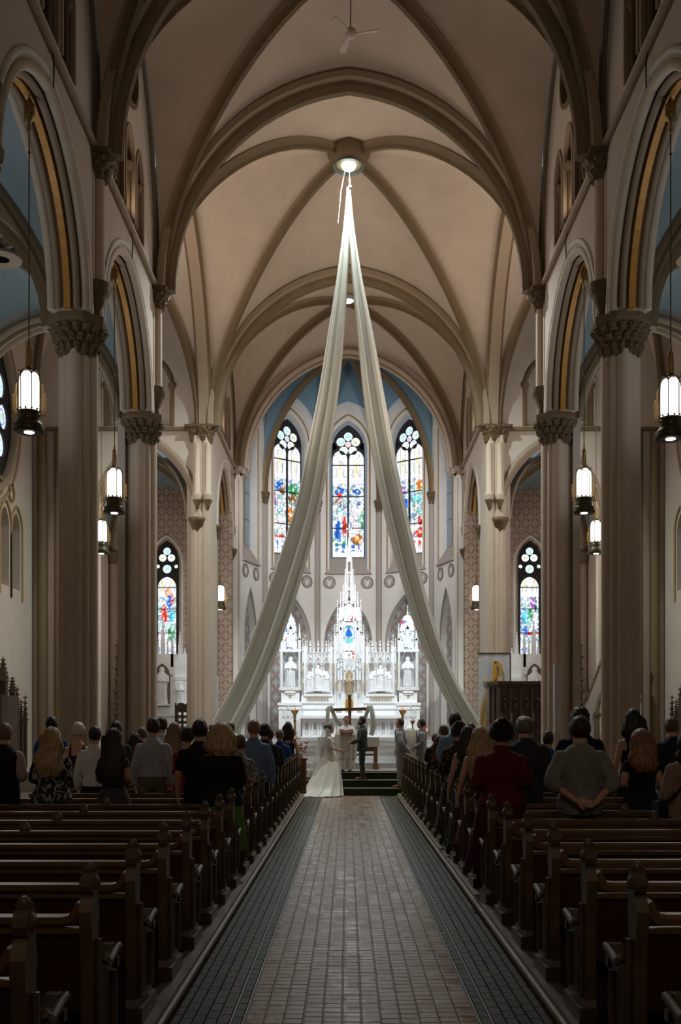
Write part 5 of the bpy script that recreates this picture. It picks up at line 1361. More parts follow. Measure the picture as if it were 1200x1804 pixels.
# side altars
for s in (-1, 1):
    c = NC+s*7.17; Yb = 38.4
    t = thing('side_altar', 'white marble side altar with pinnacles under the %s chapel window' % side[s], 'altar', (c, Yb, 0))
    SA2 = 45.6; ax = lambda x: (x-292)/SA2; zz = lambda y: EYE+(1280-y)/SA2
    mb = MB(); mb.box((-1.35, 0, .5), (1.35, .7, zz(1195))); mb.box((-.95, .05, zz(1200)), (.95, .7, zz(1152))); mb.box((-1.4, -.4, .5), (1.4, .3, zz(1262))); mb.box((-1.45, -.45, zz(1262)), (1.45, .3, zz(1258)))
    mb.box((-.98, -.02, zz(1198)), (-.42, .1, zz(1192))); mb.box((.42, -.02, zz(1198)), (.98, .1, zz(1192)))
    for sg in (-1, 1):
        for k in range(3): mb.tube([(sg*(1.0+k*.14), -.02, zz(1258)), (sg*(1.0+k*.14), -.02, zz(1198))], .03, 6)
        for k in range(5): mb.cbox((sg*(1.02+k*.08), 0, zz(1192)+.04), (.045, .08, .10))
        mb.box((min(sg*.45, sg*.9), -.03, zz(1246)), (max(sg*.45, sg*.9), .05, zz(1240)))
    mb.build('altar_body', M['marbleg'] if False else M['marble'], t)
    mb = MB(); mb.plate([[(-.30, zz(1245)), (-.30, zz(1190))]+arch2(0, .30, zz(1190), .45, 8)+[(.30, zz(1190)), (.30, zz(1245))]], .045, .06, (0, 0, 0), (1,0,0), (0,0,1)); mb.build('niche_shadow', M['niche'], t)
    mb = MB()
    old = SA
    def pin(X, zb, zt, w_, d=0.0):
        zs = zb+(zt-zb)*.5; mb.box((X-w_/2, d-w_/2, zb), (X+w_/2, d+w_/2, zs)); r = w_*.5
        mb.add([(X-r, d-r, zs), (X+r, d-r, zs), (X+r, d+r, zs), (X-r, d+r, zs), (X, d, zt)], [(0,1,4), (1,2,4), (2,3,4), (3,0,4)])
        for k in range(1, 6):
            for sx in (-1, 1): mb.cbox((X+sx*(r*(1-k/6)+.012), d-.01, zs+(zt-zs)*k/6), (.03, .03, .025))
    for X, yt, w_ in ((-.66, 1110, .13), (.66, 1110, .13), (-.36, 1108, .10), (.36, 1108, .10), (0, 1090, .16), (-.18, 1122, .08), (.18, 1122, .08), (-.85, 1140, .09), (.85, 1140, .09)): pin(X, zz(1175), zz(yt), w_, .1)
    mb.plate([[(-.42, zz(1188)), (0, zz(1156)), (.42, zz(1188)), (.32, zz(1188))]+arch2(0, .30, zz(1190), .45, 8)[::-1]+[(-.32, zz(1188))]], 0, .09, (0, 0, 0), (1,0,0), (0,0,1))
    mb.build('pinnacles', M['marble'], t)
    mb = MB()
    for sg in (-1, 1): robed(mb, sg*.68, -.02, zz(1240), .85, 30+sg, .9)
    mb.build('small_figures', M['marble'], t)
    mb = MB(); robed(mb, 0, 0, 0, 1.45, 20+s); tag(mb.build('statue', M['marble'], None, (c, Yb-.10, zz(1241))), 'white marble robed statue in the %s side altar niche' % side[s], 'statue')
M['carvedwood'] = mat('dark_carved_oak', (.055, .030, .018), .5, var=.4, vscale=12, bump=.3, bscale=50)
# slender carved canopies before the chapels
M['brownst'] = mat('brown_carved_oak', (.12, .078, .045), .6, var=.3, vscale=15, bump=.5, bscale=40)
for s in (-1, 1):
    X = NC+s*7.25 if s < 0 else NC+s*7.28
    t = thing('carved_canopy', 'slender brown carved openwork spire standing before the %s chapel' % side[s], 'spire', (X, 31.4, PZ if True else 0))
    mb = MB(); mb.box((-.14, -.14, 0), (.14, .14, 1.7)); mb.box((-.19, -.19, 1.7), (.19, .19, 1.78)); mb.build('pedestal', M['brownst'], t)
    mb = MB(); z = 1.78
    for k in range(7):
        w_ = .15-.014*k; h = .36
        for sx in (-1, 1):
            for sy in (-1, 1): mb.tube([(sx*w_, sy*w_, z), (sx*(w_-.014), sy*(w_-.014), z+h)], .022, 5)
        mb.box((-w_-.02, -w_-.02, z+h-.04), (w_+.02, w_+.02, z+h)); mb.sphere((0, 0, z+h*.5), w_*.9, 8, 6)
        for sx in (-1, 1): mb.sphere((sx*(w_+.03), -w_, z+h-.02), .035, 6, 4)
        z += h
    mb.lathe([(.06, 0), (.02, .3), (.05, .33), (.0, .42)], (0, 0, z), 6); mb.build('openwork_spire', M['brownst'], t)
# ornate dark screen left, stone gable right
t = thing('carved_chair_back', 'dark openwork carved wooden screen in front of the left side altar', 'screen', (NC-5.55, 33.8, .0))
mb = MB(); fr = [(-.30, 0), (-.30, 2.45)]+arch2(0, .30, 2.45, .10, 4)[1:-1]+[(.30, 2.45), (.30, 0)]
holes = [circ(-.18+.18*a, .9+.19*b, .062, 8) for a in range(3) for b in range(8)]
mb.plate([fr]+holes, -.04, .04, (0,0,0), (1,0,0), (0,0,1)); mb.build('screen_panel', M['carvedwood'], t)
mb = MB(); mb.box((-.34, -.06, 2.40), (.34, .06, 2.46)); mb.tube([(-.32, 0, 0), (-.32, 0, 2.6)], .03, 6); mb.tube([(.32, 0, 0), (.32, 0, 2.6)], .03, 6); mb.build('screen_frame', M['carvedwood'], t)
t = thing('stone_gable', 'pale stone confessional gable topped by a small cross, beyond the right piers', 'doorway', (NC+8.35, 31.6, 0))
mb = MB(); mb.plate([[(-.9, 0), (-.9, EYE+1.0), (-.80, EYE+.9), (0, EYE+2.95), (.80, EYE+.9), (.9, EYE+1.0), (.9, 0), (.5, 0)]+arch2(0, .5, EYE+.35, 1.25, 8)[::-1]+[(-.5, 0)]], -.15, .15, (0,0,0), (1,0,0), (0,0,1)); mb.build('gable_wall', M['pierl'], t)
mb = MB()
for sg in (-1, 1): mb.tube([(sg*.86, -.2, EYE+.8), (0, -.2, EYE+3.05)], .05, 6); mb.tube([(sg*.5, -.2, 0), (sg*.5, -.2, EYE+.35)], .07, 8); mb.lathe([(.07, 0), (.12, .12), (.12, .18)], (sg*.5, -.2, EYE+.25), 10)
for k in range(1, 6):
    for sg in (-1, 1): mb.sphere((sg*.9*(1-k/6), -.2, EYE+.75+2.3*k/6), .06, 6, 4)
mb.tube([(u, -.2, v) for u, v in arch2(0, .5, EYE+.35, 1.25, 8)], .06, 6); mb.build('gable_moulding', M['rib'], t)
mb = MB(); mb.cbox((0, -.1, EYE+3.25), (.10, .10, .75)); mb.cbox((0, -.1, EYE+3.35), (.42, .10, .10)); mb.sphere((0, -.1, EYE+3.66), .07, 8, 5); mb.build('gable_cross', M['brownst'], t)
# tall gothic oak shrines at the frame edges
for s in (-1, 1):
    t = thing('oak_shrine', 'dark pinnacled oak shrine against the %s transept wall' % side[s], 'shrine', (NC+s*9.93, 28.6, PZ))
    mb = MB(); mb.box((-.20, -.7, 0), (.20, .7, 2.6)); mb.build('shrine_body', M['carvedwood'], t)
    mb = MB()
    for (dx, dy, zb, zt, w_) in ((-.1, -.55, 2.4, 3.3, .14), (0, 0, 2.6, 3.75, .22), (.1, .5, 2.4, 3.2, .14), (s*-.12, .85, 1.6, 2.95, .12), (s*-.16, 1.1, 1.2, 2.6, .10), (s*-.2, 1.35, 1.2, 2.75, .10)):
        mb = MB()
        zs = zb+(zt-zb)*.35; mb.box((dx-w_/2, dy-w_/2, 0 if zb < 2 else zb), (dx+w_/2, dy+w_/2, zs)); r = w_*.6
        mb.add([(dx-r, dy-r, zs), (dx+r, dy-r, zs), (dx+r, dy+r, zs), (dx-r, dy+r, zs), (dx, dy, zt)], [(0,1,4), (1,2,4), (2,3,4), (3,0,4)])
        for k in range(1, 6):
            for sx in (-1, 1): mb.cbox((dx+sx*(r*(1-k/6)+.02), dy, zs+(zt-zs)*k/6), (.05, .05, .04))
        mb.build('pinnacle', M['carvedwood'], t)
    # transept confessional trefoils
M['spk'] = mat('white_speaker_plastic', (.55, .54, .52), .5)
mb = MB(); mb.box((-.06, -.05, 0), (.06, .05, 1.6)); mb.box((-.05, -.056, .05), (.05, -.048, 1.55)); tag(mb.build('column_speaker', M['spk'], None, (4.87, 23.15, 1.65)), 'slim white column speaker fixed to the second pier on the right', 'speaker')
mb = MB(); mb.box((-.05, -.04, 0), (.05, .04, 1.5)); tag(mb.build('column_speaker', M['spk'], None, (-4.12, 31.4, 1.9)), 'slim pale column speaker fixed to the left chancel arch pier', 'speaker')

# ------------------------------------------------------------------ pulpit, banner
t = thing('pulpit', 'large dark carved oak pulpit in front of the right chancel pier', 'pulpit', (5.0, 29.0, 0))
pw = [(-.84, 0), (-.62, -.42), (.62, -.42), (.88, 0), (.88, .7), (-.84, .7)]
mb = MB(); prism(mb, pw, (0,0), .9, 2.92); prism(mb, pw, (0,0), .55, .9, 0, .7, .95); prism(mb, [(x*.6, y*.6) for x, y in pw], (0,0), 0, .55); mb.build('pulpit_body', M['carvedwood'], t)
mb = MB(); prism(mb, pw, (0,0), 2.92, 3.02, 0, 1.0, 1.09); prism(mb, pw, (0,0), 3.02, 3.10, 0, 1.11, 1.11); prism(mb, pw, (0,0), .88, .96, 0, 1.04, 1.04); prism(mb, pw, (0,0), 1.1, 1.16, 0, 1.03, 1.03); mb.build('cornice', M['carvedwood'], t)
for k in range(4):
    x = -.47+k*.31; mb = MB()
    mb.tube([(x-.13, -.44, 1.2), (x-.13, -.44, 2.3)]+[(x+u, -.44, v) for u, v in arch2(0, .13, 2.3, .3, 5)]+[(x+.13, -.44, 1.2)], .022, 5)
    mb.plate([[(x, 2.25), (x+.07, 2.4), (x, 2.52), (x-.07, 2.4)]], .43, .46, (0,0,0), (1,0,0), (0,0,1))
    mb.tube([(x-.155, -.45, 1.16), (x-.155, -.45, 2.9)], .03, 6)
    for z in (1.3, 1.6, 1.9): mb.sphere((x, -.43, z), .06, 6, 4, 0, (1, .5, 1.3))
    mb.build('tracery_panel', M['carvedwood'], t)
for sg in (-1, 1):
    mb = MB()
    for f in (.0, .5, 1.0): mb.tube([(sg*(.64+.2*f), -.42+.4*f, 1.16), (sg*(.64+.2*f), -.42+.4*f, 2.95)], .035, 6)
    mb.build('corner_colonnette', M['carvedwood'], t)
M['banner'] = mat('white_banner_cloth', (.60, .60, .60), .9, var=.05)
M['bgold'] = mat('banner_gold', (.62, .33, .03), .6)
SB = 1754/30.6; bx = lambda x: (x-612)/SB; bz = lambda y: EYE+(1280-y)/SB
t = thing('banner', 'white cloth banner with a golden cross symbol and rays behind the pulpit', 'banner', (0, 30.6, 0))
mb = MB(); nx = 16
vs = []; 
for j, y in enumerate((1152, 1200, 1250, 1300)):
    for i in range(nx+1): vs.append((bx(843)+(bx(898)-bx(843))*i/nx, .012*sin(i*1.1+j)*(j+.3), bz(y)))
fs = [(j*(nx+1)+i, j*(nx+1)+i+1, (j+1)*(nx+1)+i+1, (j+1)*(nx+1)+i) for j in range(3) for i in range(nx)]
mb.add(vs, fs, 0, True); mb.add([(a, b+.02, c) for a, b, c in vs], [tuple(reversed(f)) for f in fs], 0, True); mb.build('cloth', M['banner'], t)
mb = MB()
def bplate(pts): mb.plate([[(bx(x), bz(y)) for x, y in pts]], .035, .047, (0,0,0), (1,0,0), (0,0,1))
bplate([(868.5, 1164), (874.5, 1166), (874.5, 1200), (868.5, 1200)])
bplate([(851, 1199.5), (889, 1199.5), (889, 1204.5), (851, 1204.5)])
outer = [(873, 1164), (879, 1166), (884, 1172), (885.5, 1181), (882, 1191), (874, 1199.5)]; inner = [(871, 1199.5), (878, 1189), (880, 1181), (878.5, 1174), (875, 1169.5), (871, 1168)]
bplate(outer+inner); mb.build('gold_symbol', M['bgold'], t)
mb = MB()
for k in range(7):
    a0 = math.radians(92+k*9); a1 = math.radians(95+k*9.2); cx_, cy_ = 868, 1208; r0, r1 = 12, 88
    P = [(cx_+r0*cos(a0), cy_+r0*sin(a0)), (cx_+r1*cos(a0), cy_+r1*sin(a0)), (cx_+r1*cos(a1), cy_+r1*sin(a1)), (cx_+r0*cos(a1), cy_+r0*sin(a1))]
    P = [(max(844, x), min(1298, y)) for x, y in P]
    bplate(P)
mb.build('gold_rays', M['bgold'], t)
mb = MB(); mb.tube([(bx(841), -.0, bz(1151)), (bx(900), -.0, bz(1151))], .02, 6); mb.tube([(bx(900), .06, bz(1151)), (bx(900), .06, .55)], .02, 6); mb.build('banner_rod', M['bronze'], t)

# ------------------------------------------------------------------ altar table, cross, candle stands, credence
M['oak'] = mat('warm_oak', (.22, .10, .04), .4, var=.2, vscale=8)
M['linen'] = clothmat('white_linen', (.66, .63, .57), .2)
Zc = .546
t = thing('altar_table', 'oak altar table with white cloth behind the couple', 'table', (.04, 29.6, Zc))
mb = MB(); mb.box((-.88, -.35, .86), (.88, .35, .92)); mb.box((-.80, -.28, .52), (.80, .28, .86)); mb.box((-.8, -.3, .40), (.8, -.26, .45)); mb.build('tabletop', M['oak'], t)
for sx in (-1, 1):
    for sy in (-1, 1):
        mb = MB(); mb.box((sx*.80-.05, sy*.28-.05, 0), (sx*.80+.05, sy*.28+.05, .88)); mb.cbox((sx*.80, sy*.28, .05), (.16, .16, .10)); mb.build('leg', M['oak'], t)
mb = MB(); mb.box((-.90, -.37, .915), (.90, .37, .935)); mb.box((-.90, -.38, .66), (.90, -.365, .935)); tag(mb.build('tablecloth', M['linen'], None, (.04, 29.6, Zc)), 'white linen cloth over the oak altar table', 'tablecloth')
t = thing('wooden_cross', 'plain brown wooden cross standing behind the priest', 'cross', (.07, 29.0, Zc))
mb = MB(); mb.box((-.045, -.04, 0), (.045, .04, 2.18)); mb.build('upright', M['oak'], t)
mb = MB()
mb.add([(-.70, -.045, 1.69), (.68, -.045, 1.73), (.68, -.045, 1.82), (-.70, -.045, 1.78), (-.70, .045, 1.69), (.68, .045, 1.73), (.68, .045, 1.82), (-.70, .045, 1.78)], [(0,1,2,3), (5,4,7,6), (0,4,5,1), (1,5,6,2), (2,6,7,3), (3,7,4,0)]); mb.build('crossbeam', M['oak'], t)
def swag(pts, w0, name, parent=None, matl='chiffon', seed=0):
    ns, nk = 24, 14; vs = []; fs = []
    for i in range(ns+1):
        tt = i/ns; p = spline([(a, b, c, w0) for a, b, c in pts], tt); q = spline([(a, b, c, w0) for a, b, c in pts], min(1, tt+.02)); r = spline([(a, b, c, w0) for a, b, c in pts], max(0, tt-.02))
        T = q[:3]-r[:3]; T /= np.linalg.norm(T); S_ = np.cross(T, [0, 1, .001]); S_ /= max(1e-6, np.linalg.norm(S_)); D = np.cross(S_, T)
        for k in range(nk):
            a = 2*pi*k/nk; vs.append(tuple(p[:3]+S_*w0*cos(a)+D*w0*(.35*sin(a)+.25*sin(5*cos(a)+seed))))
    for i in range(ns):
        for k in range(nk): fs.append((i*nk+k, i*nk+(k+1)%nk, (i+1)*nk+(k+1)%nk, (i+1)*nk+k))
    mb = MB(); mb.add(vs, fs, 0, True); return mb.build(name, M[matl], parent)
t = thing('cross_cloth', 'sheer white cloth swagged over the arms of the wooden cross', 'cloth', (.07, 28.93, Zc))
swag([(-.60, -.02, 1.84), (-.64, -.06, 1.6), (-.66, -.05, 1.2), (-.62, -.04, .95)], .055, 'left_tail', t, seed=1)
swag([(-.56, -.02, 1.86), (-.47, .06, 1.62), (-.34, .12, 1.36), (-.1, .14, 1.18), (.22, .14, 1.22), (.44, .08, 1.5), (.56, -.02, 1.86)], .055, 'centre_swag', t, seed=2)
swag([(.60, -.02, 1.86), (.66, -.06, 1.6), (.68, -.05, 1.25), (.62, -.04, 1.0)], .07, 'right_tail', t, seed=3)
M['redwax'] = mat('red_glass_votive', (.45, .04, .03), .3, emit=(1, .25, .12), estr=1.2)
M['wax'] = mat('white_wax', (.8, .76, .68), .5)
for i, (px, lab) in enumerate(((519.5, 'left'), (709.5, 'right'))):
    D_ = 33.0; X = (px-612)*D_/1754
    t = thing('candle_stand', 'tall brass candle stand on the marble steps %s of the altar' % lab, 'candlestick', (X, D_, 1.376))
    mb = MB(); mb.lathe([(.16, 0), (.17, .03), (.06, .08), (.04, .15), (.07, .2), (.04, .28), (.035, .55), (.06, .6), (.035, .66), (.05, .80), (.12, .93), (.13, .97), (.05, .98)], (0,0,0), 14); mb.build('stand', M['brass'], t)
    mb = MB(); mb.lathe([(.03, .97), (.035, 1.05), (.0, 1.07)], (0,0,0), 8); mb.build('votive', M['redwax'], t)
for i, (px, py, D_, zb, lab) in enumerate(((497, 1284, 33.4, 1.376, 'small brass candlestick standing near the left corner of the high altar'), (727, 1287, 28.9, 1.70, 'small brass candlestick on the cloth covered side table'), (752, 1290, 33.0, 1.376, 'low red votive stand right of the high altar'))):
    X = (px-612)*D_/1754; t = thing('candlestick', lab, 'candlestick', (X, D_, zb))
    mb = MB(); mb.lathe([(.07, 0), (.02, .04), (.02, .15), (.05, .2), (.08, .27), (.03, .28)], (0,0,0), 10); mb.build('holder', M['brass'], t)
    mb = MB(); mb.lathe([(.022, .27), (.022, .36), (0, .38)], (0,0,0), 8); mb.build('candle', M['redwax'] if i != 1 else M['wax'], t)
M['beige'] = clothmat('beige_table_cloth', (.50, .44, .35), .1)
t = thing('side_table', 'side table covered to the floor with a beige cloth between the groomsmen', 'table', (1.98, 29.0, Zc))
mb = MB(); mb.box((-.27, -.22, 0), (.27, .22, 1.13)); mb.build('table_body', M['oak'], t)
n = 40; vs = []
for z, e in ((1.15, .0), (1.14, .012), (.7, .03), (.03, .05)):
    for k in range(n):
        a = 2*pi*k/n; c_, s_ = cos(a), sin(a); m_ = max(abs(c_), abs(s_)); w_ = e*(1+.5*sin(9*a))
        vs.append(((.28+w_)*c_/m_, (.23+w_)*s_/m_, z))
mb = MB(); mb.add(vs, [(i*n+k, (i+1)*n+k, (i+1)*n+(k+1)%n, i*n+(k+1)%n) for i in range(3) for k in range(n)], 0, True); mb.add(vs[:n], [tuple(range(n))]); mb.build('cloth_cover', M['beige'], t)
# front kneeler with flowers
t = thing('front_screen', 'short oak kneeler front at the head of the left pews', 'kneeler', (-1.16, 25.30, PZ))
mb = MB(); mb.box((-.16, -.03, 0), (.12, .03, .86)); mb.box((-.19, -.07, .86), (.15, .12, .90)); mb.build('kneeler_panel', M['oak'], t)
mb = MB(); mb.cbox((-.02, -.035, .45), (.18, .02, .55)); mb.build('inset_panel', M['rail'], t)
t = thing('flower_arrangement', 'blush pink flower arrangement with green leaves on the front kneeler', 'flowers', (-1.18, 25.32, PZ+.905))
M['blush'] = mat('blush_petals', (.62, .38, .30), .8, var=.3, vscale=20); M['leafg'] = mat('dark_leaves', (.05, .08, .03), .7)
rs = random.Random(12)
mb = MB(); mb.lathe([(.05, 0), (.06, .08), (.05, .12)], (0,0,0), 10); mb.build('vase', M['marbleg'], t)
for k in range(16):
    a, r, z = rs.uniform(0, 6.3), rs.uniform(.0, .16), rs.uniform(.12, .38); X, Y, Z = r*cos(a), r*sin(a), z
    mb = MB()
    for q in range(3): mb.lathe([(.005, 0), (.03-.007*q, .01), (.042-.01*q, .035+.006*q), (.03-.009*q, .05+.006*q)], (X, Y, Z), 7, fn=lambda r_, z_, a_: r_*(1+.15*sin(3*a_+q)))
    mb.build('blossom', M['blush'], t)
mb = MB()
for k in range(40):
    a = rs.uniform(0, 6.3); r = rs.uniform(.08, .22); z = rs.uniform(.05, .4); c_ = Vector((r*cos(a), r*sin(a), z)); d = Vector((cos(a), sin(a), rs.uniform(-.3, .8))).normalized()*.09; w_ = d.cross(Vector((0,0,1))).normalized()*.02
    mb.add([tuple(c_-d*.4), tuple(c_+w_), tuple(c_+d), tuple(c_-w_), tuple(c_+Vector((0,0,.01)))], [(0,1,4), (1,2,4), (2,3,4), (3,0,4)])
tag(mb.build('foliage', M['leafg'], t), kind='stuff')

# ------------------------------------------------------------------ people
def evald(me, voxel, smooth=6, disp=None):
    o = bpy.data.objects.new('tmp', me); COL.objects.link(o)
    m = o.modifiers.new('r', 'REMESH'); m.mode = 'VOXEL'; m.voxel_size = voxel; m.use_smooth_shade = True
    s_ = o.modifiers.new('s', 'SMOOTH'); s_.factor = .5; s_.iterations = smooth
    dg = bpy.context.evaluated_depsgraph_get(); ev = o.evaluated_get(dg)
    out = bpy.data.meshes.new_from_object(ev, depsgraph=dg)
    bpy.data.objects.remove(o)
    if disp is not None:
        n = len(out.vertices); co = np.empty(n*3); out.vertices.foreach_get('co', co); co = co.reshape(-1, 3)
        nr = np.empty(n*3); out.vertices.foreach_get('normal', nr); nr = nr.reshape(-1, 3)
        co += nr*disp(co)[:, None]; out.vertices.foreach_set('co', co.ravel()); out.update()
    return out
def loft(mb, rings, n=20, cap=True):
    """rings: (cx, cy, z, rx, ry)"""
    vs = []; fs = []
    for (cx, cy, z, rx, ry) in rings:
        for k in range(n):
            a = 2*pi*k/n; c_, s_ = cos(a), sin(a)
            vs.append((cx+rx*c_, cy+ry*s_, z))
    for i in range(len(rings)-1):
        for k in range(n): fs.append((i*n+k, i*n+(k+1)%n, (i+1)*n+(k+1)%n, (i+1)*n+k))
    mb.add(vs, fs, 0, True)
    if cap: mb.add(vs[:n], [tuple(range(n-1, -1, -1))]); mb.add(vs[-n:], [tuple(range(n))])
def limb(mb, pts, rad, n=12, ends=True):
    P = []; R = []
    for i in range(len(pts)-1):
        for k in range(5):
            f = k/5; P.append(Vector(pts[i]).lerp(Vector(pts[i+1]), f)); R.append(rad[i]*(1-f)+rad[i+1]*f)
    P.append(Vector(pts[-1])); R.append(rad[-1])
    # soften the joints
    Q = [P[0]]+[(P[i-1]+P[i]*2+P[i+1])/4 for i in range(1, len(P)-1)]+[P[-1]]
    m = len(Q)-1; mb.tube(Q, 1, n, rfn=lambda t: R[int(round(t*m))])
    if ends: mb.sphere(tuple(Q[0]), R[0]*.99, 10, 8); mb.sphere(tuple(Q[-1]), R[-1]*.99, 10, 8)
POSE = {'front': ((.235, -.03, 1.13), (.075, .20, 1.04), (-.5, .4, -.4), (0, -.6, .3)),
        'down': ((.245, -.03, 1.12), (.262, .04, .88), (-.05, .15, -1), (-1, 0, 0)),
        'back': ((.285, -.09, 1.13), (.085, -.215, .93), (-.95, -.05, -.25), (0, -1, .2)),
        'book': ((.25, .03, 1.14), (.14, .27, 1.19), (-.3, .9, .25), (-.2, -.2, 1)),
        'hold': ((.225, .05, 1.13), (.13, .30, 1.04), (-.2, .95, -.15), (-1, -.1, .1))}
TORSO = {'m': [(0, 0, .80, .125, .10), (0, 0, .88, .160, .115), (0, 0, .95, .165, .118), (0, 0, 1.06, .150, .105), (0, 0, 1.18, .163, .112), (0, .0, 1.30, .182, .12), (0, -.005, 1.36, .188, .11), (0, -.012, 1.415, .150, .09), (0, -.015, 1.445, .108, .078), (0, -.012, 1.49, .068, .068), (0, 0, 1.57, .060, .064)],
         'f': [(0, 0, .80, .14, .11), (0, 0, .88, .175, .125), (0, 0, .95, .168, .118), (0, 0, 1.08, .125, .095), (0, 0, 1.18, .14, .105), (0, .012, 1.28, .155, .125), (0, .0, 1.35, .158, .10), (0, -.01, 1.405, .128, .08), (0, -.012, 1.455, .085, .065), (0, -.012, 1.50, .050, .052), (0, 0, 1.57, .046, .050)]}
def arms(sex): return (.178 if sex == 'm' else .155), (1.0 if sex == 'm' else .84)
CACHE = {}
def hand(mb, w_, d, nrm, sg):
    d = Vector(d).normalized(); nrm = Vector(nrm); nrm = (nrm-d*nrm.dot(d)).normalized(); s_ = d.cross(nrm)*sg; w_ = Vector(w_)
    # palm
    for f, r in ((.0, .028), (.03, .034), (.06, .037), (.085, .034)):
        c = w_+d*f; mb.sphere(tuple(c-s_*r*.45), r*.55, 8, 6); mb.sphere(tuple(c), r*.6, 8, 6); mb.sphere(tuple(c+s_*r*.45), r*.55, 8, 6)
    for i, (off, ln) in enumerate(((-.030, .058), (-.010, .070), (.010, .076), (.029, .068))):
        b = w_+d*.085+s_*off; c1 = b+d*ln*.45+nrm*.004; c2 = b+d*ln*.80-nrm*(-.018); c3 = b+d*ln*.95+nrm*.040
        limb(mb, [b-d*.02, c1, c2, c3], [.0105, .0098, .009, .0078], 7)
    b = w_+d*.03+s_*.034; limb(mb, [b, b+s_*.022+d*.025+nrm*.008, b+s_*.026+d*.055+nrm*.018], [.0125, .011, .0095], 7)
HS, HB = 1.10, -.1695
def headgeo(mb, tilt=0.0):
    i0 = len(mb.v); headgeo_(mb)
    mb.v[i0:] = [(x*HS, y*HS, z*HS+HB) for x, y, z in mb.v[i0:]]
def headgeo_(mb):
    c = Vector((0, .012, 1.655))
    rings = [(0, .045, 1.545, .022, .022), (0, .040, 1.560, .044, .050), (0, .030, 1.590, .058, .072), (0, .020, 1.620, .067, .086), (0, .014, 1.655, .0735, .094), (0, .010, 1.690, .0755, .096), (0, .006, 1.72, .071, .090), (0, .004, 1.745, .056, .072), (0, .004, 1.760, .034, .045), (0, .004, 1.766, .010, .012)]
    loft(mb, rings, 20)
    limb(mb, [(0, .100, 1.672), (0, .116, 1.645), (0, .112, 1.632)], [.008, .0115, .012], 8)     # nose
    for sg in (-1, 1):
        mb.sphere((sg*.011, .108, 1.632), .009, 6, 5)
        mb.sphere((sg*.076, -.002, 1.652), .022, 8, 6, 0, (.35, .75, 1.25))                      # ear
        mb.sphere((sg*.030, .096, 1.682), .013, 8, 5, 0, (1.6, .6, .6))                           # brow
        mb.sphere((sg*.040, .078, 1.632), .020, 8, 6, 0, (1, .8, 1))                              # cheek
    mb.sphere((0, .103, 1.607), .012, 8, 5, 0, (1.9, .7, .55)); mb.sphere((0, .099, 1.597), .011, 8, 5, 0, (1.7, .7, .6))   # lips
    mb.sphere((0, .088, 1.568), .019, 8, 6)                                                      # chin
def body(sex, pose, fine=False):
    k = ('b', sex, pose, fine)
    if k in CACHE: return CACHE[k]
    mb = MB(); loft(mb, TORSO[sex]); headgeo(mb)
    sh, q = arms(sex); e, w_, d, nr = POSE[pose]
    fx = sh/.178
    for sg in (-1, 1):
        S_ = (sg*sh*.96, -.01, 1.368); E = (sg*e[0]*fx, e[1], e[2]); Wr = (sg*w_[0], w_[1], w_[2])
        if pose == 'back' and sg < 0: Wr = (Wr[0]+.0, Wr[1]-.02, Wr[2]+.02)
        limb(mb, [S_, E, Wr], [.054*q, .043*q, .029*q])
        hand(mb, Wr, (sg*d[0], d[1], d[2]), (sg*nr[0], nr[1], nr[2]), sg)
        limb(mb, [(sg*.085, 0, .90), (sg*.095, .012, .50), (sg*.10, -.015, .09)], [.092, .060, .040])
        limb(mb, [(sg*.10, -.03, .05), (sg*.105, .06, .04), (sg*.11, .15, .03)], [.038, .036, .026])
    me = evald(mb.data('body', [M['skin']]), .0085 if fine else .0125, 3); me.name = 'person'
    CACHE[k] = me; return me
def folds(seed, amp=.006):
    rs = random.Random(seed); ph = [rs.uniform(0, 6.3) for _ in range(8)]
    def f(co):
        x, y, z = co[:, 0], co[:, 1], co[:, 2]
        return amp*(np.sin(38*x+9*z+ph[0]+3*np.sin(5*z+ph[1]))*.6+np.sin(21*z+14*x+ph[2]+2*np.sin(9*x))*.45+np.sin(60*x-20*z+ph[3])*.25)
    return f
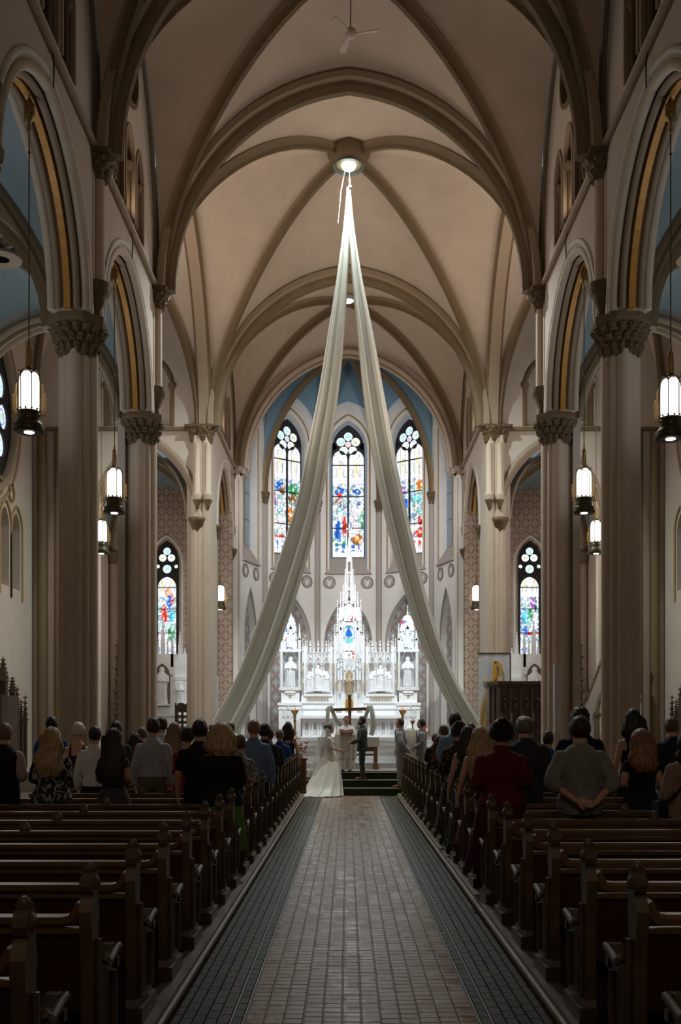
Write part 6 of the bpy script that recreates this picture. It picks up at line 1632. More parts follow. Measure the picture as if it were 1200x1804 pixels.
def top(sex, pose, sleeve='long', hem=.92, grow=.014, seed=0, neck='high', flare=0.0):
    k = ('t', sex, pose, sleeve, hem, grow, seed, neck, flare)
    if k in CACHE: return CACHE[k]
    mb = MB(); T_ = [r for r in TORSO[sex] if r[2] > hem+.01]
    lim = {'high': 1.49, 'low': 1.40, 'back': 1.30}[neck]
    T_ = [r for r in T_ if r[2] <= lim]
    def at(z):
        R_ = TORSO[sex]
        for i in range(len(R_)-1):
            if R_[i][2] <= z <= R_[i+1][2]:
                f = (z-R_[i][2])/(R_[i+1][2]-R_[i][2]); return [R_[i][j]*(1-f)+R_[i+1][j]*f for j in range(5)]
        return list(R_[0])
    a = at(max(hem, .80)); a[2] = hem
    rings = [(a[0], a[1], hem, a[3]+grow*1.2+flare, a[4]+grow*1.4+flare)]
    for r in T_:
        fl = flare*max(0, (1.12-r[2])/(1.12-hem)) if hem < 1.1 else 0
        rings.append((r[0], r[1], r[2], r[3]+grow+fl, r[4]+grow*1.2+fl))
    loft(mb, rings, 24)
    if neck == 'high': loft(mb, [(0, -.014, 1.46, .080, .080), (0, -.012, 1.50, .070, .072), (0, -.008, 1.525, .067, .069)], 20)
    sh, q = arms(sex); e, w_, d, nr = POSE[pose]; fx = sh/.178
    for sg in (-1, 1):
        S_ = Vector((sg*sh*.96, -.01, 1.368)); E = Vector((sg*e[0]*fx, e[1], e[2])); Wr = Vector((sg*w_[0], w_[1], w_[2]))
        g_ = grow*.9
        if sleeve == 'long': limb(mb, [S_, E, E.lerp(Wr, .93)], [.056*q+g_, .047*q+g_, .034*q+g_])
        elif sleeve == 'elbow': limb(mb, [S_, E, E.lerp(Wr, .22)], [.056*q+g_, .049*q+g_, .047*q+g_])
        elif sleeve == 'short': limb(mb, [S_, S_.lerp(E, .62)], [.058*q+g_, .054*q+g_])
        elif sleeve == 'cap': limb(mb, [S_, S_.lerp(E, .22)], [.050*q+g_, .052*q+g_])
    if neck == 'back':     # shoulder straps
        for sg in (-1, 1): limb(mb, [(sg*.085, -.10, 1.29), (sg*.09, -.075, 1.40), (sg*.09, -.01, 1.448), (sg*.09, .08, 1.38), (sg*.09, .12, 1.28)], [.018]*5, 8)
    me = evald(mb.data('top', [M['skin']]), .013, 3, folds(seed, .0045)); CACHE[k] = me; return me
def trousers(sex='m'):
    k = ('tr', sex)
    if k in CACHE: return CACHE[k]
    mb = MB(); loft(mb, [(0, 0, .80, .15, .118), (0, 0, .90, .178, .130), (0, 0, 1.0, .168, .122), (0, 0, 1.03, .163, .118)], 24)
    for sg in (-1, 1): limb(mb, [(sg*.088, 0, .88), (sg*.097, .012, .50), (sg*.10, -.012, .10)], [.105, .078, .066])
    me = evald(mb.data('trousers', [M['skin']]), .015, 3, folds(5, .004)); CACHE[k] = me; return me
def skirt(length=.55, flare=.13, z0=1.06, seed=0, nf=9):
    k = ('sk', length, flare, z0, seed)
    if k in CACHE: return CACHE[k]
    mb = MB(); n = 48; vs = []; fs = []; m = 12
    for i in range(m+1):
        t = i/m; z = z0-(z0-length)*t
        hipr = .135+(.055*min(1, t*3.2)); hy = .105+(.035*min(1, t*3.2))
        for j in range(n):
            a = 2*pi*j/n; f = t*t*.5+t*.5; q = 1+.07*f*sin(nf*a+seed)+.03*f*sin(2.3*nf*a)
            vs.append(((hipr+flare*f)*q*cos(a), (hy+flare*f)*q*sin(a), z))
    for i in range(m):
        for j in range(n): fs.append((i*n+j, (i+1)*n+j, (i+1)*n+(j+1)%n, i*n+(j+1)%n))
    mb.add(vs, fs, 0, True); mb.add(vs[:n], [tuple(range(n))]); 
    mb.add([(x*.93, y*.93, z+.004) for x, y, z in vs[-n:]]+vs[-n:], [(j, (j+1)%n, n+(j+1)%n, n+j) for j in range(n)])
    me = mb.data('skirt', [M['skin']]); CACHE[k] = me; return me
def shoes():
    if 'shoe' in CACHE: return CACHE['shoe']
    mb = MB(); limb(mb, [(0, -.05, .05), (0, .06, .042), (.01, .165, .032)], [.046, .045, .034]); mb.box((-.04, -.08, 0), (.045, .19, .018))
    CACHE['shoe'] = mb.data('shoe', [M['black_shoe']]); return CACHE['shoe']
def hairmesh(kind, L=1.15, seed=0, vol=0.0):
    k = ('h', kind, L, seed, vol)
    if k in CACHE: return CACHE[k]
    rs = random.Random(seed); ph = [rs.uniform(0, 6.3) for _ in range(8)]
    mb = MB(); n, m = 40, 22; vs = []; fs = []
    C = (0, .006, 1.668); R = (.084+vol, .102+vol, .112+vol*.8)
    for i in range(m+1):
        th = pi*i/m
        for j in range(n):
            a = 2*pi*j/n; x, y, z = sin(th)*cos(a), sin(th)*sin(a), cos(th)
            # hairline
            lim = -.70 if y < .0 else (-.70+1.2*min(1, (y)/.55))
            if kind in ('long', 'bob', 'curly_long'): lim = -.9 if y < .15 else (-.9+1.25*min(1, (y-.15)/.35))
            if kind == 'afro' : lim = -.75 if y < .1 else (-.75+1.1*min(1, (y-.1)/.4))
            hid = z < lim
            r = 1.0
            if kind in ('curly', 'afro', 'curly_long'): r += .05*sin(7*a+ph[0]+5*z)*sin(9*z+ph[1])+.04*sin(13*a+11*z+ph[2])
            else: r += .012*sin(18*a+ph[0]+4*z)+.008*sin(31*a+ph[1])
            if kind == 'bald' and z > .45 and not (y < -.75): r = .86
            if kind == 'balding' and z > .62 and (x*x+(y+.25)**2) < .40: r = .86
            if kind == 'short' and z > .3: r += .02*sin(5*a+ph[3])
            if hid: r = min(r, .80)
            vs.append((C[0]+R[0]*r*x, C[1]+R[1]*r*y, C[2]+R[2]*r*z))
    for i in range(m):
        for j in range(n): fs.append((i*n+j, (i+1)*n+j, (i+1)*n+(j+1)%n, i*n+(j+1)%n))
    mb.add(vs, fs, 0, True)
    if kind in ('long', 'bob', 'curly_long'):
        n2, m2 = 56, 22; vs = []; fs = []; top_ = 1.70; wave = .012 if kind != 'curly_long' else .028
        for i in range(m2+1):
            t = i/m2; z = top_-(top_-L)*t
            wx = .088+vol*1.2+.035*sin(min(1, t*1.6)*pi/2)+.02*t; wy = .060+.01*sin(pi*t)
            if kind == 'bob': wx = .092+vol+.03*sin(pi*min(1, t*1.1)*.6)
            if t > .82: wx *= 1-(t-.82)*1.7; wy *= 1-(t-.82)*2.2
            cy = -.045-.03*min(1, t*1.5)-(.03 if z < 1.5 else 0)*min(1, (1.5-z)*6) if z < 1.5 else -.045-.03*min(1, t*1.5)
            for j in range(n2):
                a = 2*pi*j/n2; g_ = 1+.05*sin(15*a+ph[0]+2*sin(6*t+ph[1]))+.035*sin(27*a+ph[2])+wave*5*sin(9*t*2+3*a+ph[3])*.35
                vs.append((wx*g_*cos(a)+wave*sin(10*t+ph[4])*.6, cy+wy*g_*sin(a), z+(.015*sin(7*a+ph[5]) if i == m2 else 0)))
        for i in range(m2):
            for j in range(n2): fs.append((i*n2+j, (i+1)*n2+j, (i+1)*n2+(j+1)%n2, i*n2+(j+1)%n2))
        mb.add(vs, fs, 0, True); mb.add(vs[-n2:], [tuple(range(n2-1, -1, -1))]); mb.add(vs[:n2], [tuple(range(n2))])
    if kind == 'bun':
        for q in range(14):
            a = q*2*pi/14; mb.sphere((.035*cos(a), -.095+.02*sin(2*a), 1.70+.035*sin(a)), .028, 7, 5)
        mb.sphere((0, -.10, 1.70), .045, 10, 8)
    if kind == 'updo':
        for q in range(40):
            a = rs.uniform(0, 6.3); b = rs.uniform(0, 1); mb.sphere((.052*cos(a)*b, -.06+.045*rs.uniform(-1, .3), 1.725+.045*sin(a)), rs.uniform(.020, .030), 6, 5)
    me = mb.data('hair', [M['skin']]); CACHE[k] = me; return me

def skinm(name, c): return mat(name, c, .55, spec=.3)
M['skin'] = skinm('fair_skin', (.52, .30, .21)); M['skind'] = skinm('brown_skin', (.16, .085, .05)); M['skint'] = skinm('tan_skin', (.38, .21, .14))
M['black_shoe'] = mat('black_shoe_leather', (.02, .02, .02), .35)
M['brown_shoe'] = mat('brown_shoe_leather', (.20, .07, .03), .4)
def hairm(name, c1, c2):
    m = bpy.data.materials.new(name); m.use_nodes = True; nt = m.node_tree; b = nt.nodes['Principled BSDF']; b.inputs['Roughness'].default_value = .5; b.inputs['Specular IOR Level'].default_value = .35
    tc = nt.nodes.new('ShaderNodeTexCoord'); mp = nt.nodes.new('ShaderNodeMapping'); mp.inputs['Scale'].default_value = (70, 70, 5); nz = nt.nodes.new('ShaderNodeTexNoise'); nz.inputs['Scale'].default_value = 1.0
    nt.links.new(tc.outputs['Object'], mp.inputs[0]); nt.links.new(mp.outputs[0], nz.inputs[0]); r = nt.nodes.new('ShaderNodeMapRange'); r.inputs['From Min'].default_value = .35; r.inputs['From Max'].default_value = .65; nt.links.new(nz.outputs['Fac'], r.inputs['Value'])
    nt.links.new(mixc(nt, r.outputs[0], c1, c2), b.inputs['Base Color'])
    bp = nt.nodes.new('ShaderNodeBump'); bp.inputs['Strength'].default_value = .5; bp.inputs['Distance'].default_value = .01; nt.links.new(nz.outputs['Fac'], bp.inputs['Height']); nt.links.new(bp.outputs[0], b.inputs['Normal']); return m
H = {'dark': hairm('dark_brown_hair', (.020, .013, .009), (.05, .032, .02)), 'black': hairm('black_hair', (.008, .007, .007), (.022, .018, .016)), 'brown': hairm('brown_hair', (.06, .033, .018), (.13, .075, .04)),
     'lbrown': hairm('light_brown_hair', (.15, .085, .045), (.27, .17, .09)), 'blonde': hairm('blonde_hair', (.28, .18, .085), (.52, .37, .20)), 'auburn': hairm('auburn_hair', (.15, .07, .03), (.32, .17, .08)), 'white': hairm('white_hair', (.40, .35, .28), (.62, .56, .48)), 'grey': hairm('grey_hair', (.10, .09, .08), (.24, .22, .2)), 'red': hairm('dark_red_hair', (.06, .02, .014), (.13, .045, .025)), 'sandy': hairm('sandy_short_hair', (.16, .08, .05), (.26, .15, .10))}
def pattern(name, ground, fig, scale, thr, kind='leaf'):
    m = bpy.data.materials.new(name); m.use_nodes = True; nt = m.node_tree; b = nt.nodes['Principled BSDF']; b.inputs['Roughness'].default_value = .85
    tc = nt.nodes.new('ShaderNodeTexCoord'); mp = nt.nodes.new('ShaderNodeMapping'); nt.links.new(tc.outputs['Object'], mp.inputs[0])
    if kind == 'leaf':
        mp.inputs['Scale'].default_value = (1.8, 1, .8); mp.inputs['Rotation'].default_value = (0, .6, 0); v = nt.nodes.new('ShaderNodeTexNoise'); v.inputs['Scale'].default_value = scale; v.inputs['Detail'].default_value = 1; v.inputs['Distortion'].default_value = 2.2; nt.links.new(mp.outputs[0], v.inputs[0]); f = vmath(nt, 'GREATER_THAN', v.outputs['Fac'], thr)
    elif kind == 'flower':
        v = nt.nodes.new('ShaderNodeTexVoronoi'); v.inputs['Scale'].default_value = scale; nt.links.new(mp.outputs[0], v.inputs[0]); f = vmath(nt, 'LESS_THAN', v.outputs['Distance'], thr)
    else:
        sp = nt.nodes.new('ShaderNodeSeparateXYZ'); nt.links.new(tc.outputs['Object'], sp.inputs[0]); f = vmath(nt, 'GREATER_THAN', vmath(nt, 'SINE', vmath(nt, 'MULTIPLY', sp.outputs[0], scale)), thr)
    nt.links.new(mixc(nt, f, ground, fig), b.inputs['Base Color']); return m
F = {}
def fab(name, c, rough=.85): F[name] = mat(name+'_fabric', c, rough, var=.08, vscale=20, bump=.15, bscale=120, spec=.2)
for n_, c_ in dict(black=(.013, .013, .015), navy=(.012, .018, .035), blue=(.02, .07, .26), ltblue=(.20, .30, .44), denim=(.13, .20, .32), white=(.62, .61, .60), lavender=(.36, .37, .43), maroon=(.10, .012, .014), wine=(.055, .008, .014), red=(.32, .03, .025), green=(.10, .20, .03), greyshirt=(.185, .18, .165), charcoal=(.035, .040, .042), beige=(.26, .19, .14), khaki=(.12, .10, .07), bsuit=(.045, .05, .048), lsuit=(.27, .265, .275), ivory=(.66, .60, .52), plum=(.05, .015, .03), pinkw=(.42, .32, .32), greysuit=(.055, .06, .06), redd=(.22, .02, .02)).items(): fab(n_, c_)
F['leaf'] = pattern('black_white_leaf_print', (.012, .013, .016), (.32, .34, .34), 9, .56)
F['goldflower'] = pattern('black_gold_floral_print', (.012, .011, .010), (.20, .12, .03), 26, .32, 'flower')
F['greenflower'] = pattern('dark_green_floral_print', (.010, .030, .022), (.14, .17, .12), 14, .22, 'flower')
F['bwprint'] = pattern('black_white_print', (.012, .012, .012), (.55, .54, .5), 30, .53)
F['pin'] = pattern('pinstripe_dress_fabric', (.022, .026, .028), (.10, .11, .11), 230, .6, 'stripe')
F['redwhite'] = pattern('red_white_print', (.38, .04, .04), (.5, .42, .4), 16, .60)

F['greyshirt'] = mat('wrinkled_grey_shirt_fabric', (.205, .20, .18), .85, var=.12, vscale=8, bump=1.0, bscale=9, spec=.2)
def setm(o, m):
    o.material_slots[0].link = 'OBJECT'; o.material_slots[0].material = m
RY = lambda k: PEW0+PS*k+.70
def person(label, X, Y, z0, Ht, sex='m', pose='front', rz=0.0, hair='short', hc='dark', skin='skin', topk=None, bot=None, shoe='black_shoe', wide=1.0, HL=1.15, hv=0.0, fine=False, seed=0, face=False):
    """topk = (fabric, sleeve, hem, neck, grow, flare); bot = ('trousers', fabric) or ('skirt', fabric, length, flare)"""
    s_ = Ht/1.785
    b = inst('person', body(sex, pose, fine), None, (X, Y, z0), rz, (s_*wide, s_*wide, s_)); setm(b, M[skin])
    tag(b, label, 'person')
    def ch(name, me, m, **kw):
        o = inst(name, me, b, **kw); setm(o, m); return o
    if topk:
        fb, sl, hem, nk, gr, fl = topk
        ch({'jacket': 'jacket'}.get(nk, 'top'), top(sex, pose, sl, hem, gr, seed, 'high' if nk == 'jacket' else nk, fl), F[fb])
    if bot:
        if bot[0] == 'trousers': ch('trousers', trousers(sex), F[bot[1]])
        else: ch('skirt', skirt(bot[2], bot[3], 1.08 if len(bot) < 5 else bot[4], seed % 3), F[bot[1]])
    if hair:
        o = ch('hair', hairmesh(hair, HL, seed, hv), H[hc], loc=(0, 0, HB), scale=(HS, HS, HS))
    for sg in (-1, 1): o = inst('shoe', shoes(), b, (sg*.103, -.0, 0)); setm(o, M[shoe])
    if face:
        mb = MB()
        for sg in (-1, 1): mb.sphere((sg*.030, .090, 1.662), .0125, 8, 6, 0, (1.2, .7, .8))
        k = ('eye',)
        if k not in CACHE:
            mb2 = MB()
            for sg in (-1, 1): mb2.sphere((sg*.031, .0985, 1.662), .0065, 8, 6)
            CACHE[k] = (mb.data('eyes', [mat('eye_white', (.7, .68, .65), .3)]), mb2.data('irises', [mat('dark_iris', (.02, .015, .01), .2)]), None)
            mb3 = MB()
            for sg in (-1, 1): mb3.tube([(sg*.016, .107, 1.688), (sg*.032, .103, 1.693), (sg*.048, .090, 1.688)], .0042, 5)
            CACHE[('brow',)] = mb3.data('eyebrows', [M['skin']])
            mb4 = MB(); mb4.sphere((0, .1095, 1.602), .009, 8, 5, 0, (2.2, .5, .7)); CACHE[('lip',)] = mb4.data('lips', [mat('lips', (.40, .14, .11), .5)])
        hk = dict(loc=(0, 0, HB), scale=(HS, HS, HS)); inst('eyes', CACHE[k][0], b, **hk); inst('irises', CACHE[k][1], b, **hk); ch('eyebrows', CACHE[('brow',)], H[hc], **hk); inst('lips', CACHE[('lip',)], b, **hk)
    return b
def guest(px, ytop, k, label, hh=None, **kw):
    Y = RY(k); X = (px-612)*Y/1754; zt = EYE+(1280-ytop)*Y/1754
    if X < 0: X = min(X, -1.40)
    else: X = max(X, 1.56)
    return person(label, X, Y, PZ, zt-PZ, **kw)
SH = lambda f, sl='long', hem=.90, nk='high', gr=.016, fl=0.0: (f, sl, hem, nk, gr, fl)
TR = lambda f='black': ('trousers', f)
SK = lambda f, l=.5, fl=.10: ('skirt', f, l, fl)
# left pews
guest(8, 1273, 7, 'man in a black vest over a pale pink shirt at the left edge', hc='sandy', topk=SH('pinkw', 'elbow'), bot=TR(), seed=1)
_p = bpy.context.scene.objects['person']
mb_v = top('m', 'front', 'none', .86, .026, 1, 'high', .0); _o = inst('vest', mb_v, _p); setm(_o, F['black'])
guest(91, 1282, 7, 'woman with long wavy blonde hair and a black and white leaf print top', sex='f', hair='curly_long', hc='blonde', HL=1.22, hv=.008, topk=('leaf', 'elbow', .80, 'low', .022, .05), bot=TR(), seed=2, wide=1.12)
guest(200, 1284, 7, 'woman with long dark curly hair in a pinstriped dress', sex='f', hair='curly_long', hc='dark', HL=1.12, hv=.012, topk=('pin', 'cap', 1.04, 'high', .012, 0), bot=SK('pin', .45, .12), seed=3, pose='front')
guest(352, 1267, 7, 'dark haired man in a black short sleeved shirt', hc='black', topk=SH('black', 'short', .82, 'high', .020, .01), bot=TR(), seed=4, wide=1.05, pose='down')
guest(417, 1275, 6, 'blonde woman in a black cardigan and bright green skirt', sex='f', hair='bob', hc='blonde', HL=1.46, hv=.020, topk=('black', 'long', .86, 'high', .022, .03), bot=SK('green', .35, .06), seed=5, wide=1.16)
guest(167, 1279, 9, 'dark haired man in a white long sleeved shirt', hc='black', topk=SH('white'), bot=TR(), seed=1, pose='down')
guest(270, 1264, 9, 'dark haired man in a pale lavender shirt and khaki trousers', hc='dark', topk=SH('lavender', 'long', .97, 'high', .020), bot=TR('khaki'), seed=4, pose='down')
guest(138, 1272, 10, 'older person with short white hair in a plum dress', sex='f', hair='short', hc='white', topk=('plum', 'none', 1.0, 'back', .012, 0), bot=SK('plum'), seed=6, wide=1.1)
guest(91, 1262, 11, 'tall dark skinned man in a royal blue shirt', hc='black', skin='skind', topk=SH('blue', 'short'), bot=TR(), seed=7)
guest(204, 1270, 10, 'dark haired man mostly hidden behind the curly haired woman', hc='black', topk=SH('charcoal'), bot=TR(), seed=8)
guest(238, 1291, 11, 'woman with dark curly hair in a bright red dress', sex='f', hair='curly_long', hc='black', HL=1.35, topk=('redd', 'cap', 1.0, 'high', .014, 0), bot=SK('redd'), seed=9)
guest(250, 1281, 13, 'brown haired guest just behind the woman in bright red', hc='brown', topk=SH('charcoal'), bot=TR(), seed=10)
guest(285, 1263, 12, 'man in a white shirt half hidden behind the man in lavender', hc='dark', topk=SH('white'), bot=TR('navy'), seed=11)
guest(307, 1272, 10, 'woman with long light brown hair in a red and white dress', sex='f', hair='long', hc='lbrown', HL=1.18, topk=('redwhite', 'elbow', 1.0, 'high', .014, 0), bot=SK('redwhite'), seed=12)
guest(330, 1281, 9, 'woman with dark curly hair in a dark red dress', sex='f', hair='curly', hc='dark', hv=.012, topk=('redd', 'elbow', 1.0, 'low', .014, 0), bot=SK('redd'), seed=13)
guest(370, 1290, 11, 'woman with long brown hair beside the man in black', sex='f', hair='long', hc='brown', HL=1.25, topk=('pinkw', 'none', 1.0, 'back', .012, 0), bot=SK('charcoal'), seed=14)
guest(375, 1273, 17, 'bald man in a dark jacket far forward on the left', hair='bald', hc='grey', topk=SH('charcoal', 'long', .82, 'jacket', .024), bot=TR(), seed=15)
guest(396, 1277, 9, 'woman with long dark hair beside the blonde woman', sex='f', hair='long', hc='black', HL=1.25, topk=('pinkw', 'short', 1.0, 'low', .012, 0), bot=SK('black'), seed=16)
guest(405, 1270, 14, 'balding man standing far forward behind the blonde woman', hair='balding', hc='brown', topk=SH('white'), bot=TR(), seed=17)
guest(443, 1294, 8, 'brown haired child near the aisle in front of the blonde woman', hair='curly', hc='brown', topk=SH('bwprint', 'short'), bot=TR('navy'), seed=18, wide=.9)
guest(457, 1268, 10, 'man with close cropped reddish hair in a light denim shirt', hc='sandy', topk=SH('denim', 'long', .84, 'high', .020, .01), bot=TR('navy'), seed=19, pose='down', wide=1.05)
guest(473, 1275, 12, 'guest with dark curly hair beside the man in denim', hair='afro', hc='black', hv=.010, topk=SH('charcoal'), bot=TR(), seed=20)
guest(487, 1283, 13, 'dark haired man in a black suit on the aisle', hc='black', topk=SH('black', 'long', .80, 'jacket', .024), bot=TR(), seed=21)
guest(501, 1285, 16, 'grey haired man in a bright blue shirt on the aisle', hc='grey', hair='curly', topk=SH('blue', 'short'), bot=TR(), seed=22)
guest(509, 1271, 19, 'woman in a black dress with bare shoulders near the front', sex='f', hair='long', hc='black', HL=1.4, topk=('black', 'none', 1.0, 'back', .012, 0), bot=SK('black', .2, .1), seed=23, pose='down')
# right pews
guest(748, 1296, 12, 'woman with dark red curls, black top and patterned skirt', sex='f', hair='curly_long', hc='red', HL=1.25, hv=.015, topk=('black', 'long', .92, 'high', .018, 0), bot=SK('bwprint', .25, .12), seed=24)
guest(767, 1292, 17, 'short dark haired guest near the front on the right', hc='dark', topk=SH('black'), bot=TR(), seed=25)
guest(802, 1255, 11, 'tall man with thick dark hair in a light blue shirt', hc='black', hair='curly', topk=SH('ltblue'), bot=TR('navy'), seed=26)
guest(782, 1277, 15, 'man in profile wearing a pale blue shirt, right side', hc='brown', topk=SH('ltblue'), bot=TR('navy'), seed=27, rz=1.0)
guest(793, 1272, 9, 'woman with a curly dark updo in a black and gold floral dress', sex='f', hair='updo', hc='dark', hv=.006, topk=('goldflower', 'elbow', .95, 'high', .016, 0), bot=SK('goldflower', .3, .1), seed=28, wide=1.15)
guest(830, 1273, 13, 'dark haired guest behind the straight haired blonde', hc='dark', topk=SH('charcoal'), bot=TR(), seed=29)
guest(824, 1278, 8, 'woman in a dark green floral dress with bare arms', sex='f', hair='long', hc='dark', HL=1.35, topk=('greenflower', 'none', 1.0, 'back', .012, 0), bot=SK('greenflower', .15, .12), seed=30, pose='down')
guest(846, 1280, 7, 'woman with long straight blonde hair in a maroon dress', sex='f', hair='long', hc='blonde', HL=1.18, hv=.006, topk=('maroon', 'none', 1.0, 'high', .014, 0), bot=SK('maroon', .3, .1), seed=31, pose='down', wide=1.08)
guest(884, 1268, 5, 'woman with a dark updo in a long sleeved maroon lace dress', sex='f', hair='updo', hc='black', hv=.010, skin='skint', topk=('maroon', 'long', .90, 'high', .022, .0), bot=SK('wine', .3, .10), seed=32, wide=1.28)
guest(925, 1260, 7, 'balding older man in a charcoal suit', hair='balding', hc='grey', hv=.004, topk=SH('charcoal', 'long', .78, 'jacket', .028), bot=TR('charcoal'), seed=33, wide=1.12)
guest(966, 1287, 9, 'boy in a blue shirt between the suited man and the grey shirt', hc='dark', topk=SH('blue', 'short'), bot=TR('navy'), seed=34, wide=.9)
guest(1022, 1246, 7, 'tall man in black behind the man in the grey shirt', hc='dark', hair='curly', hv=.006, topk=SH('black', 'long', .85), bot=TR(), seed=35, wide=1.08)
guest(1022, 1262, 5, 'man in a wrinkled grey shirt with hands clasped behind his back', hc='dark', hv=.006, pose='back', topk=('greyshirt', 'elbow', .80, 'high', .030, .025), bot=TR('khaki'), seed=36, wide=1.10, fine=True)
guest(1116, 1248, 8, 'woman with long dark hair and bare shoulders in a black strap dress', sex='f', hair='long', hc='black', HL=1.42, topk=('black', 'none', 1.0, 'back', .014, 0), bot=SK('black', .2), seed=37, pose='down')
guest(1130, 1285, 6, 'woman with auburn shoulder length hair in a black dress', sex='f', hair='bob', hc='auburn', HL=1.33, hv=.014, topk=('black', 'cap', 1.0, 'high', .016, 0), bot=SK('black'), seed=38, wide=1.1)
guest(1090, 1276, 14, 'brown haired guest far forward beside the right pier', hc='brown', topk=SH('redd'), bot=TR(), seed=39)
guest(1184, 1263, 9, 'man with short brown hair in a navy suit', hc='brown', topk=SH('navy', 'long', .78, 'jacket', .026), bot=TR('navy'), seed=40, pose='down')
_g = guest(1212, 1288, 5, 'person in a beige shirt with a black shoulder strap at the right edge', sex='f', hair='bob', hc='dark', HL=1.45, topk=('beige', 'elbow', .80, 'high', .026, .03), bot=TR(), seed=41, wide=1.15, pose='down')
mb = MB(); mb.tube([(.10, -.10, 1.44), (.02, -.145, 1.30), (-.10, -.155, 1.12), (-.20, -.12, .98), (-.24, -.02, .93)], .012, 6); mb.box((-.33, -.10, .72), (-.23, .12, .95)); tag(mb.build('shoulder_bag', F['black'], None, tuple(_g.location)), 'small black shoulder bag on a strap, worn by the person in beige', 'bag')

# wedding party
def ceremony(px, ytop, Y, z0, label, **kw):
    X = (px-612)*Y/1754; zt = EYE+(1280-ytop)*Y/1754
    return person(label, X, Y, z0, zt-z0, face=True, fine=True, **kw), X
groom, gx = ceremony(638.5, 1262, 26.95, .364, 'bearded groom in a dark grey suit facing the bride', pose='hold', rz=pi/2, hair='short', hc='black', topk=('greysuit', 'long', .80, 'jacket', .022, .01), bot=TR('greysuit'), shoe='brown_shoe', seed=50)
mb = MB(); loft(mb, [(0, .045, 1.552, .052, .055), (0, .040, 1.575, .062, .068), (0, .030, 1.598, .066, .080), (0, .022, 1.615, .070, .084)], 18)
for sg in (-1, 1): mb.sphere((sg*.014, .112, 1.617), .012, 6, 4, 0, (1.4, .5, .4))
_b = inst('beard', mb.data('beard', [M['skin']]), groom, (0, 0, HB), scale=(HS, HS, HS)); setm(_b, H['black'])
def collar(p, tie=None, shirt='white'):
    mb = MB(); mb.plate([[(-.045, 1.49), (0, 1.20), (.045, 1.49)]], -.140, -.128, (0,0,0), (1,0,0), (0,0,1)); loft(mb, [(0, -.010, 1.495, .070, .073), (0, -.006, 1.535, .064, .068)], 18)
    o = inst('shirt_front', mb.data('shirt_front', [M['skin']]), p); setm(o, F[shirt])
    if tie:
        mb = MB(); mb.plate([[(-.012, 1.47), (-.020, 1.28), (0, 1.22), (.020, 1.28), (.012, 1.47)]], -.150, -.139, (0,0,0), (1,0,0), (0,0,1)); o = inst('necktie', mb.data('necktie', [M['skin']]), p); setm(o, F[tie])
    mb = MB()
    for sg in (-1, 1): mb.plate([[(sg*.045, 1.49), (sg*.085, 1.44), (sg*.075, 1.36), (sg*.01, 1.17), (sg*.0, 1.20)]], -.147, -.132, (0,0,0), (1,0,0), (0,0,1))
    return mb
for p_, fb, tie in ((groom, 'greysuit', None),):
    mb = collar(p_, tie); o = inst('lapels', mb.data('lapels', [M['skin']]), p_); setm(o, F[fb])
priest, prx = ceremony(610.5, 1261, 27.75, .546, 'priest in white vestments reading from an open dark red book', pose='book', rz=pi, hair='short', hc='brown', topk=('ivory', 'long', 1.0, 'high', .03, .02), bot=None, seed=51, wide=1.1)
# chasuble and alb
def bell(name, rings, mtl, parent, nf=11, seed=0, amp=.05, n=64):
    vs = []; fs = []
    for i, (cx, cy, z, rx, ry) in enumerate(rings):
        t = i/(len(rings)-1)
        for k in range(n):
            a = 2*pi*k/n; q = 1+amp*t*sin(nf*a+seed+2*t)+amp*.5*t*sin(1.9*nf*a)
            vs.append((cx+rx*q*cos(a), cy+ry*q*sin(a), z))
    m = len(rings)
    for i in range(m-1):
        for k in range(n): fs.append((i*n+k, (i+1)*n+k, (i+1)*n+(k+1)%n, i*n+(k+1)%n))
    mb = MB(); mb.add(vs, fs, 0, True); mb.add([(x, y, z) for x, y, z in vs[:n]], [tuple(range(n))])
    mb.add([(x*.97, y*.97, z+.006) for x, y, z in vs[-n:]]+vs[-n:], [(k, (k+1)%n, n+(k+1)%n, n+k) for k in range(n)])
    me = mb.data(name, [mtl]); return inst(name, me, parent)
M['vest'] = mat('white_vestment', (.66, .63, .57), .8, var=.05, vscale=10, spec=.2)
bell('alb', [(0, 0, 1.10, .17, .14), (0, 0, .9, .20, .17), (0, 0, .6, .23, .20), (0, 0, .3, .25, .22), (0, 0, .07, .27, .24)], M['vest'], priest, 13)
bell('chasuble', [(0, -.01, 1.50, .075, .08), (0, -.01, 1.45, .16, .12), (0, .0, 1.40, .235, .15), (0, .02, 1.28, .30, .20), (0, .03, 1.1, .335, .225), (0, .02, .8, .30, .21), (0, .01, .42, .28, .22)], M['vest'], priest, 7, amp=.07)
mb = MB()
for sg in (-1, 1): mb.add([(0, 0, 0), (sg*.19, -.02, .045), (sg*.19, .20, .13), (0, .22, .085), (0, 0, -.02), (sg*.19, -.02, .025), (sg*.19, .20, .11), (0, .22, .065)], [(0,1,2,3), (4,7,6,5), (0,4,5,1), (1,5,6,2), (2,6,7,3), (3,7,4,0)])
tag(mb.build('book', mat('dark_red_book_cover', (.085, .012, .010), .5), None, (prx, 27.75-.42, .546+1.18*.9), rz=0), 'open dark red book held by the priest', 'book')
bride, brx = ceremony(580, 1276, 26.3, .182, 'bride in a long sleeved ivory ball gown with veil and train', sex='f', pose='hold', rz=-pi/2+.15, hair='bun', hc='dark', topk=('ivory', 'elbow', 1.02, 'high', .016, 0), bot=None, seed=52)
M['gown'] = mat('ivory_satin_gown', (.70, .65, .57), .45, var=.03, spec=.35)
mb = MB(); n = 96; rg = []; vs = []; fs = []
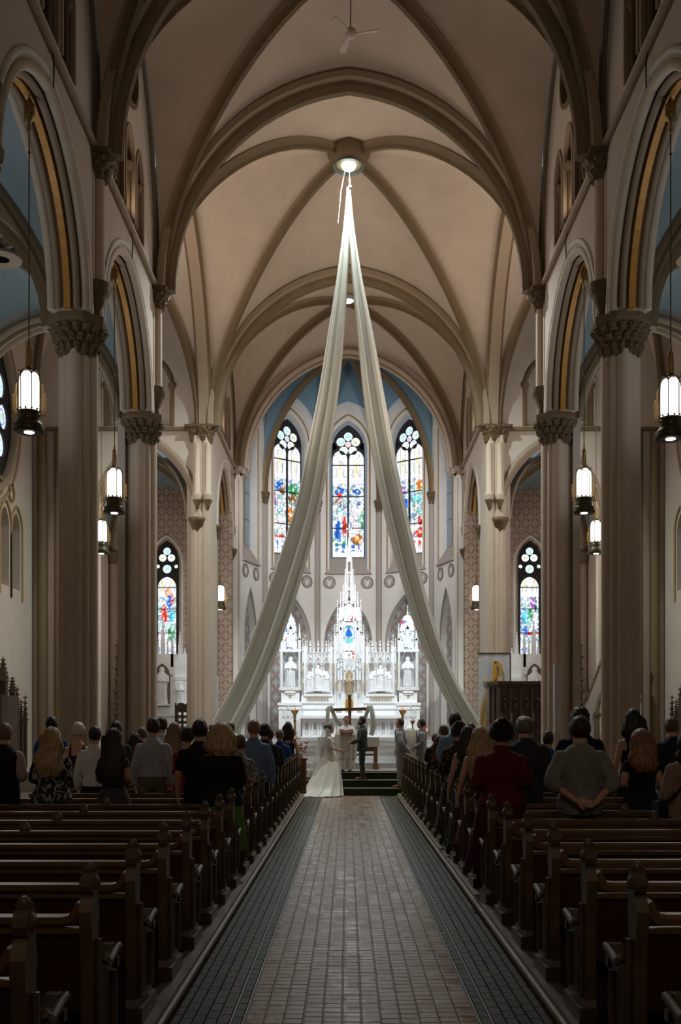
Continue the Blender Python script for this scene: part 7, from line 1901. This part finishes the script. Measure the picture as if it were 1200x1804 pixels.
# gown rings in world metres around the bride
for t in [i/16 for i in range(17)]:
    z = 1.20*(1-t)+.015*t
    cx = brx+.02-.20*t**1.6; cy = 26.3-.38*t**1.8; rx = .115+.42*t**.85; ry = .10+.44*t**.9
    if t > .85: cx -= (t-.85)*.55; rx += (t-.85)*.55; cy -= (t-.85)*.6; ry += (t-.85)*.2
    rg.append((cx, cy, z, rx, ry))
for i, (cx, cy, z, rx, ry) in enumerate(rg):
    t = i/16
    for k in range(n):
        a = 2*pi*k/n; q = 1+.045*t*sin(11*a+1.5*t)+.02*t*sin(23*a+2)
        zz = z
        X, Y = cx+rx*q*cos(a), cy+ry*q*sin(a)
        step = .0 if Y < 26.0 else (.182 if Y < 26.6 else .364)
        zz = max(z, step+.012+.012*sin(9*a))
        vs.append((X, Y, zz))
for i in range(16):
    for k in range(n): fs.append((i*n+k, (i+1)*n+k, (i+1)*n+(k+1)%n, i*n+(k+1)%n))
mb.add(vs, fs, 0, True); mb.add(vs[:n], [tuple(range(n))])
o = mb.build('gown_skirt', M['gown']); o.parent = bride; o.matrix_parent_inverse = (Matrix.Translation(bride.location) @ Matrix.Rotation(bride.rotation_euler.z, 4, 'Z') @ Matrix.Diagonal((*bride.scale, 1))).inverted()
def sheer():
    m = bpy.data.materials.new('sheer_tulle'); m.use_nodes = True; nt = m.node_tree; b = nt.nodes['Principled BSDF']; b.inputs['Base Color'].default_value = (.75, .73, .70, 1); b.inputs['Roughness'].default_value = .9; b.inputs['Alpha'].default_value = .42; return m
M['tulle'] = sheer()
vs = []; fs = []; n = 30
for i in range(15):
    t = i/14; z = 1.775*(1-t)+.30*t
    for k in range(n+1):
        a = -pi*.5-pi*.62+2*pi*.62*k/n      # around the back (-y side)
        r = (.10+.28*t**1.2)*(1+.05*sin(9*a)*t); 
        if i == 0: r = .02
        elif i == 1: r = .09
        vs.append((r*1.0*cos(a), r*1.25*sin(a)-.02-.16*t, z))
for i in range(14):
    for k in range(n): fs.append((i*(n+1)+k, (i+1)*(n+1)+k, (i+1)*(n+1)+k+1, i*(n+1)+k+1))
mb = MB(); mb.add(vs, fs, 0, True); inst('veil', mb.data('veil', [M['tulle']]), bride)
g1, g1x = ceremony(705.5, 1265, 26.25, .182, 'nearer groomsman in a light grey suit facing left beside the steps', pose='back', rz=pi/2-.25, hair='short', hc='brown', topk=('lsuit', 'long', .80, 'jacket', .022, .01), bot=TR('lsuit'), seed=53, shoe='brown_shoe', wide=.95)
g2, g2x = ceremony(743, 1266, 26.35, .182, 'groomsman in a light grey suit partly behind the side table, second from the steps', pose='front', rz=pi/2-.1, hair='short', hc='dark', topk=('lsuit', 'long', .80, 'jacket', .022, .01), bot=TR('lsuit'), seed=54, shoe='brown_shoe', wide=.95)
for p_ in (g1, g2):
    mb = collar(p_, 'beige'); o = inst('lapels', mb.data('lapels', [M['skin']]), p_); setm(o, F['lsuit'])
